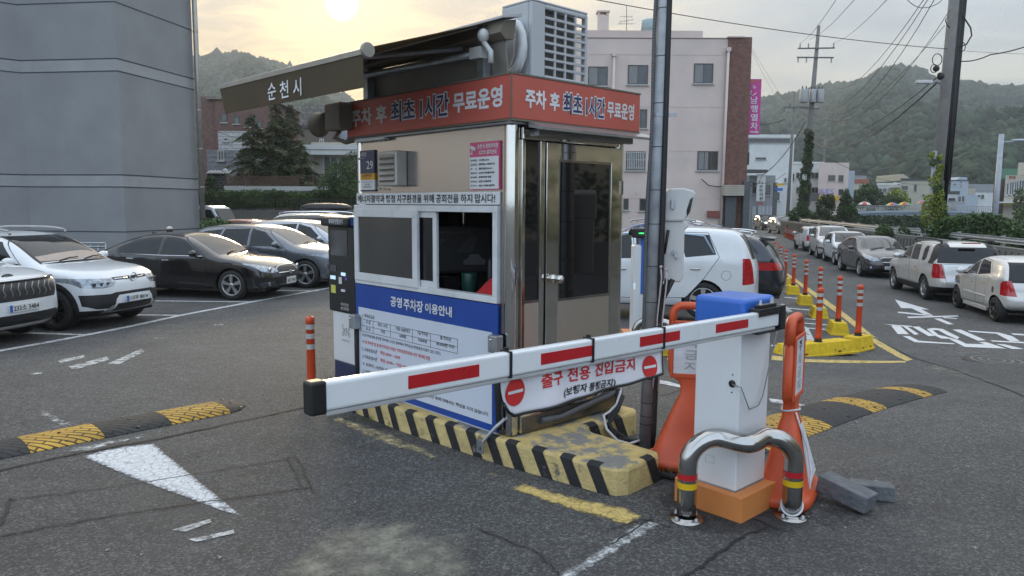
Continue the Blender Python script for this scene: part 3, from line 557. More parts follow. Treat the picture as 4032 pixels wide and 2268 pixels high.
for t, a, b, yt, yb_ in (('공영', 208, 268, 112, 166), ('주차장', 277, 377, 124, 184), ('이용안내', 388, 527, 147, 200)): bt(t, (a, yt), (a, yb_), b, 0, .025)
bt('1. 주차요금표', (62, 203), (62, 222), 124, 1); bt('구 분', (80, 238), (80, 258), 104, 1); bt('요 금', (80, 272), (80, 290), 104, 1)
bt('최초 1시간', (143, 252), (143, 270), 193, 1); bt('무료', (158, 288), (158, 306), 180, 1); bt('이후 30분마다', (236, 271), (236, 292), 310, 1); bt('500원', (255, 309), (255, 328), 288, 1)
bt('1일 주차권', (350, 292), (350, 313), 402, 1); bt('8,000원', (352, 330), (352, 350), 398, 1); bt('월 주차권', (466, 318), (466, 338), 522, 1); bt('80,000원 이하', (447, 348), (447, 370), 540, 1)
bt('※ 전기자동차를 충전할 경우에는 2시간 범위에서 주차요금 면제(충전시설이 있는 경우)', (62, 305), (62, 324), 468, 1, .008); bt('※ 1일 주차권 및 월 정기주차권 이용은 주차장관리자와 사전 계약에 한함', (62, 339), (62, 358), 414, 2)
bt('2. 유료운영시간', (62, 377), (62, 396), 138, 1); bt('평일 08:00 ~ 20:00', (155, 397), (155, 416), 258, 2); bt('3. 무료운영시간', (63, 415), (63, 434), 138, 1); bt('평일 20:00 ~ 익일 08:00 / 토·일요일, 공휴일', (155, 436), (155, 456), 440, 2)
bt('4. 승용차, 16인승 미만 승합차, 2.5톤 미만 화물차', (64, 453), (64, 472), 400, 1); bt('5. 이용자 유의사항', (65, 491), (65, 511), 160, 1); bt('주차장 내에서 발생한 사고는 책임이 없으며', (80, 528), (80, 545), 330, 1)
_a, _b, _z0, _z1 = bd(65, 560).y, bd(728, 700).y, bd(728, 739).z, bd(728, 718).z
mb.text('주차장은 도난 및 파손을 보장하지 않으므로 차량파손 및 도난 등에 대해서는 책임을 지지 않습니다.', (-.0165, _a, _z0), (0, _b - _a, 0), (0, 0, _z1 - _z0), 1, .012)
def ln(a, b, c=.0016):
    p, q = bd(*a, .0165), bd(*b, .0165); d = (q - p).normalized(); n = Vector((0, -d.z, d.y)) * c; mb.poly([p - n, q - n, q + n, p + n], 1)
tz = [bd(62, 229).z, bd(62, 262).z, bd(62, 292).z]; tys = [bd(x, 300).y for x in (62, 126, 216, 330, 424, 565)]
for z in tz: mb.box((-.0166, tys[0], z - .0015), (-.0156, tys[-1], z + .0015), 1)
for y in tys: mb.box((-.0166, y - .0015, tz[2]), (-.0156, y + .0015, tz[0]), 1)
for z in (bd(147, 395).z, bd(147, 433).z): mb.box((-.0166, bd(146, 400).y - .0015, z - .012), (-.0156, bd(146, 400).y + .0015, z + .012), 1)
link('lettering', mb, ['ink_white', 'ink_black', 'ink_red'], board, True)
for zx, zy in ((25, 245), (757, 360)):
    c = bd(zx, zy, .04); mb = MB(); mb.box((-.085, c.y - .055, c.z - .065), (-.016 if zx > 100 else .02, c.y + .045, c.z + .065)); bx = link('junction_box', mb, 'zinc', booth, True, .008, 2)
    mb = MB(); mb.ball((-.086, c.y + .01, c.z + .03), .012, 8, 5); [mb.ball((-.0855, c.y - .005 + sy * .042, c.z + sz * .055), .005, 6, 4) for sy in (-1, 1) for sz in (-1, 1)]; link('screw', mb, 'steel_mirror', bx, True)
    mb = MB(); mb.tube([(-.03, c.y, c.z - .065), (-.03, c.y, c.z - .3), (-.025, c.y - (.02 if zx > 100 else 0), .24)], .022, 8); link('conduit', mb, 'rubber', booth, True)
# door side (y = 0)
mb = MB(); mb.box((.11, -.004, 2.37), (BW - .1, .03, 2.46)); mb.box((.10, -.003, ZB), (.135, .03, 2.37)); mb.box((.285, -.003, ZB), (.335, .03, 2.37)); mb.box((1.215, -.003, ZB), (BW - .08, .03, 2.37)); mb.box((.135, -.002, ZB), (.285, .03, .34))
link('door_frame', mb, 'steel_mirror', booth, True, .006, 2)
mb = MB(); mb.box((.135, .004, .34), (.285, .02, 1.18)); link('side_panel', mb, 'steel_brushed', booth, True)
mb = MB(); mb.box((.135, .006, 1.20), (.285, .018, 2.36)); link('side_glass', mb, 'glass_door', booth, True)
mb = MB(); mb.box((.137, .0, 1.18), (.283, .02, 1.2)); mb.box((.277, -.004, 1.2), (.285, .02, 2.36)); link('glazing_bead', mb, 'steel_satin', booth, True)
door = MB(); door.box((.345, -.012, .33), (.475, .02, 2.362)); door.box((1.085, -.012, .33), (1.205, .02, 2.362)); door.box((.475, -.012, 2.24), (1.085, .02, 2.362)); door.box((.475, -.012, .33), (1.085, .02, .42)); dr = link('door', door, 'steel_mirror', booth, True, .004, 2)
mb = MB(); mb.box((.475, -.004, .42), (1.085, .014, 1.17)); link('lower_panel', mb, 'steel_brushed', dr, True)
mb = MB(); mb.box((.49, -.003, 1.19), (1.07, .012, 2.225)); link('door_glass', mb, 'glass_door', dr, True)
mb = MB(); mb.box((.475, -.008, 1.17), (1.085, .015, 1.19)); mb.box((.475, -.008, 2.225), (1.085, .015, 2.24)); mb.box((.475, -.008, 1.19), (.49, .015, 2.225)); mb.box((1.07, -.008, 1.19), (1.085, .015, 2.225)); link('glazing_bead', mb, 'steel_satin', dr, True)
kn = VZ(2195, 1096, .02); mb = MB(); mb.lathe([(.034, 0), (.034, -.012), (.02, -.016), (.016, -.04), (.030, -.052), (.034, -.07), (.030, -.085), (.018, -.092), (.0, -.093)], (.425, -.012, kn.z), 20, 0, 'y'); link('door_knob', mb, 'steel_mirror', dr, True)
for z in (.55, 1.99): mb = MB(); mb.box((1.195, -.024, z), (1.222, -.013, z + .11)); link('hinge', mb, 'steel_satin', dr, True)
mb = MB(); mb.box((.115, -.006, ZB), (BW - .07, .0, .325)); mb.box((.0, .06, ZB + .001), (.012, BL - .06, .24)); link('plinth', mb, 'plinth_steel', booth, True)
mb = MB(); a = UZ(2003, 1660, .03); mb.tube([(-.01, .05, .33), (-.06, .10, .26), (-.12, .16, .16), (-.135, .18, .09)], .014, 8); mb.obox((-.137, .18, .11), (.003, 0, 0), (0, .04, 0), (0, 0, .045)); link('anchor_strut', mb, 'zinc', booth, True)
# things inside the booth
P = lambda x, y, z: B0 + RX * x + LX * y + Vector((0, 0, z))
mb = MB(); c = P(.80, 1.62, 1.48); ex = (RX * .85 - LX * .53).normalized(); ey = Vector((0, 0, 1)); nn = ex.cross(ey)
pic = thing('framed_picture', 'black framed picture of a parking lot leaning inside the booth window', 'picture', P(.85, 1.6, 1.2))
mb.obox(c, ex * .33, ey * .22, nn * .012); link('frame', mb, 'black_plastic', pic)
mb = MB(); mb.obox(c + nn * .013, ex * .31, ey * .20, nn * .001, 0)
for i in range(7): mb.obox(c + nn * .0155 + ex * (.07 + .025 * i * .5) + ey * (-.02 + i * .022), ex * (.075 - i * .006), ey * .008, nn * .0004, 1)
for i in range(7): mb.obox(c + nn * .0155 - ex * (.25 - i * .014) + ey * (.02 + i * .012), ex * .05, ey * .007, nn * .0004, 1)
q = c + nn * .016 + ex * .16 - ey * .10; mb.prism([q + ex * a + ey * b for a, b in ((-.10, -.045), (.10, -.045), (.11, 0), (.07, .015), (.04, .055), (-.04, .055), (-.07, .01), (-.11, -.005))], nn * .0005, 2)
mb.text('(시민공영주차장)', c + nn * .0165 - ex * .22 + ey * .14, ex * .36, ey * .035, 3, .01)
link('print', mb, [M('print_dark', (.06, .06, .06), .4), M('print_mid', (.15, .15, .15), .5), M('print_light', (.3, .3, .3), .5), M('print_text', (.2, .2, .2), .5)], pic)
mb = MB(); prof = [(.02, 1.02), (.03, 1.3), (.028, 1.34)]
v = [P(*p) for p in ((.14, .78, 1.14), (.16, .60, 1.19), (.17, .47, 1.30), (.18, .36, 1.37), (.24, .30, 1.36), (.26, .30, 1.1), (.16, .32, 1.06), (.14, .60, 1.04), (.30, .55, 1.2), (.30, .75, 1.12))]
mb.add(v, [(0, 1, 7), (1, 2, 7), (2, 3, 6), (2, 6, 7), (3, 4, 5), (3, 5, 6), (1, 8, 2), (0, 9, 8), (0, 8, 1), (2, 8, 4), (2, 4, 3)], 0, True)
link('red_jacket', mb, 'red_cloth', label='red jacket hanging just inside the open booth window', cat='jacket')
mb = MB(); mb.lathe([(.05, 0), (.062, .02), (.07, .16), (.066, .17), (.0, .17)], P(.32, .86, 1.17), 20); link('plastic_tumbler', mb, 'green_plastic', label='dark green tumbler standing behind the red jacket in the booth', cat='tumbler')
mb = MB(); mb.lathe([(.03, 0), (.032, .01), (.032, .24), (.026, .26), (.026, .30), (.0, .30)], P(.45, .74, 1.17), 16); link('flask', mb, 'black_plastic', label='tall black flask beside the green tumbler in the booth', cat='flask')
mb = MB(); mb.box((-.12, -.1, 0), (.12, .1, .16)); mb.v = [tuple(P(.26 + a * .7 + .0, 1.12 + b, 1.13 + c_)) for a, b, c_ in mb.v]; link('desk_box', mb, 'black_plastic', label='low black box on the desk inside the booth window', cat='box')
mb = MB(); mb.box((.12, .62, 1.10), (.62, 2.04, 1.128)); mb.v = [tuple(P(*q)) for q in mb.v]; link('counter', mb, 'interior_dark', parent=booth)
# air conditioner outdoor unit on the roof
ac = thing('air_conditioner_unit', 'white outdoor air conditioner unit standing on the booth roof', 'air conditioner', P(.57, .25, 2.815))
ax0, ax1, ay0, ay1, az0, az1 = .275, .885, .09, .42, 2.835, 3.375
A = MB()
def acb(p0, p1, mi=0, m=None): (m or A).box(p0, p1, mi)
acb((ax0, ay0 + .04, az0), (ax0 + .02, ay1, az1)); acb((ax0, ay1 - .02, az0), (ax1, ay1, az1)); acb((ax0, ay0, az1), (ax1, ay1, az1 + .02)); acb((ax0, ay0, az0 - .02), (ax1, ay1, az0))
acb((ax0, ay0, az0), (ax0 + .14, ay0 + .04, az1)); acb((ax1 - .025, ay0, az0), (ax1, ay0 + .05, az1)); acb((ax0 + .14, ay0, az1 - .035), (ax1 - .025, ay0 + .03, az1)); acb((ax0 + .14, ay0, az0), (ax1 - .025, ay0 + .03, az0 + .03))
A.v = [tuple(P(*q)) for q in A.v]; link('casing', A, 'ac_white', ac, bevel=.012)
A = MB(); gx0, gx1, gz0, gz1 = ax0 + .14, ax1 - .025, az0 + .03, az1 - .035
for i in range(1, 4): x = gx0 + (gx1 - gx0) * i / 4; acb((x - .009, ay0 + .004, gz0), (x + .009, ay0 + .016, gz1))
for i in range(1, 8): z = gz0 + (gz1 - gz0) * i / 8; acb((gx0, ay0 + .002, z - .009), (gx1, ay0 + .018, z + .009))
A.v = [tuple(P(*q)) for q in A.v]; link('grille', A, 'ac_white', ac)
A = MB(); acb((gx0, ay0 + .05, gz0), (gx1 - .07, ay0 + .08, gz1)); A.v = [tuple(P(*q)) for q in A.v]; link('cooling_fins', A, 'ac_fin', ac)
mb = MB(); [mb.box((x, ay0 - .0, 2.812), (x + .06, ay1, 2.834)) for x in (ax0 + .05, ax1 - .12)]; mb.v = [tuple(P(*q)) for q in mb.v]; link('foot', mb, 'zinc', ac)
mb = MB(); hs = lambda x, y, o=-.215: B0 + RX * UZ(x, y, o).x + LX * UZ(x, y, o).y + Vector((0, 0, UZ(x, y, o).z))
mb.tube([hs(2018, 88), hs(2040, 100), hs(2054, 135), hs(2058, 180), hs(2054, 225), hs(2040, 262), hs(2020, 285), hs(2000, 300)], .036, 12); mb.tube([hs(2028, 150), hs(2025, 215), hs(2012, 255), hs(1995, 280)], .010, 8); mb.tube([hs(2064, 190), hs(2058, 250), hs(2044, 290)], .010, 8)
link('pipe_lagging', mb, 'white_pvc', ac)
# extended awning over the exit lane
aw = thing('retractable_awning', 'dark retractable awning with white lettering reaching out from the booth roof', 'awning', P(.1, 1.25, 2.815))
mb = MB(); mb.v = []
y0, y1 = .03, 2.52
mb.prism([P(*q) for q in ((.12, y0, 3.245), (-.06, y0, 3.205), (-.06, y0, 3.19), (.12, y0, 3.225))], LX * (y1 - y0)); link('cover', mb, 'awning_cover', aw)
mb = MB(); mb.prism([P(*q) for q in ((.10, y0 + .04, 3.21), (-.02, y0 + .04, 3.18), (-.05, y0 + .04, 3.10), (0, y0 + .04, 3.06), (.08, y0 + .04, 3.07))], LX * (y1 - y0 - .08)); link('cassette', mb, 'awning', aw)
mb = MB(); mb.prism([P(*q) for q in ((.02, .10, 3.06), (.05, .10, 2.815), (.062, .10, 2.815), (.032, .10, 3.06))], LX * 1.82); link('back_plate', mb, [M('plate_dark', (.24, .22, .19), .5, .2)], aw)
for y in (.30, 1.85): mb = MB(); mb.box((-.04, y - .035, 2.81), (.03, y + .035, 3.19)); mb.v = [tuple(P(*q)) for q in mb.v]; link('post', mb, 'zinc', aw)
mb = MB(); mb.tube([P(-.04, .34, 2.99), P(-.04, 1.85, 3.02)], .028, 10); link('torsion_bar', mb, 'zinc', aw)
f0, f1 = P(-1.0, .28, 2.87), P(-1.0, 2.60, 2.90)
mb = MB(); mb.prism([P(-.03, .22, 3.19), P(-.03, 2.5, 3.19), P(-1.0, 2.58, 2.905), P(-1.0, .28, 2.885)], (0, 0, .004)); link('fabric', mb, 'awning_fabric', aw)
mb = MB(); mb.prism([P(*q) for q in ((-.98, .27, 2.90), (-1.03, .27, 2.88), (-1.03, .27, 2.845), (-.98, .27, 2.855))], f1 - f0); mb.lathe([(.045, -.01), (.05, 0), (.05, .012)], (0, 0, 0), 16, 0); n_ = 16 * 3
mb.v[-n_:] = [tuple(P(-1.0, .265 + q[2], 2.872) + RX * q[0] + Vector((0, 0, q[1]))) for q in mb.v[-n_:]]; link('front_bar', mb, [M('bar_grey', (.30, .28, .25), .4, .4)], aw)
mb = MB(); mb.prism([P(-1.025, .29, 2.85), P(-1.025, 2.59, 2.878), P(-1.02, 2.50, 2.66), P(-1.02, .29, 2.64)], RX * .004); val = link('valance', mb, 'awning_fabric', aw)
mb = MB()
for t, a, b, za, zb_ in (('순', 1.655, 1.515, 2.688, 2.815), ('천', 1.45, 1.31, 2.682, 2.805), ('시', 1.235, 1.11, 2.674, 2.80)): mb.text(t, P(-1.029, a, za), LX * (b - a), (0, 0, zb_ - za), 0, .01)
link('lettering', mb, 'ink_white', val)
for a, b, c_ in ((P(-.04, .5, 3.05), P(-.52, .95, 2.99), P(-.98, .55, 2.87)), (P(-.04, 2.2, 3.05), P(-.52, 1.8, 2.99), P(-.98, 2.3, 2.88))): mb = MB(); mb.tube([a, b, c_], .018, 8); link('folding_arm', mb, 'zinc', aw)
mb = MB(); mb.ball(P(-.06, .24, 3.10), (.045, .045, .05), 12, 8); mb.tube([P(-.06, .24, 3.06), P(-.05, .17, 2.98), P(-.05, .17, 2.90)], .02, 8); mb.obox(P(-.04, .32, 2.99), RX * .035, LX * .06, (0, 0, .04)); link('gear_motor', mb, 'cctv_white', aw)
# lamp box at the far end of the band
fl = thing('loudspeaker', 'dark boxy loudspeaker with horn on the rear corner of the booth band', 'loudspeaker', P(-.12, 2.2, 2.53))
mb = MB(); mb.box((-.20, 2.02, 2.56), (-.06, 2.30, 2.80)); mb.v = [tuple(P(*q)) for q in mb.v]; link('housing', mb, 'awning', fl, bevel=.02)
mb = MB(); mb.lathe([(.05, 0), (.07, .08), (.115, .17), (.105, .17), (.05, .05)], (0, 0, 0), 18, 0); mb.v = [tuple(P(-.16, 2.30, 2.69) + LX * q[2] - Vector((0, 0, q[2] * .35)) + RX * q[0] + Vector((0, 0, q[1]))) for q in mb.v]; link('horn', mb, 'awning', fl)
mb = MB(); mb.tube([P(-.10, 2.2, 2.56), P(-.12, 2.26, 2.50), P(-.06, 2.16, 2.46), P(-.02, 2.05, 2.48)], .022, 8); link('bracket', mb, 'awning', fl)
# ------------------------------------------------------------------ pay station
ps = thing('pay_station', 'tall black and white parking pay station behind the booth', 'pay station', P(.56, 3.04, 0), BR); ABS[ps.name] = Matrix.Translation(P(.56, 3.04, hz(-1.7, 7.8))) @ Matrix.Rotation(BR, 4, 'Z'); ps.location = P(.56, 3.04, hz(-1.7, 7.8))
q0 = P(.40, 2.84, 0)
def PZ(px, py, off=0.):
    q = PL(px, py, q0 - RX * off, RX) - ps.location; return Vector((q.dot(RX), q.dot(LX), q.z))
def pbox(a, b, x0, x1):
    A_, B_ = PZ(*a), PZ(*b); return (x0, A_.y, A_.z), (x1, B_.y, B_.z)
yl, yr = PZ(1295, 1100).y, PZ(1398, 1100).y
mb = MB(); mb.box((-.14, yr, 0), (.18, yl - .05, .24)); link('base', mb, 'sign_navy', ps, True, .01)
mb = MB(); mb.box((-.15, yr, .24), (.18, yl - .05, .80)); link('pedestal', mb, 'white_paint', ps, True, .015)
mb = MB(); mb.box((-.17, yr, .78), (.18, yl, 1.72)); pb = link('cabinet', mb, 'black_plastic', ps, True, .03, 3)
a, b = PZ(1305, 905), PZ(1372, 1010); mb = MB(); mb.box((-.174, a.y, b.z), (-.168, b.y, a.z)); link('screen', mb, 'screen', pb, True)
mb = MB()
for (x0, y0_, x1, y1_), mi in (((1305, 1083, 1325, 1100), 0), ((1347, 1072, 1364, 1087), 0), ((1338, 1090, 1350, 1118), 1), ((1308, 1120, 1326, 1154), 2), ((1347, 1138, 1363, 1150), 1), ((1304, 1042, 1328, 1070), 3), ((1363, 1092, 1370, 1104), 4)):
    a, b = PZ(x0, y0_), PZ(x1, y1_); mb.box((-.1745, a.y, b.z), (-.169, b.y, a.z), mi)
a = PZ(1347, 1212); mb.text('주차무인정산기', (-.175, PZ(1347, 1200).y, PZ(1347, 1203).z), (0, PZ(1378, 1200).y - PZ(1347, 1200).y, 0), (0, 0, .035), 5, .005); mb.text('PAY STATION', (-.175, PZ(1347, 1200).y, PZ(1347, 1218).z), (0, PZ(1378, 1200).y - PZ(1347, 1200).y, 0), (0, 0, .03), 5, .005)
link('button_panel', mb, ['led_white', 'paper', M('note_yellow', (.62, .60, .12), .7), M('panel_grey', (.07, .07, .08), .4), M('knob_violet', (.15, .1, .5), .4), 'ink_white'], pb, True)
mb = MB(); mb.box((-.24, yr, 1.70), (.18, yl + .03, 1.80), 0); hd = link('hood', mb, ['black_plastic'], ps, True, .03, 3)
mb = MB(); mb.box((-.20, yr - .004, 1.715), (.18, yr - .001, 1.80), 0); mb.box((-.17, yr + .02, 1.801), (.17, yl, 1.806), 0); link('blue_cap', mb, 'blue_plastic', hd, True)
mb = MB(); a, b = PZ(1288, 868, .09), PZ(1342, 866, .09); mb.text('주차무인정산기', (-.2435, a.y - .02, 1.725), (0, b.y - a.y, 0), (0, 0, .055), 0, .02); link('lettering', mb, 'ink_white', hd, True)
mb = MB(); mb.text('KN', (-.1525, PZ(1350, 1320).y, PZ(1350, 1320).z), (0, PZ(1371, 1320).y - PZ(1350, 1320).y, 0), (0, 0, .085), 0, .01); mb.text('KOREA NET', (-.1525, PZ(1345, 1340).y, PZ(1345, 1342).z), (0, PZ(1375, 1340).y - PZ(1345, 1340).y, 0), (0, 0, .022), 0, .01)
a, b = PZ(1345, 1278), PZ(1375, 1330); c4 = .03
for (y_, z_, sy, sz) in ((a.y, a.z, -1, -1), (b.y, a.z, 1, -1), (a.y, b.z, -1, 1), (b.y, b.z, 1, 1)): mb.box((-.153, y_, z_), (-.151, y_ + sy * c4, z_ + sz * .006)); mb.box((-.153, y_, z_), (-.151, y_ + sy * .006, z_ + sz * .05))
for t in (.35, .6, .85): mb.ball((-.152, a.y + (b.y - a.y) * t, a.z - .035 - .02 * (t < .5)), (.003, .009, .009), 8, 6)
link('logo', mb, 'ink_grey', ps, True)
# ------------------------------------------------------------------ barrier gate
H0 = Vector((1.3746, 4.4176, 0)); HP = lambda x, y, z: H0 + RX * x + LX * y + Vector((0, 0, z))
gate = thing('barrier_gate', 'white barrier post with blue cap, orange base and long white arm with red stripes', 'barrier gate', H0, BR)
mb = MB(); mb.box((-.061, -.081, -.02), (.364, .40, .160)); link('base', mb, 'orange_paint', gate, True, .006, 2)
mb = MB(); mb.box((0, 0, .161), (.35, .31, 1.19)); cab = link('cabinet', mb, 'white_paint', gate, True, .008, 2)
mb = MB(); mb.box((.03, .03, .160), (.32, .28, .166)); mb.box((-.008, -.008, .160), (.358, .318, .163)); link('sealant', mb, 'zinc', gate, True)
mb = MB(); mb.box((-.018, -.018, 1.165), (.368, .328, 1.352)); link('cap', mb, 'blue_plastic', gate, True, .03, 4)
mb = MB(); mb.lathe([(.0225, 0), (.0225, -.006), (.0, -.006)], (0, .048, .83), 18, 0, 'x'); mb.lathe([(.005, 0), (.005, -.002), (0, -.002)], (0, .048, .885), 8, 0, 'x'); mb.lathe([(.005, 0), (.005, -.002), (0, -.002)], (0, .05, .775), 8, 0, 'x'); link('grommet', mb, 'black_plastic', cab, True)
mb = MB(); rframe2 = [((-.001, .215, .30), (.0, .2165, .345)), ((-.001, .1535, .30), (.0, .155, .345)), ((-.001, .155, .3435), (.0, .215, .345)), ((-.001, .155, .30), (.0, .215, .3015))]; [mb.box(*q) for q in rframe2]; link('seam', mb, 'zinc', cab, True)
def arm_pt(x, y, z): return (x, y, z + (-x) * .0112)
arm = MB(); n0 = len(arm.v); arm.box((-2.81, -.095, 1.176), (.27, -.045, 1.278)); arm.v = [arm_pt(*q) for q in arm.v]; am = link('arm', arm, 'arm_white', gate, True, .012, 3)
mb = MB(); mb.box((-2.80, -.088, 1.158), (.24, -.052, 1.175)); mb.v = [arm_pt(*q) for q in mb.v]; link('edge_strip', mb, M('strip_grey', (.42, .42, .42), .6), am, True, .004)
mb = MB(); mb.box((-2.862, -.099, 1.168), (-2.80, -.041, 1.284)); mb.v = [arm_pt(*q) for q in mb.v]; link('end_cap', mb, 'black_plastic', am, True, .01, 3)
for a, b in ((-2.472, -2.134), (-1.79, -1.456), (-1.109, -.775), (-.436, -.097)):
    mb = MB(); mb.box((a, -.0965, 1.203), (b, -.0945, 1.252)); mb.v = [arm_pt(*q) for q in mb.v]; link('red_stripe', mb, 'red_tape', am, True)
for x in (-1.966, -1.456, -.913):
    mb = MB(); rframe(mb, -.101, -.039, 1.172, 1.283, .005, x - .006, x + .006); mb.box((x - .008, -.075, 1.283), (x + .008, -.06, 1.296)); mb.v = [arm_pt(*q) for q in mb.v]; link('cable_tie', mb, 'black_plastic', am, True)
mb = MB(); mb.box((.015, -.105, 1.279), (.30, -.035, 1.297)); mb.box((.015, -.105, 1.252), (.30, -.100, 1.279)); mb.box((.271, -.108, 1.150), (.325, -.032, 1.300)); mb.box((.02, -.10, 1.145), (.27, -.035, 1.156)); mb.box((.05, -.09, 1.297), (.24, -.05, 1.318)); mb.box((.08, -.04, 1.20), (.25, -.0, 1.27)); br = link('bracket', mb, 'black_plastic', gate, True, .003)
for x, y in ((.08, -.07), (.21, -.07), (.26, -.05)): mb = MB(); mb.lathe([(.012, 1.297), (.012, 1.325), (.007, 1.326), (.007, 1.345), (0, 1.345)], (x, y, 0), 8); link('bolt', mb, 'zinc', br, True)
for z in (1.00, 1.09): mb = MB(); mb.lathe([(.011, .35), (.011, .362), (.006, .362), (.006, .378), (0, .378)], (0, .02, z), 10, 0, 'x'); link('bolt', mb, 'zinc', cab, True)
mb = MB(); hq = lambda x, y: ((PL(x, y, H0 - LX * .03, LX) - H0).dot(RX), -.03, PL(x, y, H0 - LX * .03, LX).z)
mb.tube([(-.004, .048, .83), (-.022, .03, .828), (-.015, -.02, .822), hq(2950, 1612), hq(2985, 1598), hq(3003, 1560), hq(3016, 1500), hq(3040, 1390), hq(3066, 1285)], .004, 6); link('cable', mb, M('cable_grey', (.2, .21, .22), .5), gate, True)
# banner hanging under the arm
def HB(px, py):
    q = PL(px, py, H0 - LX * .06, LX) - H0; return Vector((q.dot(RX), -.06, q.z))
wave = lambda x, z: -.062 + .012 * math.sin(9 * x + 1.) * (1.2 - z) / .17 + .006 * math.sin(23 * x) - .012 * max(0, (1.10 - z)) / .1
bn = thing('banner', 'white no entry banner in red and black lettering tied under the barrier arm', 'banner', HP(-1.43, -.06, 1.0), 0)
mb = MB(); NX, NZ = 60, 10
def bshape(a, b):     # a along 0..1, b 0 top .. 1 bottom
    x = -2.0 + a * 1.112; zt = 1.183 - .0 * a + .0112 * (-x) - .014; zb = 1.018 - .006 * math.sin(a * math.pi) + .030 * a
    if a < .06: zb += (.06 - a) ** 2 * 18; x += .025 * b * b
    if a > .98: x -= .006 * b
    return x, zt + (zb - zt) * b
v = [];
for j in range(NZ + 1):
    for i in range(NX + 1): x, z = bshape(i / NX, j / NZ); v.append(tuple(HP(x, wave(x, z), z)))
fs = [(j * (NX + 1) + i, j * (NX + 1) + i + 1, (j + 1) * (NX + 1) + i + 1, (j + 1) * (NX + 1) + i) for j in range(NZ) for i in range(NX)]
mb.add(v, [f[::-1] for f in fs], 0, True)
cl = link('cloth', mb, 'banner_white', bn); sm = cl.modifiers.new('t', 'SOLIDIFY'); sm.thickness = .002
mb = MB(); pts = [HP(x, wave(x, z), z) for x, z in (bshape(i / 40, 1) for i in range(41))]; mb.tube(pts, .007, 6); pts = [HP(x, wave(x, z), z) for x, z in (bshape(0, j / 8) for j in range(9))]; mb.tube(pts, .004, 6); pts = [HP(x, wave(x, z), z) for x, z in (bshape(1, j / 8) for j in range(9))]; mb.tube(pts, .004, 6); link('hem', mb, 'black_plastic', bn)
def bput(m, off): m.v = [tuple(HP(x, wave(x, z) - off, z)) for x, y, z in m.v]; return m
mb = MB()
for cx_, cz_ in (((2027, 1542)), (2552, 1443)):
    c = HB(cx_, cz_); r = .060 if cx_ < 2100 else .056
    mb.add([(c.x, 0, c.z)] + [(c.x + r * .98 * math.cos(t * math.pi / 20), 0, c.z + r * math.sin(t * math.pi / 20)) for t in range(40)], [(0, 1 + t, 1 + (t + 1) % 40) for t in range(40)], 0)
a, b, c, d = HB(2123, 1524), HB(2123, 1462), HB(2491, 1450), HB(2491, 1408)
def btxt(m, t, x0, x1, p0, p1, q0, q1, mi, sh=0.):
    # p0/p1 bottom/top at left photo px, x in px
    A, B_, C_ = HB(x0, p0), HB(x0, p1), HB(x1, q0); m.text(t, (A.x, 0, A.z), (C_.x - A.x, 0, C_.z - A.z), (sh, 0, B_.z - A.z), mi, .022)
btxt(mb, '출구', 2125, 2212, 1530, 1473, 1508, 1447, 0); btxt(mb, '전용', 2234, 2319, 1505, 1450, 1490, 1428, 0); btxt(mb, '진입금지', 2340, 2493, 1484, 1432, 1455, 1404, 0)
btxt(mb, '(보행자', 2208, 2302, 1566, 1528, 1544, 1510, 1, .012); btxt(mb, '통행금지)', 2310, 2420, 1545, 1508, 1526, 1490, 1, .012)
link('lettering', bput(mb, .0035), ['ink_red', 'ink_black'], bn)
mb = MB()
for cx_, cz_, k in ((2027, 1542, .046), (2552, 1443, .043)): c = HB(cx_, cz_); mb.poly([(c.x - k, 0, c.z - .006), (c.x + k, 0, c.z - .006), (c.x + k, 0, c.z + .007), (c.x - k, 0, c.z + .007)])
link('white_bar', bput(mb, .006), 'ink_white', bn)
# ------------------------------------------------------------------ bent pipe guards
def make_guard(label, L0, R0, group):
    L0, R0 = Vector(L0), Vector(R0); t = thing('pipe_guard', label, 'guard rail', (L0 + R0) / 2, group=group); d = (R0 - L0).normalized(); w_ = (R0 - L0).length; f = Vector((d.y, -d.x, 0))
    pts = []; Hh = .51; r = .17
    pts += [L0 + Vector((0, 0, z)) for z in (0, .12, .24, .32)]
    for k in range(1, 8): a = math.pi / 2 * k / 8; pts.append(L0 + d * r * (1 - math.cos(a)) + Vector((0, 0, Hh - r + r * math.sin(a))))
    for k in range(0, 13): s = k / 12; pts.append(L0 + d * (r + (w_ - 2 * r) * s) + f * .085 * math.sin(math.pi * s) ** 2 + Vector((0, 0, Hh - .012 * math.sin(math.pi * s) ** 2)))
    for k in range(7, 0, -1): a = math.pi / 2 * k / 8; pts.append(R0 - d * r * (1 - math.cos(a)) + Vector((0, 0, Hh - r + r * math.sin(a))))
    pts += [R0 + Vector((0, 0, z)) for z in (.32, .24, .12, 0)]
    mb = MB(); mb.tube(pts, .058, 24); link('pipe', mb, 'steel_pipe', t)
    for q in (L0, R0):
        mb = MB(); mb.lathe([(.0595, .262), (.0595, .298)], q, 24, 0, close=False); link('red_band', mb, 'red_tape', t)
        mb = MB(); mb.lathe([(.0595, .205), (.0595, .243)], q, 24, 0, close=False); link('yellow_band', mb, 'yellow_tape', t)
        mb = MB(); mb.lathe([(.10, 0), (.10, .010), (.066, .012), (.062, .022)], q, 24, 0, close=False); fl_ = link('flange', mb, 'steel_satin', t)
        mb = MB(); [mb.lathe([(.014, .011), (.014, .02), (.010, .02), (.010, .034), (0, .036)], q + Vector((.08 * math.cos(a), .08 * math.sin(a), 0)), 8) for a in (.6, 2.2, 3.7, 5.3)]; link('anchor_bolt', mb, 'zinc', fl_)
    return t
gl = 'bent stainless pipe guards protecting the barriers'
make_guard('bent steel pipe guard with red and yellow bands before the near barrier post', (1.07, 4.38, 0), (1.73, 4.43, 0), gl)
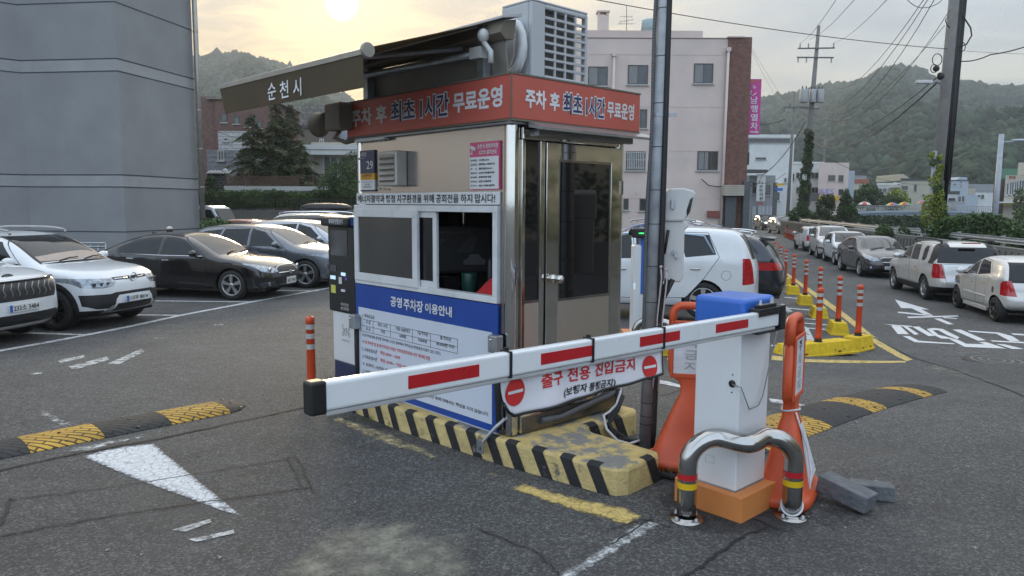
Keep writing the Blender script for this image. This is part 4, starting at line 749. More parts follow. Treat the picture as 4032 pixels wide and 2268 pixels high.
e0, e1 = G(2500, 1399), G(2655, 1415); make_guard('bent shiny steel pipe guard seen behind the grey pole, beside the second barrier', e0, e1, gl)
mb = MB(); q = Vector((1.73, 4.43, 0))
mb.tube([q + Vector((.062 * math.cos(a), .062 * math.sin(a), .075 + .045 * math.sin(a + .4))) for a in np.linspace(0, 2 * math.pi, 25)], .007, 6)
link('rope_loop', mb, 'rope', label='white rope looped round the right foot of the near pipe guard', cat='rope')
# ------------------------------------------------------------------ orange portable signs
def make_sign(label, base, nrm, group, extra):
    nrm = Vector(nrm).normalized(); a = math.atan2(nrm.y, nrm.x) + math.pi / 2     # local -y faces nrm
    t = thing('portable_sign', label, 'portable sign', base, a, group)
    prof = [(0, .285, .17), (.02, .30, .185), (.06, .30, .185), (.075, .285, .17), (.085, .262, .15), (.30, .178, .105), (.50, .095, .062), (.535, .075, .050), (.60, .072, .042), (.635, .085, .040), (.67, .135, .040), (.70, .158, .038), (.78, .165, .036), (1.03, .165, .034)]
    mb = MB(); n = 28
    def ring(hw, ht):
        r = []
        for q in range(n):
            x, y = math.cos(2 * math.pi * q / n), math.sin(2 * math.pi * q / n); s = (abs(x) ** 5 + abs(y) ** 5) ** (-.2); r.append((x * s * hw, y * s * ht))
        return r
    vs = [(x, y, z) for z, hw, ht in prof for x, y in ring(hw, ht)]; k = len(prof)
    mb.add(vs, [(i * n + q, i * n + (q + 1) % n, (i + 1) * n + (q + 1) % n, (i + 1) * n + q) for i in range(k - 1) for q in range(n)] + [tuple(range((k - 1) * n, k * n)), tuple(range(n))[::-1]], 0, True)
    link('body', mb, 'orange_plastic', t, True)
    mb = MB(); pts = [(-.138, 0, 1.02)] + [(-.138 + .07 * (1 - math.cos(u)), 0, 1.12 + .07 * math.sin(u)) for u in np.linspace(0, math.pi / 2, 7)] + [(.138 - .07 * (1 - math.cos(u)), 0, 1.12 + .07 * math.sin(u)) for u in np.linspace(math.pi / 2, 0, 7)] + [(.138, 0, 1.02)]
    mb.tube(pts, .028, 12); mb.v = [(x, y * 1.2, z) for x, y, z in mb.v]; link('handle', mb, 'orange_plastic', t, True)
    mb = MB(); mb.box((-.125, -.0405, .70), (.125, -.036, 1.06)); mb.box((-.125, .036, .70), (.125, .0405, 1.06)); pp = link('paper_notice', mb, 'paper', t, True)
    mb = MB(); mb.box((-.15, -.046, .665), (-.126, -.03, 1.08)); mb.box((.126, -.046, .665), (.15, -.03, 1.08)); mb.box((-.126, -.046, .665), (.126, -.03, .699)); mb.box((-.126, -.046, 1.061), (.126, -.03, 1.085)); link('raised_rim', mb, 'orange_plastic', t, True, .006, 2)
    mb = MB()
    for i, ch in enumerate('주차금지'): mb.text(ch, (-.05, -.042, .975 - i * .085), (.10, 0, 0), (0, 0, .068), 0 if i < 1 else 1, .012)
    link('lettering', mb, ['ink_black', 'ink_grey'], pp, True)
    if extra:
        mb = MB(); mb.prism([(-.04, -.0, 0), (.04, 0, 0), (.20, 0, -.36), (-.06, 0, -.40)], (0, -.003, 0)); mb.v = [(x, -.068 + y + z * .195, .50 + z) for x, y, z in mb.v]; link('torn_sheet', mb, 'paper', t, True)
        mb = MB(); mb.tube([(.078 * math.cos(u), .055 * math.sin(u), .59 + .006 * math.sin(2 * u)) for u in np.linspace(0, 2 * math.pi, 25)], .007, 6); mb.tube([(-.07, -.045, .585), (-.06, -.085, .46), (-.02, -.12, .34), (-.10, -.16, .22), (-.19, -.17, .14)], .006, 6); link('rope', mb, 'rope', t, True)
    return t
sg = 'orange plastic portable signs by the barrier'
make_sign('orange portable sign half hidden behind the left side of the barrier post', (1.30, 5.32, 0), (-.22, -1, 0), sg, False)
make_sign('orange portable sign seen edge-on with white rope, right of the barrier post', (1.83, 4.78, 0), (.85, -.52, 0), sg, True)
# stone blocks weighing the right sign down
def stone(label, c, ex, ey, ez, s): 
    mb = MB(); mb.obox(c, Vector(ex) * s[0], Vector(ey) * s[1], Vector(ez) * s[2]); return link('stone_block', mb, 'stone', bevel=.008, label=label, cat='stone block', group='grey stone blocks by the orange sign')
u = Vector((.62, -.78, -.16)).normalized(); w2 = Vector((.76, .62, 0)).normalized(); stone('grey stone block leaning on the foot of the orange sign, nearer of two', Vector((2.14, 4.60, .095)), u, w2, u.cross(w2), (.165, .075, .055))
u = Vector((.96, -.28, 0)); w2 = Vector((.28, .96, 0)); stone('grey stone block lying flat behind the leaning one by the orange sign', Vector((2.37, 4.74, .052)), u, w2, Vector((0, 0, 1)), (.13, .06, .05))
# ------------------------------------------------------------------ grey pole beside the booth, with boxes
pb_ = G(2542, 1760); pl = thing('utility_pole', 'grey galvanised steel pole with conduit and cable beside the booth', 'pole', pb_)
top = Vector((1.135, 5.745, 4.3)); ax = top - pb_; at = lambda s: pb_ + ax * s
cv = Vector((1, -.2, 0)).normalized()
mb = MB(); mb.tube([pb_ - Vector((0, 0, .02)), at(.5), top], .0535, 24); link('shaft', mb, 'galv_pole', pl)
mb = MB(); pts = [at(s) - cv * (.064 + .006 * math.sin(s * 19)) + Vector((0, -.02, 0)) for s in np.linspace(.16, 1, 320)]; mb.tube(pts, [.014 + .002 * (i % 2) for i in range(320)], 8, smooth=False); link('conduit', mb, M('conduit_grey', (.10, .10, .105), .5), pl)
mb = MB(); mb.tube([at(s) + cv * (.05 if s < .3 else .05 - (s - .3) * .05) + Vector((0, -.045 if s > .3 else -.02, 0)) for s in np.linspace(.0, 1, 30)], .021, 10); link('cable', mb, 'cable', pl)
mb = MB(); mb.tube([at(s) + cv * .055 + Vector((0, .01, 0)) for s in np.linspace(.02, .37, 8)], .026, 8); link('cable', mb, 'rubber', pl)
for s in (.045, .06, .085, .13, .20, .27, .335, .41, .47, .545, .62, .70, .78): mb = MB(); mb.lathe([(.0545, -.003), (.0555, 0), (.0545, .003)], at(s), 20, 0, close=False); link('strap', mb, 'cable', pl)
mb = MB(); mb.lathe([(.057, -.012), (.057, .012)], at(.60), 20, 0, close=False); mb.box(at(.60) + Vector((.05, -.03, -.012)), at(.60) + Vector((.12, -.015, .012))); link('clamp', mb, 'zinc', pl)
mb = MB()
for x, z0 in ((.045, .335), (.085, .33)):
    pts = [at(z0) + cv * x + Vector((0, -.06, 0)), at(z0 - .02) + cv * (x + .008) + Vector((0, -.065, 0)), at(z0 - .09) + cv * (x - .01) + Vector((0, -.06, 0)), at(z0 - .16) + cv * (x - .004) + Vector((0, -.06, 0)), at(z0 - .22) + cv * (x - .02) + Vector((0, -.06, 0))]; mb.tube(pts, .006, 6)
    mb.ball(at(z0) + cv * x + Vector((0, -.066, 0)), (.014, .008, .010), 8, 6)
link('ribbon', mb, M('ribbon_pink', (.50, .42, .42), .8), pl)
mb = MB(); mb.tube([P(1.20, -.04, .36), P(1.12, -.10, .30), P(1.05, -.14, .24), P(.95, -.14, .20), P(.92, -.18, .12), P(1.0, -.30, .03), P(1.05, -.40, .03)], .024, 10); mb.tube([P(1.22, -.03, .33), P(1.15, -.12, .33), P(1.03, -.17, .25), P(.90, -.19, .17), P(.90, -.26, .06), P(1.02, -.36, .03)], .018, 8)
link('cable_bundle', mb, 'rubber', label='black corrugated cables curling from the booth down to the pole foot', cat='cables')
mb = MB(); mb.tube([P(1.24, -.03, .36), P(1.16, -.09, .36), P(1.06, -.13, .28), P(.97, -.13, .235), P(.90, -.13, .22), P(.86, -.20, .13), P(.87, -.30, .06), P(.95, -.36, .03), P(1.03, -.42, .06)], .011, 8); link('cable_tube', mb, 'conduit_white', label='white plastic tube among the black cables at the pole foot', cat='tube')
mb = MB(); mb.tube([P(.30, -.02, .27), P(.5, -.035, .26), P(.8, -.035, .30), P(1.1, -.03, .33), P(1.27, .0, .34)], .026, 8); link('pipe_lagging', mb, 'lagging', label='grey lagged pipe lying along the foot of the booth door side', cat='pipe')
mb = MB(); mb.tube([G(2595, 1795, .03), G(2570, 1840, .03), G(2600, 1868, .025), G(2690, 1885, .025), G(2760, 1910, .02)], .022, 8); link('cable_conduit', mb, 'rubber', label='short black conduit on the ground between island and barrier base', cat='conduit')
# camera housing on the pole
ch = thing('camera_housing', 'pale grey weatherproof camera housing with hood strapped to the grey pole', 'camera housing', Vector((1.25, 5.75, 1.3)), 0)
q = Vector((1.06, 5.80, 0)); fx = Vector((1, .02, 0)).normalized(); fy = Vector((-fx.y, fx.x, 0))
CP = lambda px, py: V(q, px, py)
prof = [CP(2612, 1110), CP(2680, 1112), CP(2692, 1090), CP(2697, 905), CP(2712, 895), CP(2712, 880), CP(2690, 870), CP(2612, 870)]
mb = MB(); mb.prism(prof, (0, .20, 0)); link('box', mb, 'cctv_white', ch, bevel=.012, seg=2)
prof = [CP(2612, 872), CP(2616, 760), CP(2640, 742), CP(2690, 740), CP(2735, 752), CP(2740, 765), CP(2732, 800), CP(2714, 840), CP(2692, 872)]
mb = MB(); mb.prism([p + Vector((0, -.02, 0)) for p in prof], (0, .24, 0)); hd = link('hood', mb, 'cctv_white', ch, bevel=.015, seg=2)
prof = [CP(2726, 775), CP(2712, 835), CP(2700, 852), CP(2698, 830), CP(2712, 785)]; mb = MB(); mb.prism([p + Vector((.004, -.022, 0)) for p in prof], (0, .03, 0)); link('lens_window', mb, 'lens', hd)
mb = MB(); a = CP(2645, 805); mb.obox(a + Vector((0, -.03, 0)), (.012, 0, 0), (0, .01, 0), (0, 0, .035)); a = CP(2652, 995); mb.lathe([(.018, -.03), (.018, -.01)], a, 12, 0, 'y'); mb.tube([a + Vector((.0, -.04, 0)), a + Vector((.012, -.045, -.05)), a + Vector((.03, -.04, -.04))], .006, 6); link('latch', mb, 'zinc', ch)
mb = MB(); mb.tube([CP(2628, 905) + Vector((0, -.03, 0)), CP(2612, 1000) + Vector((0, -.03, 0))], .012, 6); mb.tube([CP(2650, 1100), CP(2625, 1150), CP(2605, 1190), CP(2592, 1300)], .02, 8); mb.tube([CP(2630, 1100), CP(2612, 1140), CP(2598, 1200)], .02, 8); link('cable', mb, 'cable', ch)
# ------------------------------------------------------------------ speed bumps
def speed_bump(label, A, d, w_, segs, n_, taper=None):
    A = Vector(A); d = Vector((*d, 0)).normalized(); n = Vector((-d.y, d.x, 0)); t = thing('speed_bump', label, 'speed bump', A + Vector((0, 0, hz(A.x, A.y))), math.atan2(d.y, d.x), 'rubber speed bumps'); K = 12
    for (s0, s1, mt) in segs:
        mb = MB(); S = max(2, int((s1 - s0) / .1)); vs = []
        for i in range(S + 1):
            s = s0 + .002 + (s1 - s0 - .004) * i / S; tp = 1. if taper is None else max(.0, min(1, (taper - s) / .2)) if s > taper - .2 else 1.; tp = math.sqrt(max(0, tp))
            for k in range(K + 1):
                u = k / K; y = w_ / 2 + (u - .5) * w_ * (.15 + .85 * tp); z = .006 + .046 * tp * (1 - (2 * u - 1) ** 2) ** .75; q = A + d * s + n * y; vs.append((q.x, q.y, hz(q.x, q.y) + z))
        W_ = K + 1; mb.add(vs, [(i * W_ + k, (i + 1) * W_ + k, (i + 1) * W_ + k + 1, i * W_ + k + 1) for i in range(S) for k in range(K)], 0, True)
        e = [(i * W_, (i + 1) * W_) for i in range(S)]
        for i0, i1 in e: p, q = Vector(vs[i0]), Vector(vs[i1]); mb.poly([p - Vector((0, 0, .02)), q - Vector((0, 0, .02)), q, p])
        for row in (0, S): mb.poly([Vector(vs[row * W_ + k]) for k in range(W_)] + [Vector(vs[row * W_ + K]) - Vector((0, 0, .02)), Vector(vs[row * W_]) - Vector((0, 0, .02))])
        sg_ = link('yellow_segment' if mt == 'Y' else 'black_segment' if s1 < 90 else 'end_segment', mb, 'bump_yellow' if mt == 'Y' else 'bump_black', t)
        mb = MB()
        for yy in (.1, .5, .85):
            q = A + d * (s0 + s1) / 2 + n * w_ * yy; u = yy; z = .006 + .046 * (1 - (2 * u - 1) ** 2) ** .75 + hz(q.x, q.y); mb.lathe([(.016, z + .001), (.016, z + .004), (0, z + .0045)], (q.x, q.y, 0), 10)
        link('fixing_bolt', mb, 'black_plastic', sg_)
    return t
a46 = R_(46); A0 = Vector((-3.66, 5.52, 0)) - Vector((math.cos(a46), math.sin(a46), 0)) * .53 * 3
speed_bump('yellow and black rubber speed bump on the exit lane by the white arrow', A0, (math.cos(a46), math.sin(a46)), .50, [(0, .53, 'B'), (.53, 1.06, 'Y'), (1.06, 1.59, 'B'), (1.59, 2.12, 'Y'), (2.12, 2.65, 'B'), (2.65, 3.18, 'Y'), (3.18, 3.40, 'B')], 0, 3.41)
a41 = R_(41); speed_bump('worn yellow and black rubber speed bump on the entry lane behind the orange sign', (2.56, 6.12, 0), (math.cos(a41), math.sin(a41)), .56, [(-1.4, -.72, 'B'), (-.72, .30, 'Y'), (.30, 1.10, 'B'), (1.10, 1.42, 'Y'), (1.42, 2.30, 'B'), (2.30, 2.58, 'Y'), (2.58, 2.98, 'B')], 0)
# ------------------------------------------------------------------ delineator posts and yellow kerb blocks
def make_bollard():
    t = thing('delineator_post', 'x', 'delineator post', (0, 0, 0))
    mb = MB(); mb.lathe([(.075, 0), (.075, .012), (.058, .02), (.058, .035), (.063, .04), (.063, .05), (.05, .06), (.05, .075), (.046, .078)], (0, 0, 0), 20); link('foot', mb, 'rubber', t, True)
    mb = MB(); mb.lathe([(.055, .06), (.052, .10), (.048, .84), (.053, .842), (.053, .915), (.045, .922), (.014, .925), (.014, .945), (0, .945)], (0, 0, 0), 20); link('tube', mb, 'bollard_orange', t, True)
    for z in (.545, .67, .78): mb = MB(); mb.lathe([(.0515, z), (.0505, z + .06)], (0, 0, 0), 20, close=False); link('reflective_band', mb, 'reflective', t, True)
    return t
def make_block(name_label, sx, sy, hh=.19):
    t = thing('kerb_block', name_label, 'kerb block', (0, 0, 0)); mb = MB(); b = [(-sx, -sy), (sx, -sy), (sx, sy), (-sx, sy)]
    vs = [(x, y, 0) for x, y in b] + [(x, y, .03) for x, y in b] + [(x * .96, y * .94, .035) for x, y in b] + [(x * .86, y * .70, hh) for x, y in b]
    mb.add(vs, [(0, 1, 5, 4), (1, 2, 6, 5), (2, 3, 7, 6), (3, 0, 4, 7), (4, 5, 9, 8), (5, 6, 10, 9), (6, 7, 11, 10), (7, 4, 8, 11), (8, 9, 13, 12), (9, 10, 14, 13), (10, 11, 15, 14), (11, 8, 12, 15), (12, 13, 14, 15)]); link('block', mb, 'block_yellow', t, True, .012, 2)
    mb = MB(); mb.box((-sx * .5, -sy * .99, .06), (-sx * .42, -sy * .80, .075)); mb.box((sx * .42, -sy * .99, .06), (sx * .5, -sy * .80, .075)); link('slot', mb, 'black_plastic', t, True); return t
bol = make_bollard(); blk = make_block('x', .30, .185, .25); used = [False, False]
def put_bollard(p, label, group, s=1.):
    if not used[0]: used[0] = True; bol.location = p; bol['label'] = label; bol['group'] = group; bol.scale = (s,) * 3; return bol
    return clone(bol, p, random.random() * 3, label, group, s)
def put_block(p, rz, label, src=None):
    o = blk if src is None else src
    if src is None and not used[1]: used[1] = True; o.location = p; o.rotation_euler = (0, 0, rz); o['label'] = label; o['group'] = 'yellow kerb blocks'; return o
    return clone(o, p, rz, label, 'yellow kerb blocks')
dg = 'orange delineator posts on yellow blocks'
put_bollard(G(1228, 1552), 'orange post with silver bands behind the black tip of the barrier arm', 'lone orange posts', .86)
yd = R_(76.9)
row = [((3393, 1384), 'fourth'), ((3312, 1320), 'x'), ((3234, 1254), 'x'), ((3178, 1202), 'x'), ((3130, 1160), 'x'), ((3098, 1126), 'x'), ((3076, 1098), 'x'), ((3055, 1072), 'x')]
nm = ['nearest the road corner', 'second from the road corner', 'third from the road corner', 'fourth from the road corner', 'fifth from the road corner', 'sixth along, beside the dark parked car', 'seventh along, its block behind the dark car', 'last visible, mostly behind the dark car']
for i, ((x, y), _) in enumerate(row):
    g = G(x, y); g += Vector((.02, .22, 0)); g.z = hz(g.x, g.y)
    put_block(g, yd + R_(90) * (0) + (R_(-38) if i == 0 else 0), 'yellow kerb block on the yellow line, ' + nm[i]); put_bollard(g + Vector((0, 0, .245)), 'orange banded post on a yellow block, ' + nm[i], dg)
g0, g1 = G(3080, 1402), G(3366, 1400); lb = make_block('long yellow kerb block lying across the painted corner', (g1 - g0).length / 2, .20, .22); lb['group'] = 'yellow kerb blocks'; m_ = (g0 + g1) / 2 + Vector((0, .2, 0)); m_.z = hz(m_.x, m_.y); lb.location = m_; lb.rotation_euler = (0, 0, math.atan2(g1.y - g0.y, g1.x - g0.x))
q = V(m_, 3223, 1345); put_bollard(Vector((q.x, q.y + .02, m_.z + .215)), 'orange post with silver bands on the long yellow block', dg)
g = G(2785, 1300); put_bollard(g, 'orange post with silver bands rising behind the blue barrier cap', 'lone orange posts')
g = G(2640, 1395); put_block(g, R_(20), 'yellow kerb block half hidden behind the left orange sign')
for i in range(10):
    t = i / 9; g = G(3090 + 46 * t, 934 + 21 * t); put_bollard(g, 'reddish post in the far row beside the ivy-covered pole', 'reddish posts in the far row', .85)
# ------------------------------------------------------------------ second barrier, further back
k0 = G(2512, 1400); k0.z = hz(k0.x, k0.y); kt = thing('ticket_kiosk', 'white and blue entry kiosk with black head and green display behind the pole', 'kiosk', k0)
kz = lambda px, py: V(k0, px, py)
a, b = kz(2487, 1310), kz(2527, 966); mb = MB(); mb.box((a.x, k0.y, k0.z), (b.x, k0.y + .25, b.z)); pk = link('panel', mb, 'white_paint', kt, bevel=.02, seg=3)
mb = MB(); [mb.box((kz(2494, y).x, k0.y - .004, kz(2494, y + 3).z), (kz(2501, y).x, k0.y + .002, kz(2494, y - 3).z)) for y in (1118, 1126, 1134)]; link('lamp_slot', mb, 'led_white', pk)
mb = MB(); mb.box((b.x, k0.y + .05, kz(2530, 1158).z), (b.x + .14, k0.y + .24, kz(2530, 935).z)); link('side_column', mb, 'blue_plastic', kt, bevel=.01)
mb = MB(); mb.box((b.x - .01, k0.y + .04, k0.z), (b.x + .12, k0.y + .22, kz(2530, 1160).z)); link('stem', mb, 'white_paint', kt)
a, b2 = kz(2487, 936), kz(2556, 899); mb = MB(); mb.box((a.x, k0.y - .05, a.z), (b2.x, k0.y + .28, b2.z)); hh = link('head', mb, 'black_plastic', kt, bevel=.02, seg=2)
mb = MB(); [mb.box((kz(x, 918).x, k0.y - .053, kz(x, 920).z), (kz(x + w_, 918).x, k0.y - .045, kz(x, 916).z)) for x, w_ in ((2513, 3), (2518, 10), (2530, 3), (2536, 6))]; link('display', mb, 'led_green', hh)
mb = MB(); mb.tube([kz(2490, 905), kz(2484, 903), kz(2480, 912), kz(2482, 925)], .02, 8); link('handle', mb, 'black_plastic', hh)
a, b = kz(2455, 1340), kz(2560, 1312); mb = MB(); mb.box((a.x, k0.y - .05, k0.z - .05), (b.x, k0.y + .35, b.z)); link('base', mb, 'orange_paint', kt)
# ------------------------------------------------------------------ cars
def paint(name, col, metal=.3, rough=.28): return M(name, col, rough, metal, .03, 3, coat=1., spec=.5, dirt=.05, dscale=4, rvar=.03)
paint('car_white', (.66, .68, .70), 0, .25); paint('car_black', (.012, .011, .012), .2, .2); paint('car_grey', (.15, .16, .18), .6, .28); paint('car_silver', (.60, .61, .62), .5, .3); paint('car_silver_blue', (.40, .43, .48), .6, .3); paint('car_silver_warm', (.62, .61, .58), .35, .32)
paint('car_navy', (.016, .02, .032), .4, .22); paint('car_blue', (.03, .06, .17), .5, .25); paint('car_graphite', (.07, .066, .068), .55, .28); paint('car_orange', (.20, .045, .025), .3, .28); paint('car_white_b', (.6, .63, .67), 0, .28)
M('car_glass', (.008, .008, .009), .03, 0, .05, 2, spec=.5, rvar=.01); M('car_glass_light', (.05, .055, .058), .04, 0, .1, 2, spec=.8, rvar=.01); M('lamp_glass', (.26, .29, .33), .10, .45, .6, 16, spec=.8, coat=1.); M('lamp_dark', (.06, .065, .075), .1, .3, .3, 20, coat=1.)
M('tail_red', (.40, .008, .012), .12, 0, .3, 18, coat=1.); M('tail_dark', (.10, .004, .008), .12, 0, .3, 18, coat=1.); M('trim_black', (.016, .016, .017), .5, 0, .1, 8); M('seam_dark', (.012, .012, .012), .7); M('chrome', (.75, .76, .78), .10, 1., .05, 4, rvar=.03)
M('tyre', (.018, .018, .018), .8, 0, .2, 12, .2, 50); M('alloy', (.50, .51, .52), .3, .85, .08, 6); M('alloy_dark', (.10, .095, .085), .3, .8, .1, 6); M('plate_white', (.66, .67, .66), .45, 0, .04, 4); M('plate_blue', (.02, .10, .42), .4); M('bumper_silver', (.36, .36, .36), .35, .6, .1, 5); M('shade_beige', (.42, .34, .29), .85, 0, .06, 3)
def chaikin(p, n=2):
    p = [np.array(a, float) for a in p]
    for _ in range(n):
        q = [p[0]]
        for a, b in zip(p, p[1:]): q += [a * .75 + b * .25, a * .25 + b * .75]
        p = q + [p[-1]]
    return np.array(p)
def inside(poly, x, y):
    c = False; n = len(poly); j = n - 1
    for i in range(n):
        xi, yi = poly[i]; xj, yj = poly[j]
        if (yi > y) != (yj > y) and x < (xj - xi) * (y - yi) / (yj - yi) + xi: c = not c
        j = i
    return c
def inset(poly, d):
    n = len(poly); A = sum(poly[i][0] * poly[(i + 1) % n][1] - poly[(i + 1) % n][0] * poly[i][1] for i in range(n)); sg = 1 if A > 0 else -1; out = []
    for i in range(n):
        a, b, c = (np.array(poly[k % n], float) for k in (i - 1, i, i + 1)); e1 = (b - a) / np.linalg.norm(b - a); e2 = (c - b) / np.linalg.norm(c - b)
        n1 = np.array([-e1[1], e1[0]]) * sg; n2 = np.array([-e2[1], e2[0]]) * sg; m = n1 + n2; m = m / max(np.linalg.norm(m), 1e-6); k = d / max(.35, m @ n1); out.append(tuple(b + m * k))
    return out
class Car:
    def __init__(s, name, label, group, L, W, H, wb, fo, r, top, belt, mat, nose=(), tail=(), planf=.22, planr=.16, tumble=.30, zb=.20, nx=60, p=9., scale=1., flare=0.):
        s.__dict__.update(locals()); s.tags = {}; s.parts = []; s.bm = bmesh.new(); s.lay = s.bm.faces.layers.int.new('tag'); s._body()
    def _body(s):
        T = chaikin(s.top); B = np.array(s.belt); L, W = s.L, s.W; nx, ny, nz = s.nx, 20, 16; bm = s.bm
        NO = np.array(s.nose) if len(s.nose) else np.array([(0, 0), (2, 0)]); TA = np.array(s.tail) if len(s.tail) else np.array([(0, 0), (2, 0)])
        cache = {}
        def pt(a, b, c):
            k = (round(a, 5), round(b, 5), round(c, 5))
            if k in cache: return cache[k]
            p = s.p; f = (abs(a) ** p + abs(b) ** p + abs(c) ** p) ** (-1 / p); a2, b2, c2 = a * f, b * f, c * f
            S = L * (a2 + 1) / 2; zt = np.interp(S, T[:, 0], T[:, 1]); zb = s.zb + .10 * max(0, 1 - S / .5) ** 2 + .12 * max(0, 1 - (L - S) / .6) ** 2
            z = zb + (zt - zb) * (c2 + 1) / 2; bl = np.interp(S, B[:, 0], B[:, 1])
            w = W / 2 * (1 - .03 * max(0, 1 - S / (.25 * L)) ** 2 - .03 * max(0, 1 - (L - S) / (.2 * L)) ** 2)
            lo = max(0, (.55 - z)) * .12; w = w - lo * .5 - .035 * max(0, 1 - abs(z - .75) / .12) * 0
            hi = max(0, z - bl); w = w - hi * s.tumble - .02 * min(1, hi / .05)
            w += s.flare * max(0, 1 - abs(z - .78) / .14)
            y = b2 * w; yn = b2
            if c2 > 0: z -= .035 * (abs(yn) ** 2) * (c2 ** 4)
            kf = max(0, 1 - S / .75) ** 1.6; kr = max(0, 1 - (L - S) / .75) ** 1.6
            S2 = S + kf * (np.interp(z, NO[:, 0], NO[:, 1]) + s.planf * abs(yn) ** 2.6) - kr * (np.interp(z, TA[:, 0], TA[:, 1]) + s.planr * abs(yn) ** 2.6)
            v = bm.verts.new((s.fo - S2, y, z)); cache[k] = v; return v
        la = np.linspace(-1, 1, nx + 1); lb = np.linspace(-1, 1, ny + 1); lc = np.linspace(-1, 1, nz + 1)
        def q(*v):
            if len(set(v)) > 2: f = bm.faces.new(list(dict.fromkeys(v))); f.smooth = True
        for i in range(nx):
            for j in range(ny): q(pt(la[i], lb[j], 1), pt(la[i + 1], lb[j], 1), pt(la[i + 1], lb[j + 1], 1), pt(la[i], lb[j + 1], 1))
            for k in range(nz):
                q(pt(la[i], 1, lc[k]), pt(la[i], 1, lc[k + 1]), pt(la[i + 1], 1, lc[k + 1]), pt(la[i + 1], 1, lc[k])); q(pt(la[i], -1, lc[k]), pt(la[i + 1], -1, lc[k]), pt(la[i + 1], -1, lc[k + 1]), pt(la[i], -1, lc[k + 1]))
        for j in range(ny):
            for k in range(nz):
                q(pt(-1, lb[j], lc[k]), pt(-1, lb[j], lc[k + 1]), pt(-1, lb[j + 1], lc[k + 1]), pt(-1, lb[j + 1], lc[k])); q(pt(1, lb[j], lc[k]), pt(1, lb[j + 1], lc[k]), pt(1, lb[j + 1], lc[k + 1]), pt(1, lb[j], lc[k + 1]))
        bmesh.ops.recalc_face_normals(bm, faces=bm.faces[:])
        if sum(f.normal.z for f in bm.faces if f.calc_center_median().z > s.H * .8) < 0: bmesh.ops.reverse_faces(bm, faces=bm.faces[:])
    def cut(s, tag, poly, proj, s0=None, s1=None, mirror=True, ymin=None, zmin=None):
        """inlay: cut the outline into the skin and tag what lies inside. proj 'y' = seen from the side (s, z), 'x' = seen from front or rear (y, z)"""
        bm = s.bm; fo = s.fo
        polys = [poly] if proj == 'y' or not mirror else [poly, [(-a, b) for a, b in poly][::-1]]
        for P_ in polys:
            ax = (lambda c: (fo - c.x, c.z)) if proj == 'y' else (lambda c: (c.y, c.z))
            xs = [a for a, b in P_]; zs = [b for a, b in P_]; x0, x1, z0, z1 = min(xs) - .02, max(xs) + .02, min(zs) - .02, max(zs) + .02
            def ok(f):
                c = f.calc_center_median(); S = fo - c.x
                if s0 is not None and S < s0 - .1 or s1 is not None and S > s1 + .1: return False
                if proj == 'y' and abs(c.y) < (ymin if ymin is not None else s.W * .22): return False
                us = [ax(v.co) for v in f.verts]
                return max(u[0] for u in us) > x0 and min(u[0] for u in us) < x1 and max(u[1] for u in us) > z0 and min(u[1] for u in us) < z1
            n = len(P_); cand = [f for f in bm.faces if ok(f)]
            for i in range(n):
                (a0, b0), (a1, b1) = P_[i], P_[(i + 1) % n]
                if not cand: break
                ge = list({e for f in cand for e in f.edges}) + list({v for f in cand for v in f.verts}) + cand
                if proj == 'y': co = (fo - a0, 0, b0); d = Vector((-(a1 - a0), 0, b1 - b0)); no = Vector((d.z, 0, -d.x))
                else: co = (0, a0, b0); d = Vector((0, a1 - a0, b1 - b0)); no = Vector((0, d.z, -d.y))
                if no.length > 1e-6:
                    rt = bmesh.ops.bisect_plane(bm, geom=ge, dist=1e-5, plane_co=co, plane_no=no.normalized())
                    cand = [g for g in rt['geom'] if isinstance(g, bmesh.types.BMFace)]
            t = s.tags.setdefault(tag, len(s.tags) + 1)
            for f in cand:
                c = f.calc_center_median(); S = fo - c.x
                if s0 is not None and S < s0 or s1 is not None and S > s1: continue
                if proj == 'y' and abs(c.y) < (ymin if ymin is not None else s.W * .25): continue
                if inside(P_, *ax(c)): f[s.lay] = t
    def arches(s, mat=None, k=1.13, clad=0.):
        for S in (s.fo, s.fo + s.wb):
            cz = s.r * 1.0
            if clad: s.cut('cladding', [(S + (s.r * k + clad) * math.cos(a), cz + (s.r * k + clad) * math.sin(a)) for a in np.linspace(-.3, math.pi + .3, 22)], 'y')
            s.cut('hole', [(S + s.r * k * math.cos(a), cz + s.r * k * math.sin(a)) for a in np.linspace(0, 2 * math.pi, 26)[:-1]], 'y')
    def door(s, poly):
        s.cut('seam', poly, 'y'); s.cut('door', inset(poly, .010), 'y')
    def finish(s, loc, head, mats, split=('door', 'side_window', 'headlight', 'tail_light', 'fog_lamp', 'quarter_window'), at='front'):
        t = thing('parked_car' if s.name is None else s.name, s.label, s.cat if hasattr(s, 'cat') else 'car', loc, head, s.group, s.scale); s.root = t
        inv = {v: k for k, v in s.tags.items()}; bm = s.bm; bm.verts.index_update(); buckets = {}
        for f in bm.faces:
            tg = inv.get(f[s.lay], 'body')
            if tg == 'hole': continue
            base = tg.split('#')[0]; key = (tg, (f.calc_center_median().y > 0) if base in split else 0); buckets.setdefault(key, []).append(f)
        for (tg, _), fs in sorted(buckets.items(), key=lambda q: (q[0][0] != 'body', q[0][0], q[0][1])):
            mb = MB(); idx = {}
            for f in fs:
                ids = []
                for v in f.verts:
                    if v.index not in idx: idx[v.index] = len(mb.v); mb.v.append(tuple(v.co))
                    ids.append(idx[v.index])
                mb.f.append(tuple(ids)); mb.m.append(0); mb.sm.append(True)
            base = tg.split('#')[0]; link({'seam': 'door_gap', 'cladding': 'arch_cladding'}.get(base, base), mb, mats.get(tg, mats.get(base, s.mat)), t, True)
        bm.free()
        for fn in s.parts: fn(t)
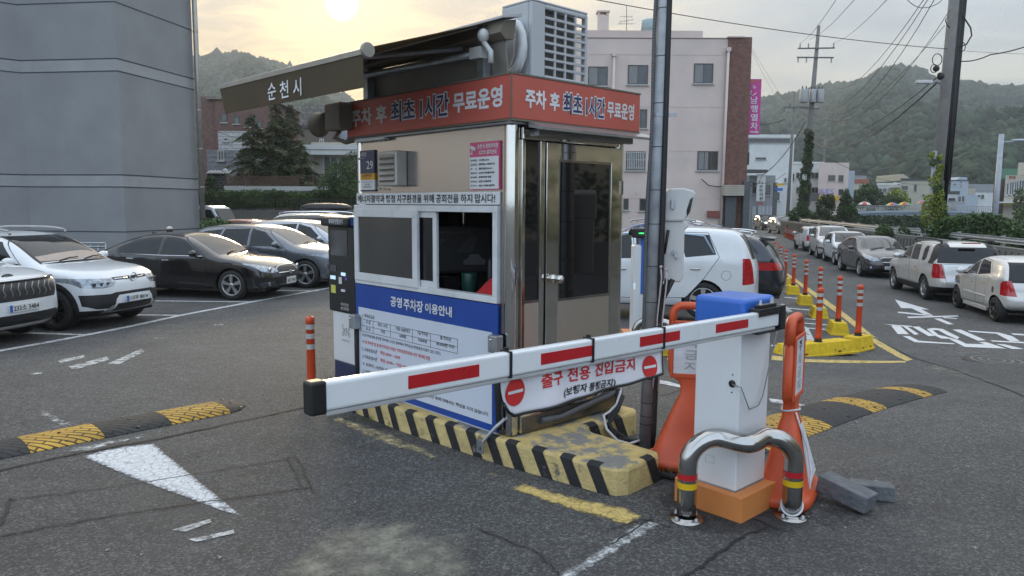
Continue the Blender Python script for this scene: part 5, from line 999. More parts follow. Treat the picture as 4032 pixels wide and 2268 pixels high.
        mb = MB(); mb.box((s.fo - s.L + .35, -s.W / 2 + .24, s.zb + .02), (s.fo - .40, s.W / 2 - .24, s.H * .5)); mb.box((s.fo - s.L + .12, -s.W / 2 + .16, s.zb + .01), (s.fo - .3, s.W / 2 - .16, s.zb + .05)); link('underbody', mb, 'seam_dark', t, True)
        return t
    def wheels(s, style=5, mat='alloy', w=.205):
        def fn(t):
            r = s.r; rr = r * .70
            mb = MB(); mb.lathe([(rr * .96, -w / 2 + .01), (rr, -w / 2), (r * .93, -w / 2 - .006), (r * .985, -w / 2 + .025), (r, -w / 4), (r, w / 4), (r * .985, w / 2 - .025), (r * .93, w / 2 + .006), (rr, w / 2), (rr * .96, w / 2 - .01)], (0, 0, 0), 32, 0, 'y', close=False)
            rim = MB(); rim.lathe([(rr, .096), (rr * .99, .104), (rr * .93, .10), (rr * .90, .075), (rr * .90, -.05)], (0, 0, 0), 32, 0, 'y', close=False); rim.lathe([(rr * .9, .02), (0, .02)], (0, 0, 0), 24, 1, 'y', close=False); rim.lathe([(rr * .22, .08), (rr * .20, .098), (rr * .1, .104), (0, .104)], (0, 0, 0), 16, 0, 'y', close=False)
            for k in range(abs(style)):
                a = 2 * math.pi * k / abs(style) + .3; d = Vector((math.cos(a), 0, math.sin(a))); n = Vector((-math.sin(a), 0, math.cos(a))); hw = rr * (.19 if abs(style) <= 5 else .085); wi = rr * (.10 if abs(style) <= 5 else .06)
                p = [d * rr * .12 + n * wi, d * rr * .12 - n * wi, d * rr * .93 - n * hw, d * rr * .93 + n * hw]
                rim.prism([q + Vector((0, .076, 0)) for q in p], (0, .022, 0))
                if style <= 5: rim.lathe([(.009, .098), (.009, .102), (0, .102)], d * 0 + Vector((math.cos(a + .6) * rr * .27, 0, math.sin(a + .6) * rr * .27)), 6, 1, 'y', close=False)
            first = None
            for S in (0, -s.wb):
                for sy in (1, -1):
                    if first is None: o = link('wheel', mb, 'tyre', t, True); ri = link('rim', rim, [mat, 'trim_black'], o, True); first = (o, ri)
                    else: o = first[0].copy(); COL.objects.link(o); ri = first[1].copy(); COL.objects.link(ri); ri.parent = o; o.parent = t
                    o.location = (S, sy * (s.W / 2 - w / 2 - .015), s.r); o.rotation_euler = (0, 0, 0 if sy > 0 else math.pi)
        s.parts.append(fn)
    def mirrors(s, S, z, mat=None, hw=None):
        def fn(t):
            for sy in (1, -1):
                y = s.W / 2 - .03; mb = MB(); mb.ball((s.fo - S, sy * (y + .15), z), (.075, .115, .075), 14, 9, 0); m = link('wing_mirror', mb, mat or s.mat, t, True)
                mb = MB(); mb.obox((s.fo - S - .01, sy * (y + .03), z - .055), (.05, 0, 0), (0, .08, 0), (0, 0, .018)); link('mirror_arm', mb, 'trim_black', m, True)
        s.parts.append(fn)
    def box(s, name, c, h, mat, bevel=.006, rot=0., sides=(1, -1), pitch=0.):
        """small fitted box at (S, y, z), half sizes h, turned about z by rot on the + side"""
        def fn(t):
            for sy in sides:
                a = rot * sy; ex = Vector((math.cos(a), math.sin(a), 0)); ey = Vector((-math.sin(a), math.cos(a), 0)); ez = Vector((0, 0, 1))
                if pitch: ex, ez = ex * math.cos(pitch) + ez * math.sin(pitch), ez * math.cos(pitch) - ex * math.sin(pitch)
                mb = MB(); mb.obox((s.fo - c[0], sy * c[1], c[2]), ex * h[0], ey * h[1], ez * h[2]); link(name, mb, mat, t, True, bevel, 2)
        s.parts.append(fn)
    def surf_y(s, S, z): # half width of the skin at S, z
        best = min((abs(v.co.x - (s.fo - S)) * 2 + abs(v.co.z - z), v.co.y) for v in s.bm.verts if v.co.y > s.W * .3); return best[1]
    def surf_x(s, y, z, front=True):
        best = min((abs(v.co.y - y) + abs(v.co.z - z), v.co.x) for v in s.bm.verts if (v.co.x > -.3) == front and (front or v.co.x < s.fo - s.L + 1.)); return best[1]
    def handles(s, pts, mat='chrome'):
        for S, z in pts: s.box('door_handle', (S, s.surf_y(S, z) + .006, z), (.085, .014, .014), mat, .006)
    def plate(s, txt, y, z, front=True, w=.52, h=.11, blue=True, tilt=0.):
        x = s.surf_x(abs(y), z, front); sg = 1 if front else -1
        def fn(t):
            mb = MB(); e = .022; X = x + sg * e; mb.box((X - .008, y - w / 2, z - h / 2), (X + .008, y + w / 2, z + h / 2)); o = link('number_plate', mb, 'plate_white', t, True, .004)
            mb = MB(); X2 = X + sg * .0105; ex = Vector((0, sg * 1, 0))
            if blue: mb.obox(Vector((X + sg * .009, y - sg * w * .46, z)), (.0006, 0, 0), (0, w * .045, 0), (0, 0, h * .46), 1)
            n = len(txt); mb.text(txt, Vector((X2, y - sg * w * (.39 if blue else .44), z - h * .34)), ex * w * (.85 if blue else .88), (0, 0, h * .68), 0, .02); link('lettering', mb, ['ink_black', 'plate_blue'], o, True)
        s.parts.append(fn)
    def rails(s, s0, s1, y, z, mat='bumper_silver', r=.02):
        def fn(t):
            for sy in (1, -1):
                mb = MB(); n = 10; pts = [(s.fo - (s0 + (s1 - s0) * k / n), sy * (y - .03 * abs(k / n - .5)), z - .05 * abs(2 * k / n - 1) ** 4 + .0) for k in range(n + 1)]; mb.tube(pts, r, 8)
                for k in (0, n): mb.tube([pts[k], (pts[k][0], pts[k][1], pts[k][2] - .06)], r, 8)
                link('roof_rail', mb, mat, t, True)
        s.parts.append(fn)
    def bar(s, name, pts, r, mat, mirror=False):
        def fn(t):
            for sy in ((1, -1) if mirror else (1,)): mb = MB(); mb.tube([(s.fo - a, sy * b, c) for a, b, c in pts], r, 8); link(name, mb, mat, t, True)
        s.parts.append(fn)
    def add(s, name, mb, mat, bevel=0.): s.parts.append(lambda t: link(name, mb, mat, t, True, bevel))
    def wipers(s, S, z, mat='trim_black'): s.bar('wiper', [(S - .06, .10, z), (S + .02, .38, z + .03), (S + .06, .60, z + .03)], .012, mat); s.bar('wiper', [(S - .06, -.45, z), (S + .02, -.15, z + .03), (S + .05, .05, z + .035)], .012, mat)
def place(front_c, heading, fo=0): q = Vector((*front_c, 0)); q.z = hz(q.x, q.y); return q, R_(heading)
CM_ = {'windshield': 'car_glass', 'rear_window': 'car_glass', 'side_window': 'car_glass', 'quarter_window': 'car_glass', 'seam': 'seam_dark', 'cladding': 'trim_black', 'lower_trim': 'trim_black', 'grille': 'trim_black', 'headlight': 'lamp_glass', 'tail_light': 'tail_red', 'fog_lamp': 'lamp_dark', 'intake': 'trim_black', 'skid_plate': 'bumper_silver', 'glass_border': 'trim_black'}
LOT, ROAD = 'cars parked in the lot', 'cars parked along the road'
# --- black saloon (left lot)
def saloon(label, group, mat, txt, loc, head, back=False):
    c = Car(None, label, group, 4.865, 1.855, 1.465, 2.737, .95, .335, [(0, .70), (.12, .77), (.5, .875), (1.0, .95), (1.32, .99), (1.8, 1.25), (2.2, 1.415), (2.6, 1.47), (3.1, 1.46), (3.6, 1.37), (4.15, 1.13), (4.4, 1.075), (4.75, 1.05), (4.865, .98)], [(0, .70), (1.2, .93), (5, 1.02)], mat, nose=[(0, .06), (.3, .0), (.5, .0), (.7, .05), (.8, .10)], tail=[(0, .1), (.5, 0), (.9, .06)], scale=.985)
    c.arches()
    c.door([(1.62, .30), (1.56, .95), (1.60, .99), (2.18, 1.37), (2.60, 1.42), (2.72, .94), (2.74, .30)]); c.door([(2.78, .30), (2.76, .95), (2.64, 1.42), (3.2, 1.405), (3.62, 1.27), (3.83, 1.06), (3.5, .75), (3.34, .38)])
    c.cut('side_window', [(1.66, .975), (1.72, 1.03), (2.16, 1.315), (2.34, 1.365), (2.62, 1.385), (2.70, .975)], 'y'); c.cut('side_window#2', [(2.76, .975), (2.70, 1.385), (3.05, 1.375), (3.40, 1.30), (3.80, 1.10), (3.74, 1.005)], 'y')
    c.cut('windshield', [(-.70, .99), (.70, .99), (.64, 1.15), (.53, 1.40), (0, 1.425), (-.53, 1.40), (-.64, 1.15)], 'x', 1.2, 2.5, False); c.cut('rear_window', [(-.66, 1.13), (.66, 1.13), (.52, 1.38), (-.52, 1.38)], 'x', 3.3, 4.3, False)
    c.cut('headlight', [(.42, .62), (.60, .60), (.80, .64), (.90, .80), (.88, .83), (.60, .745), (.44, .69)], 'x', 0, 1.0); c.cut('fog_lamp', [(.52, .30), (.80, .30), (.84, .36), (.78, .41), (.56, .41)], 'x', 0, .8)
    c.cut('grille', [(-.40, .60), (.40, .60), (.42, .70), (.36, .735), (-.36, .735), (-.42, .70)], 'x', 0, .6, False); c.cut('grille#2', [(-.30, .46), (-.18, .43), (.18, .43), (.30, .46), (.40, .575), (-.40, .575)], 'x', 0, .6, False); c.cut('intake', [(-.38, .25), (.38, .25), (.34, .31), (-.34, .31)], 'x', 0, .6, False)
    c.cut('tail_light', [(.55, .76), (.85, .78), (.92, .96), (.58, .96)], 'x', 4.0, 5)
    x = c.surf_x(.2, .59); S0 = c.fo - x
    c.bar('grille_bar', [(S0 + .03, -.42, .588), (S0 - .015, -.2, .588), (S0 - .02, 0, .588), (S0 - .015, .2, .588), (S0 + .03, .42, .588)], .016, 'chrome'); c.bar('grille_surround', [(S0 + .07, y, z) for y, z in ((-.42, .60), (-.44, .70), (-.36, .745), (0, .75), (.36, .745), (.44, .70), (.42, .60), (.40, .56), (.30, .45), (.17, .42), (-.17, .42), (-.30, .45), (-.40, .56), (-.42, .60))], .011, 'chrome')
    mb = MB(); mb.box((x + .03, -.10, .568), (x + .05, .10, .608)); mb.box((x + .03, -.05, .545), (x + .049, .05, .63)); c.add('emblem', mb, 'chrome', .006)
    for sy in (1, -1): mb = MB(); mb.lathe([(.055, 0), (.06, .012), (.04, .02), (0, .022)], (c.surf_x(.66, .36) - .005, sy * .66, .36), 16, 0, 'x', close=False); c.add('fog_lens', mb, 'lamp_glass')
    for sy in (1, -1): mb = MB(); mb.lathe([(.062, 0), (.066, .01), (.045, .022), (0, .024)], (c.surf_x(.64, .68) - .01, sy * .62, .675), 18, 0, 'x', close=False); c.add('lamp_lens', mb, 'chrome')
    if txt: c.plate(txt, 0, .40, True, .42, .15, False)
    c.bar('window_trim', [(1.62, c.surf_y(1.7, .96) + .004, .965), (2.7, c.surf_y(2.7, .96) + .004, .968), (3.78, c.surf_y(3.7, .99) + .004, .995)], .009, 'chrome', True); c.handles([(2.55, .86), (3.45, .88)]); c.wheels(5); c.mirrors(1.78, 1.03); c.wipers(1.36, 1.01)
    mb = MB(); mb.prism([(c.fo - 3.35, -.01, 1.42), (c.fo - 3.55, -.01, 1.40), (c.fo - 3.55, -.01, 1.45)], (0, .02, 0)); c.add('antenna_fin', mb, 'trim_black')
    return c.finish(*place(loc, head), CM_)
saloon('black saloon with chrome grille and silver five-spoke wheels in the left lot', LOT, 'car_black', '40오 8410', (-5.95, 17.10), -11.5)
# --- white compact SUV (left lot)
def suv_white():
    c = Car(None, 'white compact SUV with black arches and folding beige windscreen shade, left lot', LOT, 4.225, 1.81, 1.60, 2.60, .86, .345, [(0, .86), (.08, .94), (.45, 1.02), (.95, 1.07), (1.18, 1.10), (1.72, 1.42), (2.05, 1.55), (2.5, 1.60), (3.3, 1.585), (3.7, 1.55), (3.95, 1.35), (4.225, 1.0)], [(0, .85), (1.1, 1.02), (4.3, 1.10)], 'car_white', nose=[(0, .08), (.25, .02), (.45, 0), (.65, .02), (.85, .06), (.95, .13)], planf=.24, tumble=.27)
    c.cut('lower_trim', [(0, .1), (4.3, .1), (4.3, .38), (3.9, .36), (1.25, .36), (.55, .34), (0, .34)], 'y', ymin=.55)
    c.arches(clad=.075)
    c.door([(1.42, .40), (1.36, 1.0), (1.50, 1.10), (1.95, 1.50), (2.30, 1.54), (2.42, 1.04), (2.42, .40)]); c.door([(2.46, .40), (2.46, 1.04), (2.36, 1.54), (3.0, 1.53), (3.4, 1.13), (3.2, .80), (3.02, .42)])
    c.cut('side_window', [(1.56, 1.07), (1.96, 1.44), (2.34, 1.50), (2.42, 1.07)], 'y'); c.cut('side_window#2', [(2.48, 1.07), (2.42, 1.50), (3.0, 1.49), (3.36, 1.14)], 'y')
    c.cut('glass_border', [(-.75, 1.085), (.75, 1.085), (.69, 1.3), (.62, 1.53), (-.62, 1.53), (-.69, 1.3)], 'x', 1.05, 2.3, False); c.cut('windshield', [(-.70, 1.11), (.70, 1.11), (.655, 1.3), (.585, 1.52), (-.585, 1.52), (-.655, 1.3)], 'x', 1.05, 2.3, False)
    c.cut('sun_shade', [(-.68, 1.13), (.68, 1.13), (.66, 1.22), (.40, 1.255), (.1, 1.25), (-.2, 1.235), (-.5, 1.21), (-.66, 1.20)], 'x', 1.05, 2.3, False)
    c.cut('headlight', [(.36, .80), (.44, .72), (.62, .70), (.84, .72), (.92, .84), (.90, .875), (.40, .85)], 'x', 0, .9); c.cut('grille', [(-.38, .815), (.38, .815), (.40, .865), (-.40, .865)], 'x', 0, .6, False)
    c.cut('intake', [(.46, .36), (.70, .36), (.84, .42), (.86, .60), (.50, .60), (.42, .62), (-.0, .625), (-.0, .575), (.36, .57), (.42, .50)], 'x', 0, .8); c.cut('grille#2', [(-.46, .30), (.46, .30), (.40, .43), (-.40, .43)], 'x', 0, .6, False); c.cut('skid_plate', [(-.60, .20), (.60, .20), (.62, .27), (.50, .40), (.44, .42), (.47, .30), (.44, .275), (-.44, .275), (-.47, .30), (-.44, .42), (-.50, .40), (-.62, .27)], 'x', 0, .6, False)
    x = c.surf_x(.1, .84); S0 = c.fo - x; c.bar('grille_bar', [(S0 + .05, -.36, .835), (S0 - .005, -.12, .838)], .012, 'chrome'); c.bar('grille_bar', [(S0 + .05, .36, .835), (S0 - .005, .12, .838)], .012, 'chrome')
    mb = MB(); mb.lathe([(.075, 0), (.085, .012), (.07, .02), (.062, .012)], (x + .012, 0, .845), 24, 0, 'x', close=False); mb.obox((x + .022, .018, .845), (.006, 0, 0), (0, .03, .012), (0, .004, -.02)); mb.obox((x + .022, -.018, .845), (.006, 0, 0), (0, .03, .012), (0, .004, -.02)); c.add('emblem', mb, 'chrome')
    for sy in (1, -1):
        for y in (.50, .60, .71): mb = MB(); mb.box((c.surf_x(y, .76) - .012, sy * y - .04, .735), (c.surf_x(y, .76) + .004, sy * y + .04, .795)); c.add('lamp_cell', mb, 'lamp_dark', .008)
    c.plate('115무 8014', 0, .495, True); c.handles([(2.24, .92), (3.05, .95)], 'car_white'); c.wheels(10, 'alloy_dark'); c.mirrors(1.55, 1.13); c.wipers(1.16, 1.13); c.rails(1.95, 3.6, .60, 1.66); c.bar('cowl_trim', [(1.20, -.72, 1.092), (1.14, -.3, 1.115), (1.13, 0, 1.118), (1.14, .3, 1.115), (1.20, .72, 1.092)], .012, 'chrome')
    return c.finish(*place((-7.30, 12.98), -13.), dict(CM_, sun_shade='shade_beige'))
suv_white()
# --- white people carrier at the left edge
def carrier():
    c = Car(None, 'large white people carrier with wide dark grille cut by the left edge', LOT, 5.155, 1.995, 1.74, 3.09, .97, .36, [(0, .92), (.1, 1.0), (.5, 1.08), (1.0, 1.13), (1.2, 1.16), (1.9, 1.56), (2.3, 1.70), (2.9, 1.74), (4.6, 1.72), (4.95, 1.62), (5.155, 1.2)], [(0, .9), (1.1, 1.05), (5.2, 1.12)], 'car_white', nose=[(0, .10), (.25, .02), (.45, 0), (.7, .02), (.95, .05)], planf=.20, tumble=.24)
    c.arches(); c.door([(1.5, .36), (1.46, 1.06), (2.2, 1.55), (2.6, 1.62), (2.66, .36)])
    c.cut('side_window', [(1.66, 1.10), (2.2, 1.50), (2.62, 1.57), (2.64, 1.10)], 'y'); c.cut('windshield', [(-.80, 1.17), (.80, 1.17), (.66, 1.64), (-.66, 1.64)], 'x', 1.1, 2.6, False)
    c.cut('grille', [(-.66, .66), (.66, .66), (.74, .74), (.77, .93), (-.77, .93), (-.74, .74)], 'x', 0, .7, False); c.cut('headlight', [(.78, .72), (.94, .74), (.95, .96), (.80, .93)], 'x', 0, .9); c.cut('intake', [(-.70, .30), (.70, .30), (.80, .42), (.66, .47), (-.66, .47), (-.80, .42)], 'x', 0, .7, False); c.cut('lower_trim', [(.70, .26), (.93, .3), (.93, .62), (.90, .62), (.88, .40)], 'x', 0, .8)
    x = c.surf_x(.2, .8); S0 = c.fo - x
    for k in range(12):
        y = -.66 + k * .12; xx = c.surf_x(abs(y), .8); c.bar('grille_rib', [(c.fo - xx - .006, y, .69), (c.fo - xx - .012, y + .035, .76), (c.fo - xx - .012, y, .83), (c.fo - xx - .006, y + .03, .915)], .006, 'bumper_silver')
    c.bar('grille_trim', [(c.fo - c.surf_x(abs(y), .94) - .01, y, .945) for y in (-.78, -.5, -.2, 0, .2, .5, .78)], .018, 'chrome'); c.bar('skid_trim', [(c.fo - c.surf_x(abs(y), .28) - .02, y, .285 + .02 * (abs(y) > .5)) for y in (-.92, -.7, -.5, -.2, 0, .2, .5, .7, .92)], .04, 'bumper_silver')
    mb = MB(); mb.ball((c.surf_x(0, 1.0) + .01, 0, 1.0), (.012, .10, .035), 18, 8); c.add('emblem', mb, 'black_plastic'); mb = MB(); mb.text('KIA', (c.surf_x(0, 1.0) + .024, -.065, .985), (0, .13, 0), (0, 0, .032), 0, .03); c.add('emblem_lettering', mb, 'chrome')
    c.plate('233소 3484', 0, .565, True); c.wheels(10); c.mirrors(1.72, 1.17); c.wipers(1.2, 1.2)
    return c.finish(*place((-7.95, 10.82), -11.), CM_)
carrier()
# --- generic crossover / wagon
def cross(label, group, mat, loc, head, L=4.67, W=1.845, H=1.67, wb=2.705, fo=.93, r=.355, glass='car_glass', rails=None, clad=0., scale=1., tail='up', spoiler=False, far=False, txt=None, front=True, wheel=('alloy', 5), mirror=None, lamp=None):
    k = H / 1.67; b = 1.09 * k
    top = [(0, .86 * k), (.08, .95 * k), (.5, 1.04 * k), (1.0, 1.09 * k), (1.22, 1.12 * k), (1.85, 1.47 * k), (2.2, 1.61 * k), (2.7, 1.67 * k), (L - 1.1, 1.65 * k), (L - .55, 1.57 * k), (L - .22, 1.25 * k), (L, .98 * k)]
    c = Car(None, label, group, L, W, H, wb, fo, r, top, [(0, .86 * k), (1.2, 1.04 * k), (L, 1.14 * k)], mat, nose=[(0, .08), (.3, .01), (.5, 0), (.75, .04), (.95, .12)], tail=[(0, .10), (.35, 0), (.6, 0), (1., .06)], tumble=.25, scale=scale, nx=40 if far else 60)
    c.arches(clad=clad)
    if not far:
        m = fo + wb * .56; c.door([(1.45, .36), (1.42, 1.02 * k), (1.98, 1.5 * k), (m - .1, 1.59 * k), (m, 1.06 * k), (m, .36)]); c.door([(m + .04, .36), (m + .04, 1.06 * k), (m - .06, 1.59 * k), (m + .75, 1.56 * k), (m + 1.0, 1.12 * k), (m + .72, .78), (m + .62, .40)])
    m = fo + wb * .56
    c.cut('side_window', [(1.60, 1.08 * k), (2.05, 1.46 * k), (2.35, 1.535 * k), (m - .05, 1.555 * k), (m, 1.09 * k)], 'y'); c.cut('side_window#2', [(m + .06, 1.09 * k), (m + .01, 1.555 * k), (m + .70, 1.53 * k), (m + .88, 1.14 * k)], 'y'); c.cut('quarter_window', [(m + .95, 1.16 * k), (m + .78, 1.52 * k), (L - .82, 1.46 * k), (L - .60, 1.22 * k)], 'y')
    c.cut('windshield', [(-.72, 1.13 * k), (.72, 1.13 * k), (.66, 1.35 * k), (.58, 1.59 * k), (-.58, 1.59 * k), (-.66, 1.35 * k)], 'x', 1.1, 2.6, False); c.cut('rear_window', [(-.68, 1.12 * k), (.68, 1.12 * k), (.56, 1.50 * k), (-.56, 1.50 * k)], 'x', L - .7, L, False)
    c.cut('headlight', [(.42, .80 * k), (.50, .73 * k), (.82, .76 * k), (.93, .88 * k), (.90, .91 * k), (.46, .87 * k)], 'x', 0, 1.); c.cut('grille', [(-.40, .58 * k), (.40, .58 * k), (.44, .86 * k), (-.44, .86 * k)], 'x', 0, .6, False); c.cut('intake', [(-.60, .30), (.60, .30), (.66, .44), (-.66, .44)], 'x', 0, .6, False); c.cut('fog_lamp', [(.66, .50), (.86, .52), (.86, .62), (.68, .60)], 'x', 0, .9)
    c.cut('tail_light', [(.50, .84 * k), (.95, .84 * k), (.95, 1.02 * k), (.50, 1.0 * k)], 'x', L - .75, L + 1); c.cut('lower_trim', [(-.8, .2), (.8, .2), (.85, .42), (-.85, .42)], 'x', L - .7, L + 1, False)
    if not far:
        x = c.surf_x(.2, .75)
        for z in (.64, .71, .78): c.bar('grille_bar', [(c.fo - c.surf_x(abs(y), z * k) - .004, y, z * k) for y in (-.40, -.2, 0, .2, .40)], .008, 'chrome')
        c.bar('lamp_strip', [(c.fo - c.surf_x(y, z) - .003, y, z) for y, z in ((.45, .86 * k), (.50, .74 * k), (.62, .70 * k), (.80, .71 * k))], .012, 'lamp_glass', True); c.handles([(m - .2, .94 * k), (m + .7, .97 * k)], mat); c.wipers(1.22, 1.15 * k)
    if spoiler: mb = MB(); mb.prism([(c.fo - L + .62, -.60, 1.585 * k), (c.fo - L + .28, -.58, 1.55 * k), (c.fo - L + .30, -.58, 1.50 * k), (c.fo - L + .56, -.60, 1.50 * k)], (0, 1.20, 0)); c.add('spoiler', mb, mat, .01)
    if rails: c.rails(2.1, L - .8, .62, 1.72 * k, rails)
    if txt: c.plate(txt, 0, (.48 if front else .75), front)
    c.wheels(wheel[1], wheel[0]); c.mirrors(1.66, 1.15 * k, mirror)
    return c.finish(*place(loc, head), dict(CM_, windshield=glass, **({'tail_light': lamp} if lamp else {})))
cross('grey crossover with bright curved lamp strips behind the black saloon', LOT, 'car_grey', (-5.0, 19.5), -11, H=1.59, L=4.55, glass='car_glass_light')
cross('silver blue SUV with silver wing mirror in the third row behind the black saloon', LOT, 'car_silver_blue', (-4.45, 21.7), -11, L=4.7, H=1.66, glass='car_glass_light')
cross('dark wagon with bright roof rails behind the silver blue SUV', LOT, 'car_black', (-4.3, 24.3), -11, L=4.9, H=1.80, rails='chrome', far=True)
cross('orange red car showing only roof and windows behind the parked row', LOT, 'car_orange', (-7.6, 26.6), -8, L=4.3, H=1.58, far=True)
rb = cross('white SUV carrying a black roof box at the back of the lot', LOT, 'car_white_b', (-5.6, 28.6), -8, L=4.8, H=1.80, far=True)
mb = MB(); mb.ball((0, 0, 0), 1, 22, 12); mb.v = [(-.25 + 1.0 * np.sign(x) * abs(x) ** .6, .42 * np.sign(y) * abs(y) ** .6, .19 * z if z > 0 else .12 * z) for x, y, z in mb.v]
A_ = ABS[rb.name]; mb.v = [tuple(A_ @ Vector((x - 1.3, y, z + 1.95))) for x, y, z in mb.v]; link('roof_box', mb, 'black_plastic', label='glossy black roof box strapped on the white SUV', cat='roof box')
cross('white hatchback behind the shrub at the corner of the grey building', LOT, 'car_white_b', (-13.3, 33.2), -8, L=4.3, H=1.50, far=True)
def truck():
    t = thing('small_truck', 'small white cab-over truck half hidden by the corner of the grey building', 'truck', (-14.1, 36.2, hz(-14.1, 36.2)), R_(-8)); mb = MB()
    pr = [(-1.6, .5), (.55, .5), (.62, .95), (.50, 1.15), (.08, 1.90), (-.2, 2.0), (-1.5, 2.0), (-1.6, 1.9)]; mb.prism([(x, -.82, z) for x, z in pr], (0, 1.64, 0)); link('cab', mb, 'car_white_b', t, True, .05, 3)
    for y in (-.826, .826):
        mb = MB(); mb.prism([(x, y, z) for x, z in ((-.55, 1.22), (.30, 1.22), (.30, 1.30), (.02, 1.80), (-.55, 1.84))], (0, .01 * np.sign(y), 0)); link('side_window', mb, 'car_glass', t, True); mb = MB(); mb.prism([(x, y, z) for x, z in ((-1.3, 1.25), (-.68, 1.22), (-.68, 1.84), (-1.3, 1.84))], (0, .01 * np.sign(y), 0)); link('side_window', mb, 'car_glass', t, True)
    mb = MB(); mb.obox((.36, 0, 1.5), (.195, 0, -.35), (0, .7, 0), (.006, 0, .004)); link('windshield', mb, 'car_glass', t, True)
    mb = MB(); mb.box((-4.2, -.85, .85), (-1.7, .85, 1.25)); link('bed', mb, 'car_white_b', t, True, .02)
    for x in (0, -2.9):
        for y in (-.72, .72): mb = MB(); mb.lathe([(.2, -.1), (.33, -.1), (.33, .1), (.2, .1)], (x, y, .33), 24, 0, 'y'); link('wheel', mb, 'tyre', t, True)
    mb = MB(); mb.ball((.42, -1.0, 1.35), (.06, .09, .17)); link('wing_mirror', mb, 'trim_black', t, True); return t
truck()
# --- right side, behind the barrier: people carrier seen from its rear quarter
def carens():
    c = Car(None, 'tall white estate car with dark side glass parked behind the barrier post', LOT, 4.545, 1.80, 1.65, 2.70, .90, .335, [(0, .82), (.08, .90), (.5, 1.0), (.95, 1.06), (1.15, 1.10), (1.8, 1.45), (2.15, 1.57), (2.7, 1.64), (3.6, 1.64), (4.15, 1.60), (4.38, 1.46), (4.545, 1.0)], [(0, .82), (1.1, 1.0), (4.6, 1.10)], 'car_white', scale=1.09, p=12., tail=[(0, .08), (.4, 0), (.7, 0), (1.1, .02), (1.4, .05)], planr=.14, tumble=.24)
    c.arches(); m = 2.35
    c.door([(1.36, .34), (1.32, 1.0), (1.95, 1.48), (m - .08, 1.56), (m, 1.02), (m, .34)]); c.door([(m + .04, .34), (m + .04, 1.02), (m - .04, 1.56), (3.65, 1.54), (3.86, 1.12), (3.62, .75), (3.30, .38)])
    c.cut('side_window', [(1.50, 1.05), (1.98, 1.44), (m - .06, 1.50), (m, 1.06)], 'y'); c.cut('side_window#2', [(m + .07, 1.06), (m + .02, 1.53), (3.10, 1.53), (3.25, 1.10)], 'y'); c.cut('quarter_window', [(3.275, 1.10), (3.13, 1.53), (3.66, 1.50), (3.80, 1.16)], 'y')
    c.cut('windshield', [(-.72, 1.11), (.72, 1.11), (.58, 1.55), (-.58, 1.55)], 'x', 1., 2.4, False); c.cut('rear_window', [(-.70, 1.08), (.70, 1.08), (.66, 1.50), (-.66, 1.50)], 'x', 3.9, 4.7, False); c.cut('tail_light', [(.70, .66), (.95, .62), (.95, 1.10), (.76, 1.10)], 'x', 4.26, 5)
    c.cut('headlight', [(.45, .66), (.92, .70), (.92, .86), (.5, .80)], 'x', 0, 1.); c.cut('seam#2', [(3.98 + .085 * math.cos(a), .80 + .085 * math.sin(a)) for a in np.linspace(0, 2 * math.pi, 25)[:-1]], 'y'); c.cut('fuel_flap', [(3.98 + .079 * math.cos(a), .80 + .079 * math.sin(a)) for a in np.linspace(0, 2 * math.pi, 25)[:-1]], 'y')
    c.bar('rain_visor', [(1.98, c.surf_y(2.0, 1.47), 1.475), (2.4, c.surf_y(2.4, 1.52) + .005, 1.525), (3.1, c.surf_y(3.1, 1.52) + .005, 1.525), (3.58, c.surf_y(3.5, 1.48) + .006, 1.48), (3.76, c.surf_y(3.7, 1.2) + .006, 1.18)], .018, M('visor_blue', (.30, .40, .52), .25), True)
    c.handles([(2.15, .86), (3.45, .90)], 'chrome'); c.wheels(5); c.mirrors(1.58, 1.10); c.wipers(1.15, 1.13); return c
c = carens(); hd_ = 163.; r0 = Vector((4.9, 14.95)); f0 = r0 + Vector((math.cos(R_(hd_)), math.sin(R_(hd_)))) * 3.92; c.finish(*place((f0.x, f0.y), hd_), CM_)
def park(rear, head, back, **k): f = Vector(rear) + Vector((math.cos(R_(head)), math.sin(R_(head)))) * back; return dict(loc=(f.x, f.y), head=head, **k)
cross('dark navy SUV with rear spoiler and red tail lamp behind the white estate', LOT, 'car_navy', **park((6.62, 17.95), 158, 3.86, L=4.8, W=1.89, H=1.72, wb=2.78, fo=.94, r=.37, spoiler=True, rails='chrome', lamp='tail_red'))
cross('blue SUV with roof rails, only its roof showing past the camera housing', LOT, 'car_blue', **park((6.2, 22.0), 162, 3.8, H=1.86, rails='bumper_silver', far=True, spoiler=True))
cross('pale SUV roof with rear spoiler beyond the blue one', LOT, 'car_silver_blue', **park((7.4, 25.2), 162, 3.8, H=1.90, far=True, spoiler=True)); cross('silver van roof furthest along the row by the pink building', LOT, 'car_silver', **park((8.0, 28.6), 162, 3.8, H=2.02, far=True))
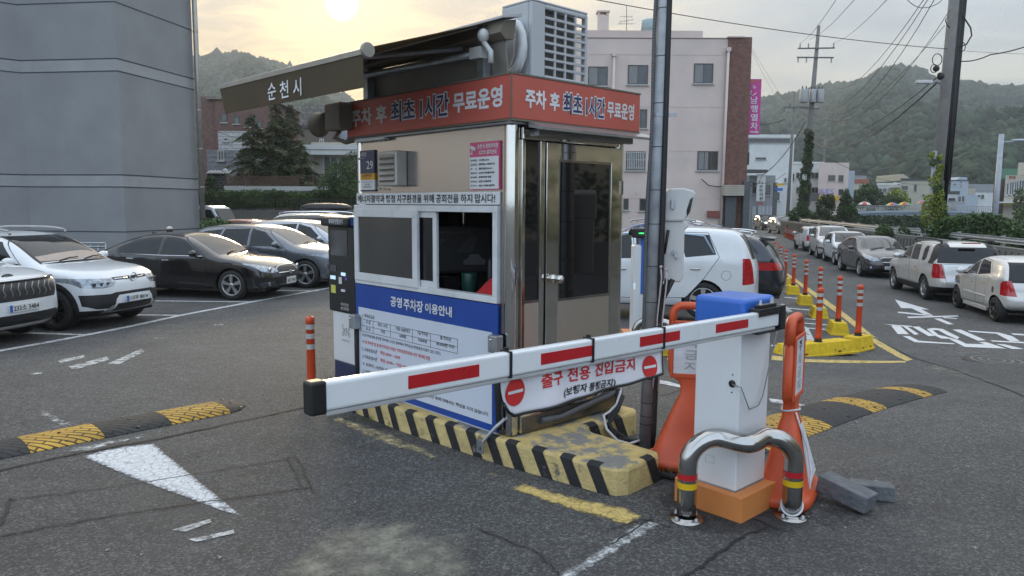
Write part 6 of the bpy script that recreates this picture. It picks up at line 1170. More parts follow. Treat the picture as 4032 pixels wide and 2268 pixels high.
# --- road side row
def sportage():
    c = Car(None, 'silver SUV seen from behind with black roof rails and wide dark rear window', ROAD, 4.35, 1.82, 1.68, 2.63, .85, .345, [(0, .86), (.08, .95), (.5, 1.02), (1.0, 1.07), (1.2, 1.10), (1.75, 1.45), (2.05, 1.58), (2.5, 1.65), (3.6, 1.64), (4.0, 1.58), (4.2, 1.40), (4.35, 1.05)], [(0, .86), (1.2, 1.03), (4.4, 1.10)], 'car_silver_warm', tail=[(0, .12), (.35, .02), (.55, 0), (.75, .05), (1.0, .07), (1.4, .12)], planr=.12, tumble=.22, flare=.02)
    c.cut('cladding', [(.3, .1), (4.4, .1), (4.4, .36), (3.8, .42), (1.3, .42), (.3, .40)], 'y', ymin=.5); c.cut('cladding#2', [(-.95, .1), (.95, .1), (.95, .42), (-.95, .42)], 'x', 3.6, 5, False); c.arches(clad=0.)
    m = 2.28; c.door([(1.40, .44), (1.36, 1.0), (1.92, 1.5), (m - .08, 1.57), (m, 1.03), (m, .44)]); c.door([(m + .04, .44), (m + .04, 1.03), (m - .04, 1.57), (2.9, 1.56), (3.08, 1.06), (2.96, .44)])
    c.cut('side_window', [(1.54, 1.06), (1.96, 1.45), (m - .06, 1.52), (m, 1.07)], 'y'); c.cut('side_window#2', [(m + .06, 1.07), (m + .01, 1.52), (2.84, 1.51), (2.96, 1.08)], 'y'); c.cut('window_frame', [(3.16, 1.06), (3.10, 1.16), (3.12, 1.46), (3.24, 1.54), (3.46, 1.54), (3.54, 1.44), (3.56, 1.16), (3.48, 1.06)], 'y'); c.cut('quarter_window', [(3.21, 1.10), (3.17, 1.18), (3.18, 1.43), (3.26, 1.50), (3.44, 1.50), (3.50, 1.42), (3.51, 1.18), (3.46, 1.10)], 'y')
    c.cut('pillar', [(3.74, 1.04), (3.98, 1.04), (4.15, 1.35), (3.9, 1.62), (3.66, 1.63), (3.76, 1.4)], 'y'); c.cut('windshield', [(-.70, 1.11), (.70, 1.11), (.58, 1.56), (-.58, 1.56)], 'x', 1., 2.4, False); c.cut('rear_window', [(-.80, 1.07), (.80, 1.07), (.72, 1.50), (-.72, 1.50)], 'x', 3.75, 4.6, False)
    c.cut('tail_light', [(.62, .66), (.98, .66), (.98, 1.05), (.70, 1.05)], 'x', 3.98, 5); c.cut('seam', [(-.60, .55), (.60, .55), (.68, 1.0), (.74, 1.05), (-.74, 1.05), (-.68, 1.0)], 'x', 3.8, 5, False); c.cut('tailgate', inset([(-.60, .55), (.60, .55), (.68, 1.0), (.74, 1.05), (-.74, 1.05), (-.68, 1.0)], .01), 'x', 3.8, 5, False)
    x = c.surf_x(0, .8, False); mb = MB(); mb.box((x - .03, -.34, .90), (x + .01, .34, .935)); c.add('tailgate_bar', mb, 'bumper_silver', .006); mb = MB(); mb.ball((x - .02, 0, .985), (.012, .09, .035), 18, 8); c.add('emblem', mb, 'black_plastic'); mb = MB(); mb.text('KIA', (x - .034, .058, .969), (0, -.116, 0), (0, 0, .032), 0, .03); c.add('emblem_lettering', mb, 'chrome'); mb = MB(); mb.text('SPORTAGE', (x - .014, .58, .985), (0, -.30, 0), (0, 0, .03), 0, .02); c.add('badge', mb, 'chrome'); mb = MB(); mb.box((x + .10, -.22, 1.605), (x + .22, .22, 1.63)); c.add('brake_lamp', mb, 'tail_red'); mb = MB(); mb.text('', (0, 0, 0), (0, 0, 0), (0, 0, 0)) if 0 else None
    c.plate('27너 4186', 0, .77, False, .42, .15, False); c.handles([(2.08, .86), (2.85, .88)], 'chrome'); c.wheels(6, 'alloy', .225); c.mirrors(1.60, 1.12, 'car_silver'); c.rails(1.9, 3.9, .66, 1.70, 'trim_black', .03)
    return c.finish(*place((12.13 + .78, 23.5 - .14), 79.9), dict(CM_, pillar='trim_black', window_frame='car_silver', tailgate='car_silver'))
sportage()
def hatch(label, group, mat, loc, head, txt=None, far=False, dark=True, wheel=('alloy_dark', 6), tl='tail_red', L=3.535, H=1.48, wb=2.37, fo=.66):
    k = H / 1.48
    c = Car(None, label, group, L, 1.595, H, wb, fo, .283, [(0, .76 * k), (.06, .84 * k), (.4, .94 * k), (.75, 1.0 * k), (.92, 1.03 * k), (1.5, 1.32 * k), (1.85, 1.44 * k), (2.2, 1.48 * k), (L - .7, 1.46 * k), (L - .28, 1.40 * k), (L - .1, 1.15 * k), (L, .90 * k)], [(0, .76 * k), (.9, .93 * k), (L, 1.02 * k)], mat, tail=[(0, .08), (.3, 0), (.55, 0), (.7, .05), (1.0, .06)], nose=[(0, .06), (.3, 0), (.6, .02), (.85, .10)], planr=.10, planf=.26, tumble=.24, nx=40 if far else 60)
    c.arches(k=1.16); m = fo + wb * .52
    c.door([(1.10, .30), (1.06, .93 * k), (1.62, 1.30 * k), (m - .06, 1.40 * k), (m, .96 * k), (m, .30)]); c.door([(m + .035, .30), (m + .035, .96 * k), (m - .02, 1.40 * k), (m + .62, 1.36 * k), (m + .85, 1.05 * k), (m + .62, .66), (m + .52, .33)])
    c.cut('side_window', [(1.22, .97 * k), (1.64, 1.27 * k), (m - .05, 1.36 * k), (m, .985 * k)], 'y'); c.cut('side_window#2', [(m + .06, .985 * k), (m + .02, 1.36 * k), (m + .56, 1.32 * k), (m + .76, 1.06 * k)], 'y')
    c.cut('windshield', [(-.62, 1.04 * k), (.62, 1.04 * k), (.52, 1.40 * k), (-.52, 1.40 * k)], 'x', .8, 2., False); c.cut('glass_border', [(-.66, .92 * k), (.66, .92 * k), (.60, 1.36 * k), (-.60, 1.36 * k)], 'x', L - .5, L + 1, False); c.cut('rear_window', [(-.58, .96 * k), (.58, .96 * k), (.52, 1.32 * k), (-.52, 1.32 * k)], 'x', L - .5, L + 1, False)
    c.cut('tail_light', [(.50, .62 * k), (.70, .62 * k), (.86, .66 * k), (.86, .90 * k), (.68, .96 * k), (.60, .96 * k)], 'x', L - .30, L + 1); c.cut('headlight', [(.38, .62 * k), (.82, .66 * k), (.82, .84 * k), (.5, .80 * k)], 'x', 0, .9); c.cut('grille', [(-.30, .60 * k), (.30, .60 * k), (.32, .70 * k), (-.32, .70 * k)], 'x', 0, .6, False); c.cut('intake', [(-.45, .28), (.45, .28), (.50, .40), (-.50, .40)], 'x', 0, .6, False)
    if not far:
        c.cut('seam#2', [(L - .62 + .06 * math.cos(a), .72 + .075 * math.sin(a)) for a in np.linspace(0, 2 * math.pi, 21)[:-1]], 'y'); c.cut('fuel_flap', [(L - .62 + .054 * math.cos(a), .72 + .069 * math.sin(a)) for a in np.linspace(0, 2 * math.pi, 21)[:-1]], 'y')
        for S in (m - .42, m + .30): c.box('side_moulding', (S, c.surf_y(S, .52) + .004, .52), (.34, .014, .026), mat, .01)
        c.box('sill_skirt', (m - .12, c.surf_y(m, .26) + .006, .225), (.72, .03, .05), mat, .012); c.handles([(m - .18, .80), (m + .50, .84)], 'chrome')
    if txt: c.plate(txt, 0, .60, False, .42, .15, False)
    c.wheels(wheel[1], wheel[0], .175); c.mirrors(1.28, 1.02 * k); return c.finish(*place(loc, head), dict(CM_, fuel_flap='alloy_dark'))
hatch('small silver hatchback with bronze wheels at the right edge of the road', ROAD, 'car_silver_warm', (11.57 + .66, 19.15 - .15), 77.5)
def cruze():
    c = Car(None, 'dark grey saloon facing us between the silver SUV and the white hatchback', ROAD, 4.6, 1.79, 1.477, 2.685, .93, .33, [(0, .72), (.1, .80), (.5, .90), (1.0, .97), (1.22, 1.01), (1.75, 1.28), (2.1, 1.42), (2.5, 1.477), (3.0, 1.46), (3.5, 1.36), (4.0, 1.13), (4.3, 1.08), (4.55, 1.04), (4.6, .96)], [(0, .72), (1.2, .95), (4.7, 1.04)], 'car_graphite', nose=[(0, .07), (.3, 0), (.5, 0), (.72, .05), (.82, .12)])
    c.arches(); c.door([(1.46, .30), (1.42, .96), (2.05, 1.38), (2.44, 1.43), (2.56, .96), (2.56, .30)]); c.door([(2.6, .30), (2.6, .97), (2.48, 1.43), (3.0, 1.40), (3.6, 1.08), (3.3, .72), (3.14, .36)])
    c.cut('side_window', [(1.56, .98), (2.05, 1.33), (2.46, 1.39), (2.54, .99)], 'y'); c.cut('side_window#2', [(2.6, .99), (2.53, 1.39), (2.95, 1.36), (3.5, 1.07)], 'y'); c.cut('windshield', [(-.72, 1.015), (.72, 1.015), (.66, 1.2), (.56, 1.41), (-.56, 1.41), (-.66, 1.2)], 'x', 1., 2.4, False)
    c.cut('headlight', [(.42, .66), (.60, .62), (.84, .70), (.90, .86), (.80, .86), (.48, .74)], 'x', 0, 1.); c.cut('grille', [(-.34, .61), (.34, .61), (.38, .70), (.32, .74), (-.32, .74), (-.38, .70)], 'x', 0, .6, False); c.cut('grille#2', [(-.22, .44), (.22, .44), (.34, .575), (-.34, .575)], 'x', 0, .6, False); c.cut('fog_lamp', [(.56, .32), (.84, .34), (.84, .43), (.62, .43)], 'x', 0, .9); c.cut('intake', [(-.5, .25), (.5, .25), (.5, .38), (-.5, .38)], 'x', 0, .6, False)
    x = c.surf_x(.2, .6); c.bar('grille_surround', [(c.fo - x + .05, y, z) for y, z in ((-.36, .60), (-.40, .70), (-.32, .755), (0, .76), (.32, .755), (.40, .70), (.36, .60), (.22, .43), (-.22, .43), (-.36, .60))], .011, 'chrome'); c.bar('grille_bar', [(c.fo - x - .02, y, .593) for y in (-.34, 0, .34)], .014, 'chrome')
    for sy in (1, -1): mb = MB(); mb.lathe([(.05, 0), (.055, .012), (.035, .02), (0, .022)], (c.surf_x(.7, .39) - .003, sy * .68, .385), 16, 0, 'x', close=False); c.add('fog_lens', mb, 'lamp_glass')
    c.plate('56더 7391', 0, .40, True, .52, .11, False); c.handles([(2.38, .88), (3.26, .90)], 'chrome'); c.wheels(5); c.mirrors(1.62, 1.04); c.wipers(1.25, 1.03)
    return c.finish(*place((12.99 + .82, 27.6 + .1), -99.5), dict(CM_, windshield='car_glass_light'))
cruze()
cross('white hatchback facing us behind the dark grey saloon on the road', ROAD, 'car_white_b', (14.43 + .72, 33.03 + .1), -103, L=4.1, W=1.70, H=1.47, wb=2.5, fo=.80, r=.30, far=True)
cross('silver people carrier facing us between two white cars on the road', ROAD, 'car_silver', (15.35 + .75, 37.2 + .1), -105, L=4.5, W=1.75, H=1.62, wb=2.65, fo=.85, r=.31, far=True, glass='car_glass_light')
hatch('white saloon with round red tail lamp at the head of the roadside row', ROAD, 'car_white_b', (17.46 + .72, 46.0), 80, far=True, L=4.2, H=1.47, wb=2.5, fo=.78)
cross('grey people carrier with roof rails driving towards us down the narrow street', 'cars driving in the street', 'car_grey', (26.0, 71.0), -92, L=4.65, H=1.66, rails='trim_black', far=True, glass='car_glass_light')
dk_ = cross('dark car with a lit headlamp following the grey people carrier', 'cars driving in the street', 'car_black', (28.1, 82.0), -92, L=4.6, H=1.7, far=True)
mb = MB(); mb.ball((.92, -.66, .82), (.05, .14, .10)); link('lit_headlamp', mb, M('headlamp_on', (.8, .8, .75), .3, emit=(1, .98, .9, 2.5)), dk_, True)
# ------------------------------------------------------------------ surroundings
rng = np.random.default_rng(5)
def leafmat(name, c, var=.45, scale=1.2, rough=.6, tr=.15):
    m = M(name, c, rough, 0, var, scale, det=8, spec=.3); b = m.node_tree.nodes['Principled BSDF']; b.inputs['Subsurface Weight'].default_value = 0; return m
leafmat('leaf_dark', (.045, .068, .028)); leafmat('leaf_mid', (.068, .11, .038)); leafmat('leaf_cedar', (.12, .14, .07)); leafmat('leaf_ivy', (.055, .10, .028)); leafmat('leaf_yellow', (.24, .28, .05)); leafmat('leaf_willow', (.075, .11, .04)); leafmat('leaf_hedge', (.065, .105, .034))
M('bark', (.07, .055, .04), .9, 0, .3, 8, .5, 30); M('stucco_grey', (.255, .258, .262), .85, 0, .09, .8, .5, 45, dirt=.07, dscale=.5); M('groove', (.055, .06, .07), .9); M('stucco_light', (.31, .312, .315), .85, 0, .08, 1.4, .35, 55); M('pipe_warm', (.34, .32, .28), .35, .6)
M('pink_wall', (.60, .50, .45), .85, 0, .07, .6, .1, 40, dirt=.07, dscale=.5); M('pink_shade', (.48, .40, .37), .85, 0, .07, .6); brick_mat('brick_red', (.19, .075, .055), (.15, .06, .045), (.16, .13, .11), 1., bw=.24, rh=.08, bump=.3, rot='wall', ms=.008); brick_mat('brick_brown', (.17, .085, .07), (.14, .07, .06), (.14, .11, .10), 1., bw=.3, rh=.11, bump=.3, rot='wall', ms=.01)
brick_mat('siding_grey', (.25, .255, .27), (.23, .235, .25), (.12, .12, .13), 1., bw=3.0, rh=.32, bump=.4, rot='wall', ms=.02); brick_mat('siding_white', (.48, .48, .47), (.44, .44, .43), (.22, .22, .22), 1., bw=4., rh=.30, bump=.4, rot='wall', ms=.02); brick_mat('tile_black', (.05, .05, .055), (.04, .04, .045), (.16, .16, .16), 1., bw=.3, rh=.16, bump=.3, rot='wall', ms=.03); brick_mat('stone_clad', (.22, .21, .19), (.17, .165, .15), (.10, .10, .09), 1., bw=.6, rh=.35, bump=.4, rot='wall', ms=.03)
M('house_white', (.60, .61, .60), .8, 0, .06, 1, dirt=.12, dscale=.6); M('house_cream', (.44, .40, .33), .8, 0, .08, 1, dirt=.1); M('house_beige', (.42, .40, .32), .8, 0, .07, .8, dirt=.08); M('house_brown', (.14, .115, .10), .8); M('house_grey', (.27, .28, .29), .8, 0, .08, 1); M('house_blue', (.36, .41, .47), .7, 0, .06, 1); M('wood_fence', (.13, .075, .055), .75, 0, .3, 6, .2, 30, aniso=(1, 1, 12)); M('roof_dark', (.06, .06, .065), .7); M('roof_green', (.10, .22, .14), .7); M('roof_red', (.28, .10, .07), .8)
M('win_glass', (.045, .05, .055), .08, 0, .3, 1.5, spec=.7); M('win_glass_pale', (.14, .17, .17), .12, 0, .25, 1.2, spec=.6); M('win_frame', (.42, .42, .41), .5); M('win_frame_dark', (.07, .065, .06), .5); M('wall_concrete', (.17, .165, .15), .9, 0, .2, 1.2, .3, 20, dirt=.6, dscale=1.2); M('curtain', (.22, .22, .22), .8, 0, .2, 5, aniso=(8, 8, .2))
M('sign_magenta', (.50, .045, .26), .5, 0, .06, 3); M('pole_concrete', (.17, .165, .155), .85, 0, .15, 3, .1, 40); M('steel_dark', (.10, .105, .11), .5, .5); M('transformer', (.34, .35, .35), .5, .2, .08, 4); M('insulator', (.05, .045, .045), .3); M('tank_blue', (.30, .38, .40), .5); M('bridge_blue', (.20, .25, .31), .6, 0, .1, .8); M('bridge_rail', (.34, .34, .34), .6); M('sign_blue', (.03, .13, .40), .4); M('sign_yellow', (.60, .36, .02), .5); M('umbrella_red', (.50, .06, .05), .6); M('umbrella_white', (.62, .58, .55), .6); M('umbrella_blue', (.06, .16, .42), .6); M('umbrella_green', (.10, .34, .14), .6); M('umbrella_yellow', (.62, .48, .05), .6); M('post_red', (.35, .03, .03), .5)
def leaves(mb, C_, Rr, n, size, mi=0, shell=.55, flat=.0, droop=0.):
    """n small leaf faces through an ellipsoid volume"""
    C_ = np.array(C_, float); Rr = np.array(Rr if hasattr(Rr, '__len__') else (Rr,) * 3, float)
    d = rng.normal(size=(n, 3)); d /= np.linalg.norm(d, axis=1)[:, None]; rr = (shell + (1 - shell) * rng.random(n)) ** .7
    bump = 1 + .22 * np.sin(d[:, 0] * 5 + C_[0] * 3) * np.sin(d[:, 1] * 6 + C_[1]) * np.sin(d[:, 2] * 5 + C_[2] * 2)
    c = C_ + d * Rr * (rr * bump)[:, None]
    a = rng.normal(size=(n, 3)); a[:, 2] *= (1 - flat); a /= np.linalg.norm(a, axis=1)[:, None]; b = np.cross(a, rng.normal(size=(n, 3))); b[:, 2] *= (1 - flat); b /= np.maximum(np.linalg.norm(b, axis=1), 1e-6)[:, None]
    s = size * (.6 + .8 * rng.random(n))[:, None]; a = a * s; b = b * s * .55
    v = np.stack([c - a, c + b, c + a, c - b], 1).reshape(-1, 3); f = np.arange(n * 4).reshape(n, 4); mb.arr(v, f, mi); return mb
def shrub(name, label, blobs, dens, size, mats, group=None, stem=None, cat='shrub'):
    b0 = blobs[0]; z0 = min(b[0][2] - b[1][2] for b in blobs); t = thing(name, label, cat, (b0[0][0], b0[0][1], z0), group=group); mb = MB()
    for i, (c, r) in enumerate(blobs): leaves(mb, c, r, int(dens * r[0] * r[2]) + 20, size, i % len(mats))
    link('foliage', mb, mats, t); mb = MB()
    for c, r in blobs: mb.tube([(c[0], c[1], z0 - .1), (c[0] + .1, c[1], c[2] - r[2] * .3), (c[0], c[1], c[2] + r[2] * .4)], [.05, .035, .01], 6)
    link('stem', mb, 'bark', t); return t
def fp(px, py, dep): return D(px, py, dep)
def skew(px0, px1):                       # houses far to the right are turned towards the stream: their flanks run along the view
    p = (px0 + px1) / 2; d = ray(p, 805); return Vector((d[0] / d[1], 1, 0)) if p > 3100 else Vector((0, 1, 0))
def wbox(mb, px0, py0, px1, py1, dep, back, front=0., mi=0):
    a, b = fp(px0, py0, dep), fp(px1, py1, dep); k = skew(px0, px1) * (back + front); mb.prism([(a.x, dep - front, b.z), (b.x, dep - front, b.z), (b.x, dep - front, a.z), (a.x, dep - front, a.z)], k, mi); return mb
def building(name, label, cat, px0, ytop, px1, ybase, dep, thick, mat, wins=(), frame='win_frame', glass='win_glass', roof=None, group=None, base_z=None, fw=.07):
    a, b = fp(px0, ytop, dep), fp(px1, ybase, dep); zb = (hz(a.x, dep) - .1) if base_z is None else base_z
    t = thing(name, label, cat, ((a.x + b.x) / 2, dep, zb), group=group); mb = MB(); sk = skew(px0, px1) * thick; mb.prism([(a.x, dep, zb), (b.x, dep, zb), (b.x, dep, a.z), (a.x, dep, a.z)], sk); link('wall', mb, mat, t)
    for w_ in wins:
        p, q = fp(w_[0], w_[1], dep), fp(w_[2], w_[3], dep); f = MB(); e = .05; s = fw
        f.box((p.x, dep - e, q.z), (q.x, dep - .003, q.z + s)); f.box((p.x, dep - e, p.z - s), (q.x, dep - .003, p.z)); f.box((p.x, dep - e, q.z + s), (p.x + s, dep - .003, p.z - s)); f.box((q.x - s, dep - e, q.z + s), (q.x, dep - .003, p.z - s))
        k = w_[4] if len(w_) > 4 else 2
        for i in range(1, k): x = p.x + (q.x - p.x) * i / k; f.box((x - s * .4, dep - e * .8, q.z + s), (x + s * .4, dep - .003, p.z - s))
        wo = link('window', f, frame, t); g = MB(); g.box((p.x - .1, dep - .14, q.z - .08), (q.x + .1, dep - .002, q.z - .005)); link('sill', g, 'win_frame', wo); g = MB(); g.box((p.x + s, dep - .02, q.z + s), (q.x - s, dep - .004, p.z - s)); link('pane', g, glass, wo)
    if roof: mb = MB(); mb.prism([(a.x - .15, dep - .15, a.z), (b.x + .15, dep - .15, a.z), (b.x + .15, dep - .15, a.z + roof[1]), (a.x - .15, dep - .15, a.z + roof[1])], sk * 1.03); link('roof', mb, roof[0], t)
    return t
# --- grey building on the left
def P2(px, dep): q = D(px, 805, dep); return Vector((q.x, q.y, 0))
gb = thing('grey_building', 'tall grey stucco building with horizontal grooves filling the upper left', 'building', P2(490, 27) + Vector((0, 0, -.25)))
cs = [P2(-900, 23.0), P2(115, 27.5), P2(490, 27.), P2(783, 31.3), P2(700, 42.)]
mb = MB(); n = len(cs); pl_ = [Vector((c.x, c.y, -.25)) for c in cs] + [Vector((-34, 42, -.25)), Vector((-34, 23, -.25))]; mb.prism(pl_, (0, 0, 15)); link('wall', mb, 'stucco_grey', gb)
mb = MB()
def groove(m, z, hgt=.035, mi=0, out=.012):
    for a, b in zip(cs[:4], cs[1:4]):
        d = (b - a).normalized(); nn = Vector((d.y, -d.x, 0)); 
        if nn.dot(Vector((0, -1, 0))) < 0: nn = -nn
        m.prism([a + nn * out + Vector((0, 0, z)), b + nn * out + Vector((0, 0, z)), b + nn * -.02 + Vector((0, 0, z)), a + nn * -.02 + Vector((0, 0, z))], (0, 0, hgt), mi)
zc = lambda y: V(cs[2], 490, y).z
for y in (915, 738, 690, 283, 234, 12): groove(mb, zc(y))
link('groove', mb, 'groove', gb)
for z_, h_ in ((zc(735), zc(692) - zc(735) - .01), (zc(280), zc(237) - zc(280))): mb = MB(); groove(mb, z_, h_, 0, .006); link('band', mb, 'stucco_light', gb)
pe = P2(792, 31.1); mb = MB(); mb.tube([pe + Vector((.05, 0, -.2)), pe + Vector((.05, 0, 15))], .10, 10); dp = link('downpipe', mb, 'pipe_warm', gb)
mb = MB(); [mb.lathe([(.115, z), (.115, z + .06)], pe + Vector((.05, 0, 0)), 12, close=False) for z in np.arange(1, 14, 1.55)]; link('pipe_clamp', mb, 'pipe_warm', dp)
hr = P2(300, 24.5); mb = MB(); zr = V(hr, 300, 957).z; xs_ = [D(p, 957, 24.5).x for p in (205, 415)]
for z in (zr, zr - .12): mb.tube([(xs_[0], 24.5, z), (xs_[1], 24.5, z)], .035, 8)
for x in np.linspace(*xs_, 8): mb.tube([(x, 24.5, -.25), (x, 24.5, zr)], .022, 6)
link('handrail', mb, 'zinc', label='short grey metal handrail beside the grey building behind the white SUV', cat='handrail')
shrub('shrub', 'green shrub at the right corner of the grey building', [(D(852, 892, 21.2), (.34, .35, .24)), (D(818, 895, 21.3), (.22, .25, .28)), (D(886, 893, 21.1), (.24, .25, .20))], 4600, .05, ['leaf_mid', 'leaf_hedge'])
# --- person behind the black saloon
def person():
    q = D(668, 900, 19.6); zt = D(668, 892, 19.6).z; q.z = hz(q.x, q.y); Hh = zt - q.z; k = Hh / 1.72
    t = thing('person', 'person in pale cap and white face mask standing behind the black saloon', 'person', q, R_(200), scale=k)
    me = bpy.data.meshes.new('body'); J = [(0, 0, .95), (0, 0, 1.2), (0, 0, 1.42), (0, 0, 1.52), (0, -.01, 1.60), (.10, 0, .92), (.11, 0, .50), (.11, .02, .08), (.11, -.12, .04), (-.10, 0, .92), (-.11, 0, .5), (-.11, .02, .08), (-.11, -.12, .04), (.19, 0, 1.40), (.24, .02, 1.12), (.25, -.06, .86), (.25, -.09, .78), (-.19, 0, 1.40), (-.24, .02, 1.12), (-.25, -.06, .86), (-.25, -.09, .78)]
    E = [(0, 1), (1, 2), (2, 3), (3, 4), (0, 5), (5, 6), (6, 7), (7, 8), (0, 9), (9, 10), (10, 11), (11, 12), (2, 13), (13, 14), (14, 15), (15, 16), (2, 17), (17, 18), (18, 19), (19, 20)]; rad = [.15, .14, .15, .055, .06, .09, .06, .045, .04, .09, .06, .045, .04, .06, .045, .035, .03, .06, .045, .035, .03]
    me.from_pydata(J, E, []); o = bpy.data.objects.new('body', me); COL.objects.link(o); o.parent = t; ABS[o.name] = ABS[t.name]; me.materials.append(M('jacket_dark', (.03, .03, .035), .8))
    sk = o.modifiers.new('skin', 'SKIN'); me.skin_vertices[0].data[0].use_root = True
    for i, r in enumerate(rad): me.skin_vertices[0].data[i].radius = (r, r * .8)
    o.modifiers.new('sub', 'SUBSURF').levels = 2
    mb = MB(); mb.ball((0, -.01, 1.60), (.078, .095, .115), 20, 14); mb.ball((0, -.105, 1.585), (.012, .018, .02), 8, 6); [mb.ball((s * .08, 0, 1.59), (.012, .02, .03), 8, 6) for s in (1, -1)]; hd = link('head', mb, 'skin', t, True)
    mb = MB(); [mb.ball((s * .03, -.092, 1.615), (.012, .008, .007), 8, 6) for s in (1, -1)]; link('eyes', mb, 'ink_black', hd, True)
    mb = MB(); mb.ball((0, .0, 1.66), (.09, .108, .068), 18, 10); mb.prism([(-.07, -.06, 1.655), (.07, -.06, 1.655), (.05, -.16, 1.645), (-.05, -.16, 1.645)], (0, 0, .012)); link('cap', mb, M('cap_pale', (.55, .50, .47), .8), t, True)
    mb = MB(); mb.ball((0, -.055, 1.555), (.07, .06, .052), 14, 9); link('face_mask', mb, 'white_paint', t, True); mb = MB(); mb.ball((0, .03, 1.60), (.088, .085, .10), 14, 9); link('hair', mb, M('hair_dark', (.015, .012, .01), .6), t, True)
person()
# --- back edge of the lot: wall, hedge, fence, houses
a, b = D(760, 826, 42), D(1500, 830, 42); mb = MB(); mb.box((a.x - 12, 42, -.4), (b.x, 42.3, a.z)); link('retaining_wall', mb, 'wall_concrete', label='stained grey retaining wall along the back of the lot', cat='wall')
ft = thing('railing_fence', 'thin metal railing on the stained retaining wall under the hedge', 'fence', (-10, 42.1, a.z)); mb = MB()
for k in range(70): x = a.x + .5 + k * .19; mb.box((x - .012, 42.1, a.z), (x + .012, 42.13, a.z + .62))
for z in (.08, .58): mb.box((a.x, 42.09, a.z + z), (b.x, 42.14, a.z + z + .03))
link('bars', mb, 'win_frame_dark', ft)
hd_t = thing('hedge', 'long leafy green hedge above the retaining wall', 'hedge', (-10, 43, 1.5)); mb = MB()
for px in range(790, 1500, 18):
    for y in (775, 800): c = D(px + random.uniform(-8, 8), y + random.uniform(-4, 4), 42.9); leaves(mb, c, (.42, .5, .36 + random.uniform(-.06, .1)), 520, .055, random.randint(0, 1), .5)
link('foliage', mb, ['leaf_hedge', 'leaf_mid'], hd_t)
t = thing('garden_terrace', 'white striped terrace edge behind the hedge', 'terrace', D(1075, 766, 45)); mb = MB(); wbox(mb, 882, 732, 1280, 790, 45, 3); link('parapet', mb, 'house_white', t); mb = MB(); wbox(mb, 882, 749, 1280, 752, 45, 0, .02); link('dark_line', mb, 'roof_dark', t)
t = thing('wooden_fence', 'brown slatted wooden fence on the white terrace edge', 'fence', D(1075, 732, 45.2)); mb = MB()
for k in range(7):
    y = 692 + k * 5.6; wbox(mb, 886, y, 1175, y + 5., 45.2, .04)
    if k % 2 == 0: wbox(mb, 1176, y, 1300, y + 2.6, 45.2, .04)
link('slats', mb, 'wood_fence', t); mb = MB(); [wbox(mb, x - 2.5, 686, x + 2.5, 733, 45.2, .05, .05) for x in (888, 960, 1172, 1234, 1268, 1302)]; link('post', mb, 'wood_fence', t)
bh = building('house', 'cream house with white striped balcony band right of the cedars', 'house', 1225, 560, 1480, 800, 50, 8, 'house_cream', [(1272, 614, 1332, 700, 2)], 'house_white', 'win_glass_pale')
mb = MB(); wbox(mb, 1183, 569, 1480, 610, 49, 3); bp = link('balcony', mb, 'house_white', bh); mb = MB(); wbox(mb, 1183, 588, 1480, 592, 49, 0, .02); link('dark_line', mb, 'roof_dark', bp); mb = MB(); wbox(mb, 1225, 612, 1234, 700, 49.9, .1, .05); link('corner_pipe', mb, 'house_white', bh); mb = MB(); wbox(mb, 1347, 622, 1357, 640, 49.9, .1, .2); link('wall_lamp', mb, 'win_frame_dark', bh)
building('house', 'grey clapboard house with a single window beside the downpipe', 'house', 812, 590, 965, 800, 54, 7, 'siding_grey', [(857, 592, 884, 633, 2)], 'win_frame', 'win_glass_pale')
building('house', 'white clapboard annex in front of the brown brick block', 'house', 858, 516, 970, 620, 57, 4, 'siding_white', [(880, 542, 900, 556, 1)])
bb = building('brick_building', 'large brown brick building behind the cedars with pale windows', 'building', 845, 390, 1062, 800, 66, 10, 'brick_brown', [(871, 448, 894, 482, 2), (920, 458, 944, 488, 1), (965, 468, 986, 500, 2), (1012, 478, 1032, 505, 1)], 'win_frame_dark', 'win_glass_pale')
mb = MB(); a, b = fp(812, 388, 67.5), fp(846, 388, 66.3); mb.box((a.x, 66.3, -.3), (b.x, 76, a.z)); link('wing', mb, 'brick_brown', bb); mb = MB(); wbox(mb, 810, 384, 1066, 391, 65.8, 10, 0); link('coping', mb, 'concrete', bb)
building('house', 'stone faced house with dark brown top storey right of the cedars', 'house', 1186, 415, 1290, 800, 62, 8, 'stone_clad', [(1258, 488, 1280, 504, 1)], 'win_frame_dark', 'house_white'); building('house', 'dark brown house with flat eaves below the stone facade', 'house', 1185, 505, 1322, 800, 60, 1.8, 'house_brown', [(1258, 487 + 60, 1276, 567, 2)], 'house_white', 'win_glass', ('roof_dark', .25)); building('house', 'white walled house between dark brown house and booth', 'house', 1300, 452, 1400, 800, 61.9, 6, 'house_blue', [(1362, 552, 1384, 575, 2)], 'win_frame_dark', roof=('roof_dark', .2)); building('house', 'reddish roofed house mostly hidden by the loudspeaker', 'house', 1352, 402, 1440, 700, 75, 8, 'roof_red')
tw = thing('tiled_wall', 'small black tiled wall with white edged roof left of the wooden fence', 'wall', D(852, 766, 46.5)); mb = MB(); wbox(mb, 815, 684, 886, 790, 46.5, .4); link('wall', mb, 'tile_black', tw)
mb = MB(); p0, p1 = fp(812, 683, 46.3), fp(905, 690, 46.3); mb.prism([(p0.x, 46.1, p0.z - .02), (p0.x, 46.6, p0.z + .16), (p0.x, 47.1, p0.z - .02)], (p1.x - p0.x - .4, 0, 0)); rf = link('roof', mb, 'roof_dark', tw); mb = MB()
for k in range(9): x = p0.x + .15 + k * .16; mb.tube([(x, 46.08, p0.z), (x, 46.58, p0.z + .18)], .035, 6)
mb.ball((p1.x - .35, 46.5, p0.z + .2), (.16, .12, .12)); link('roof_tile', mb, 'house_white', rf)
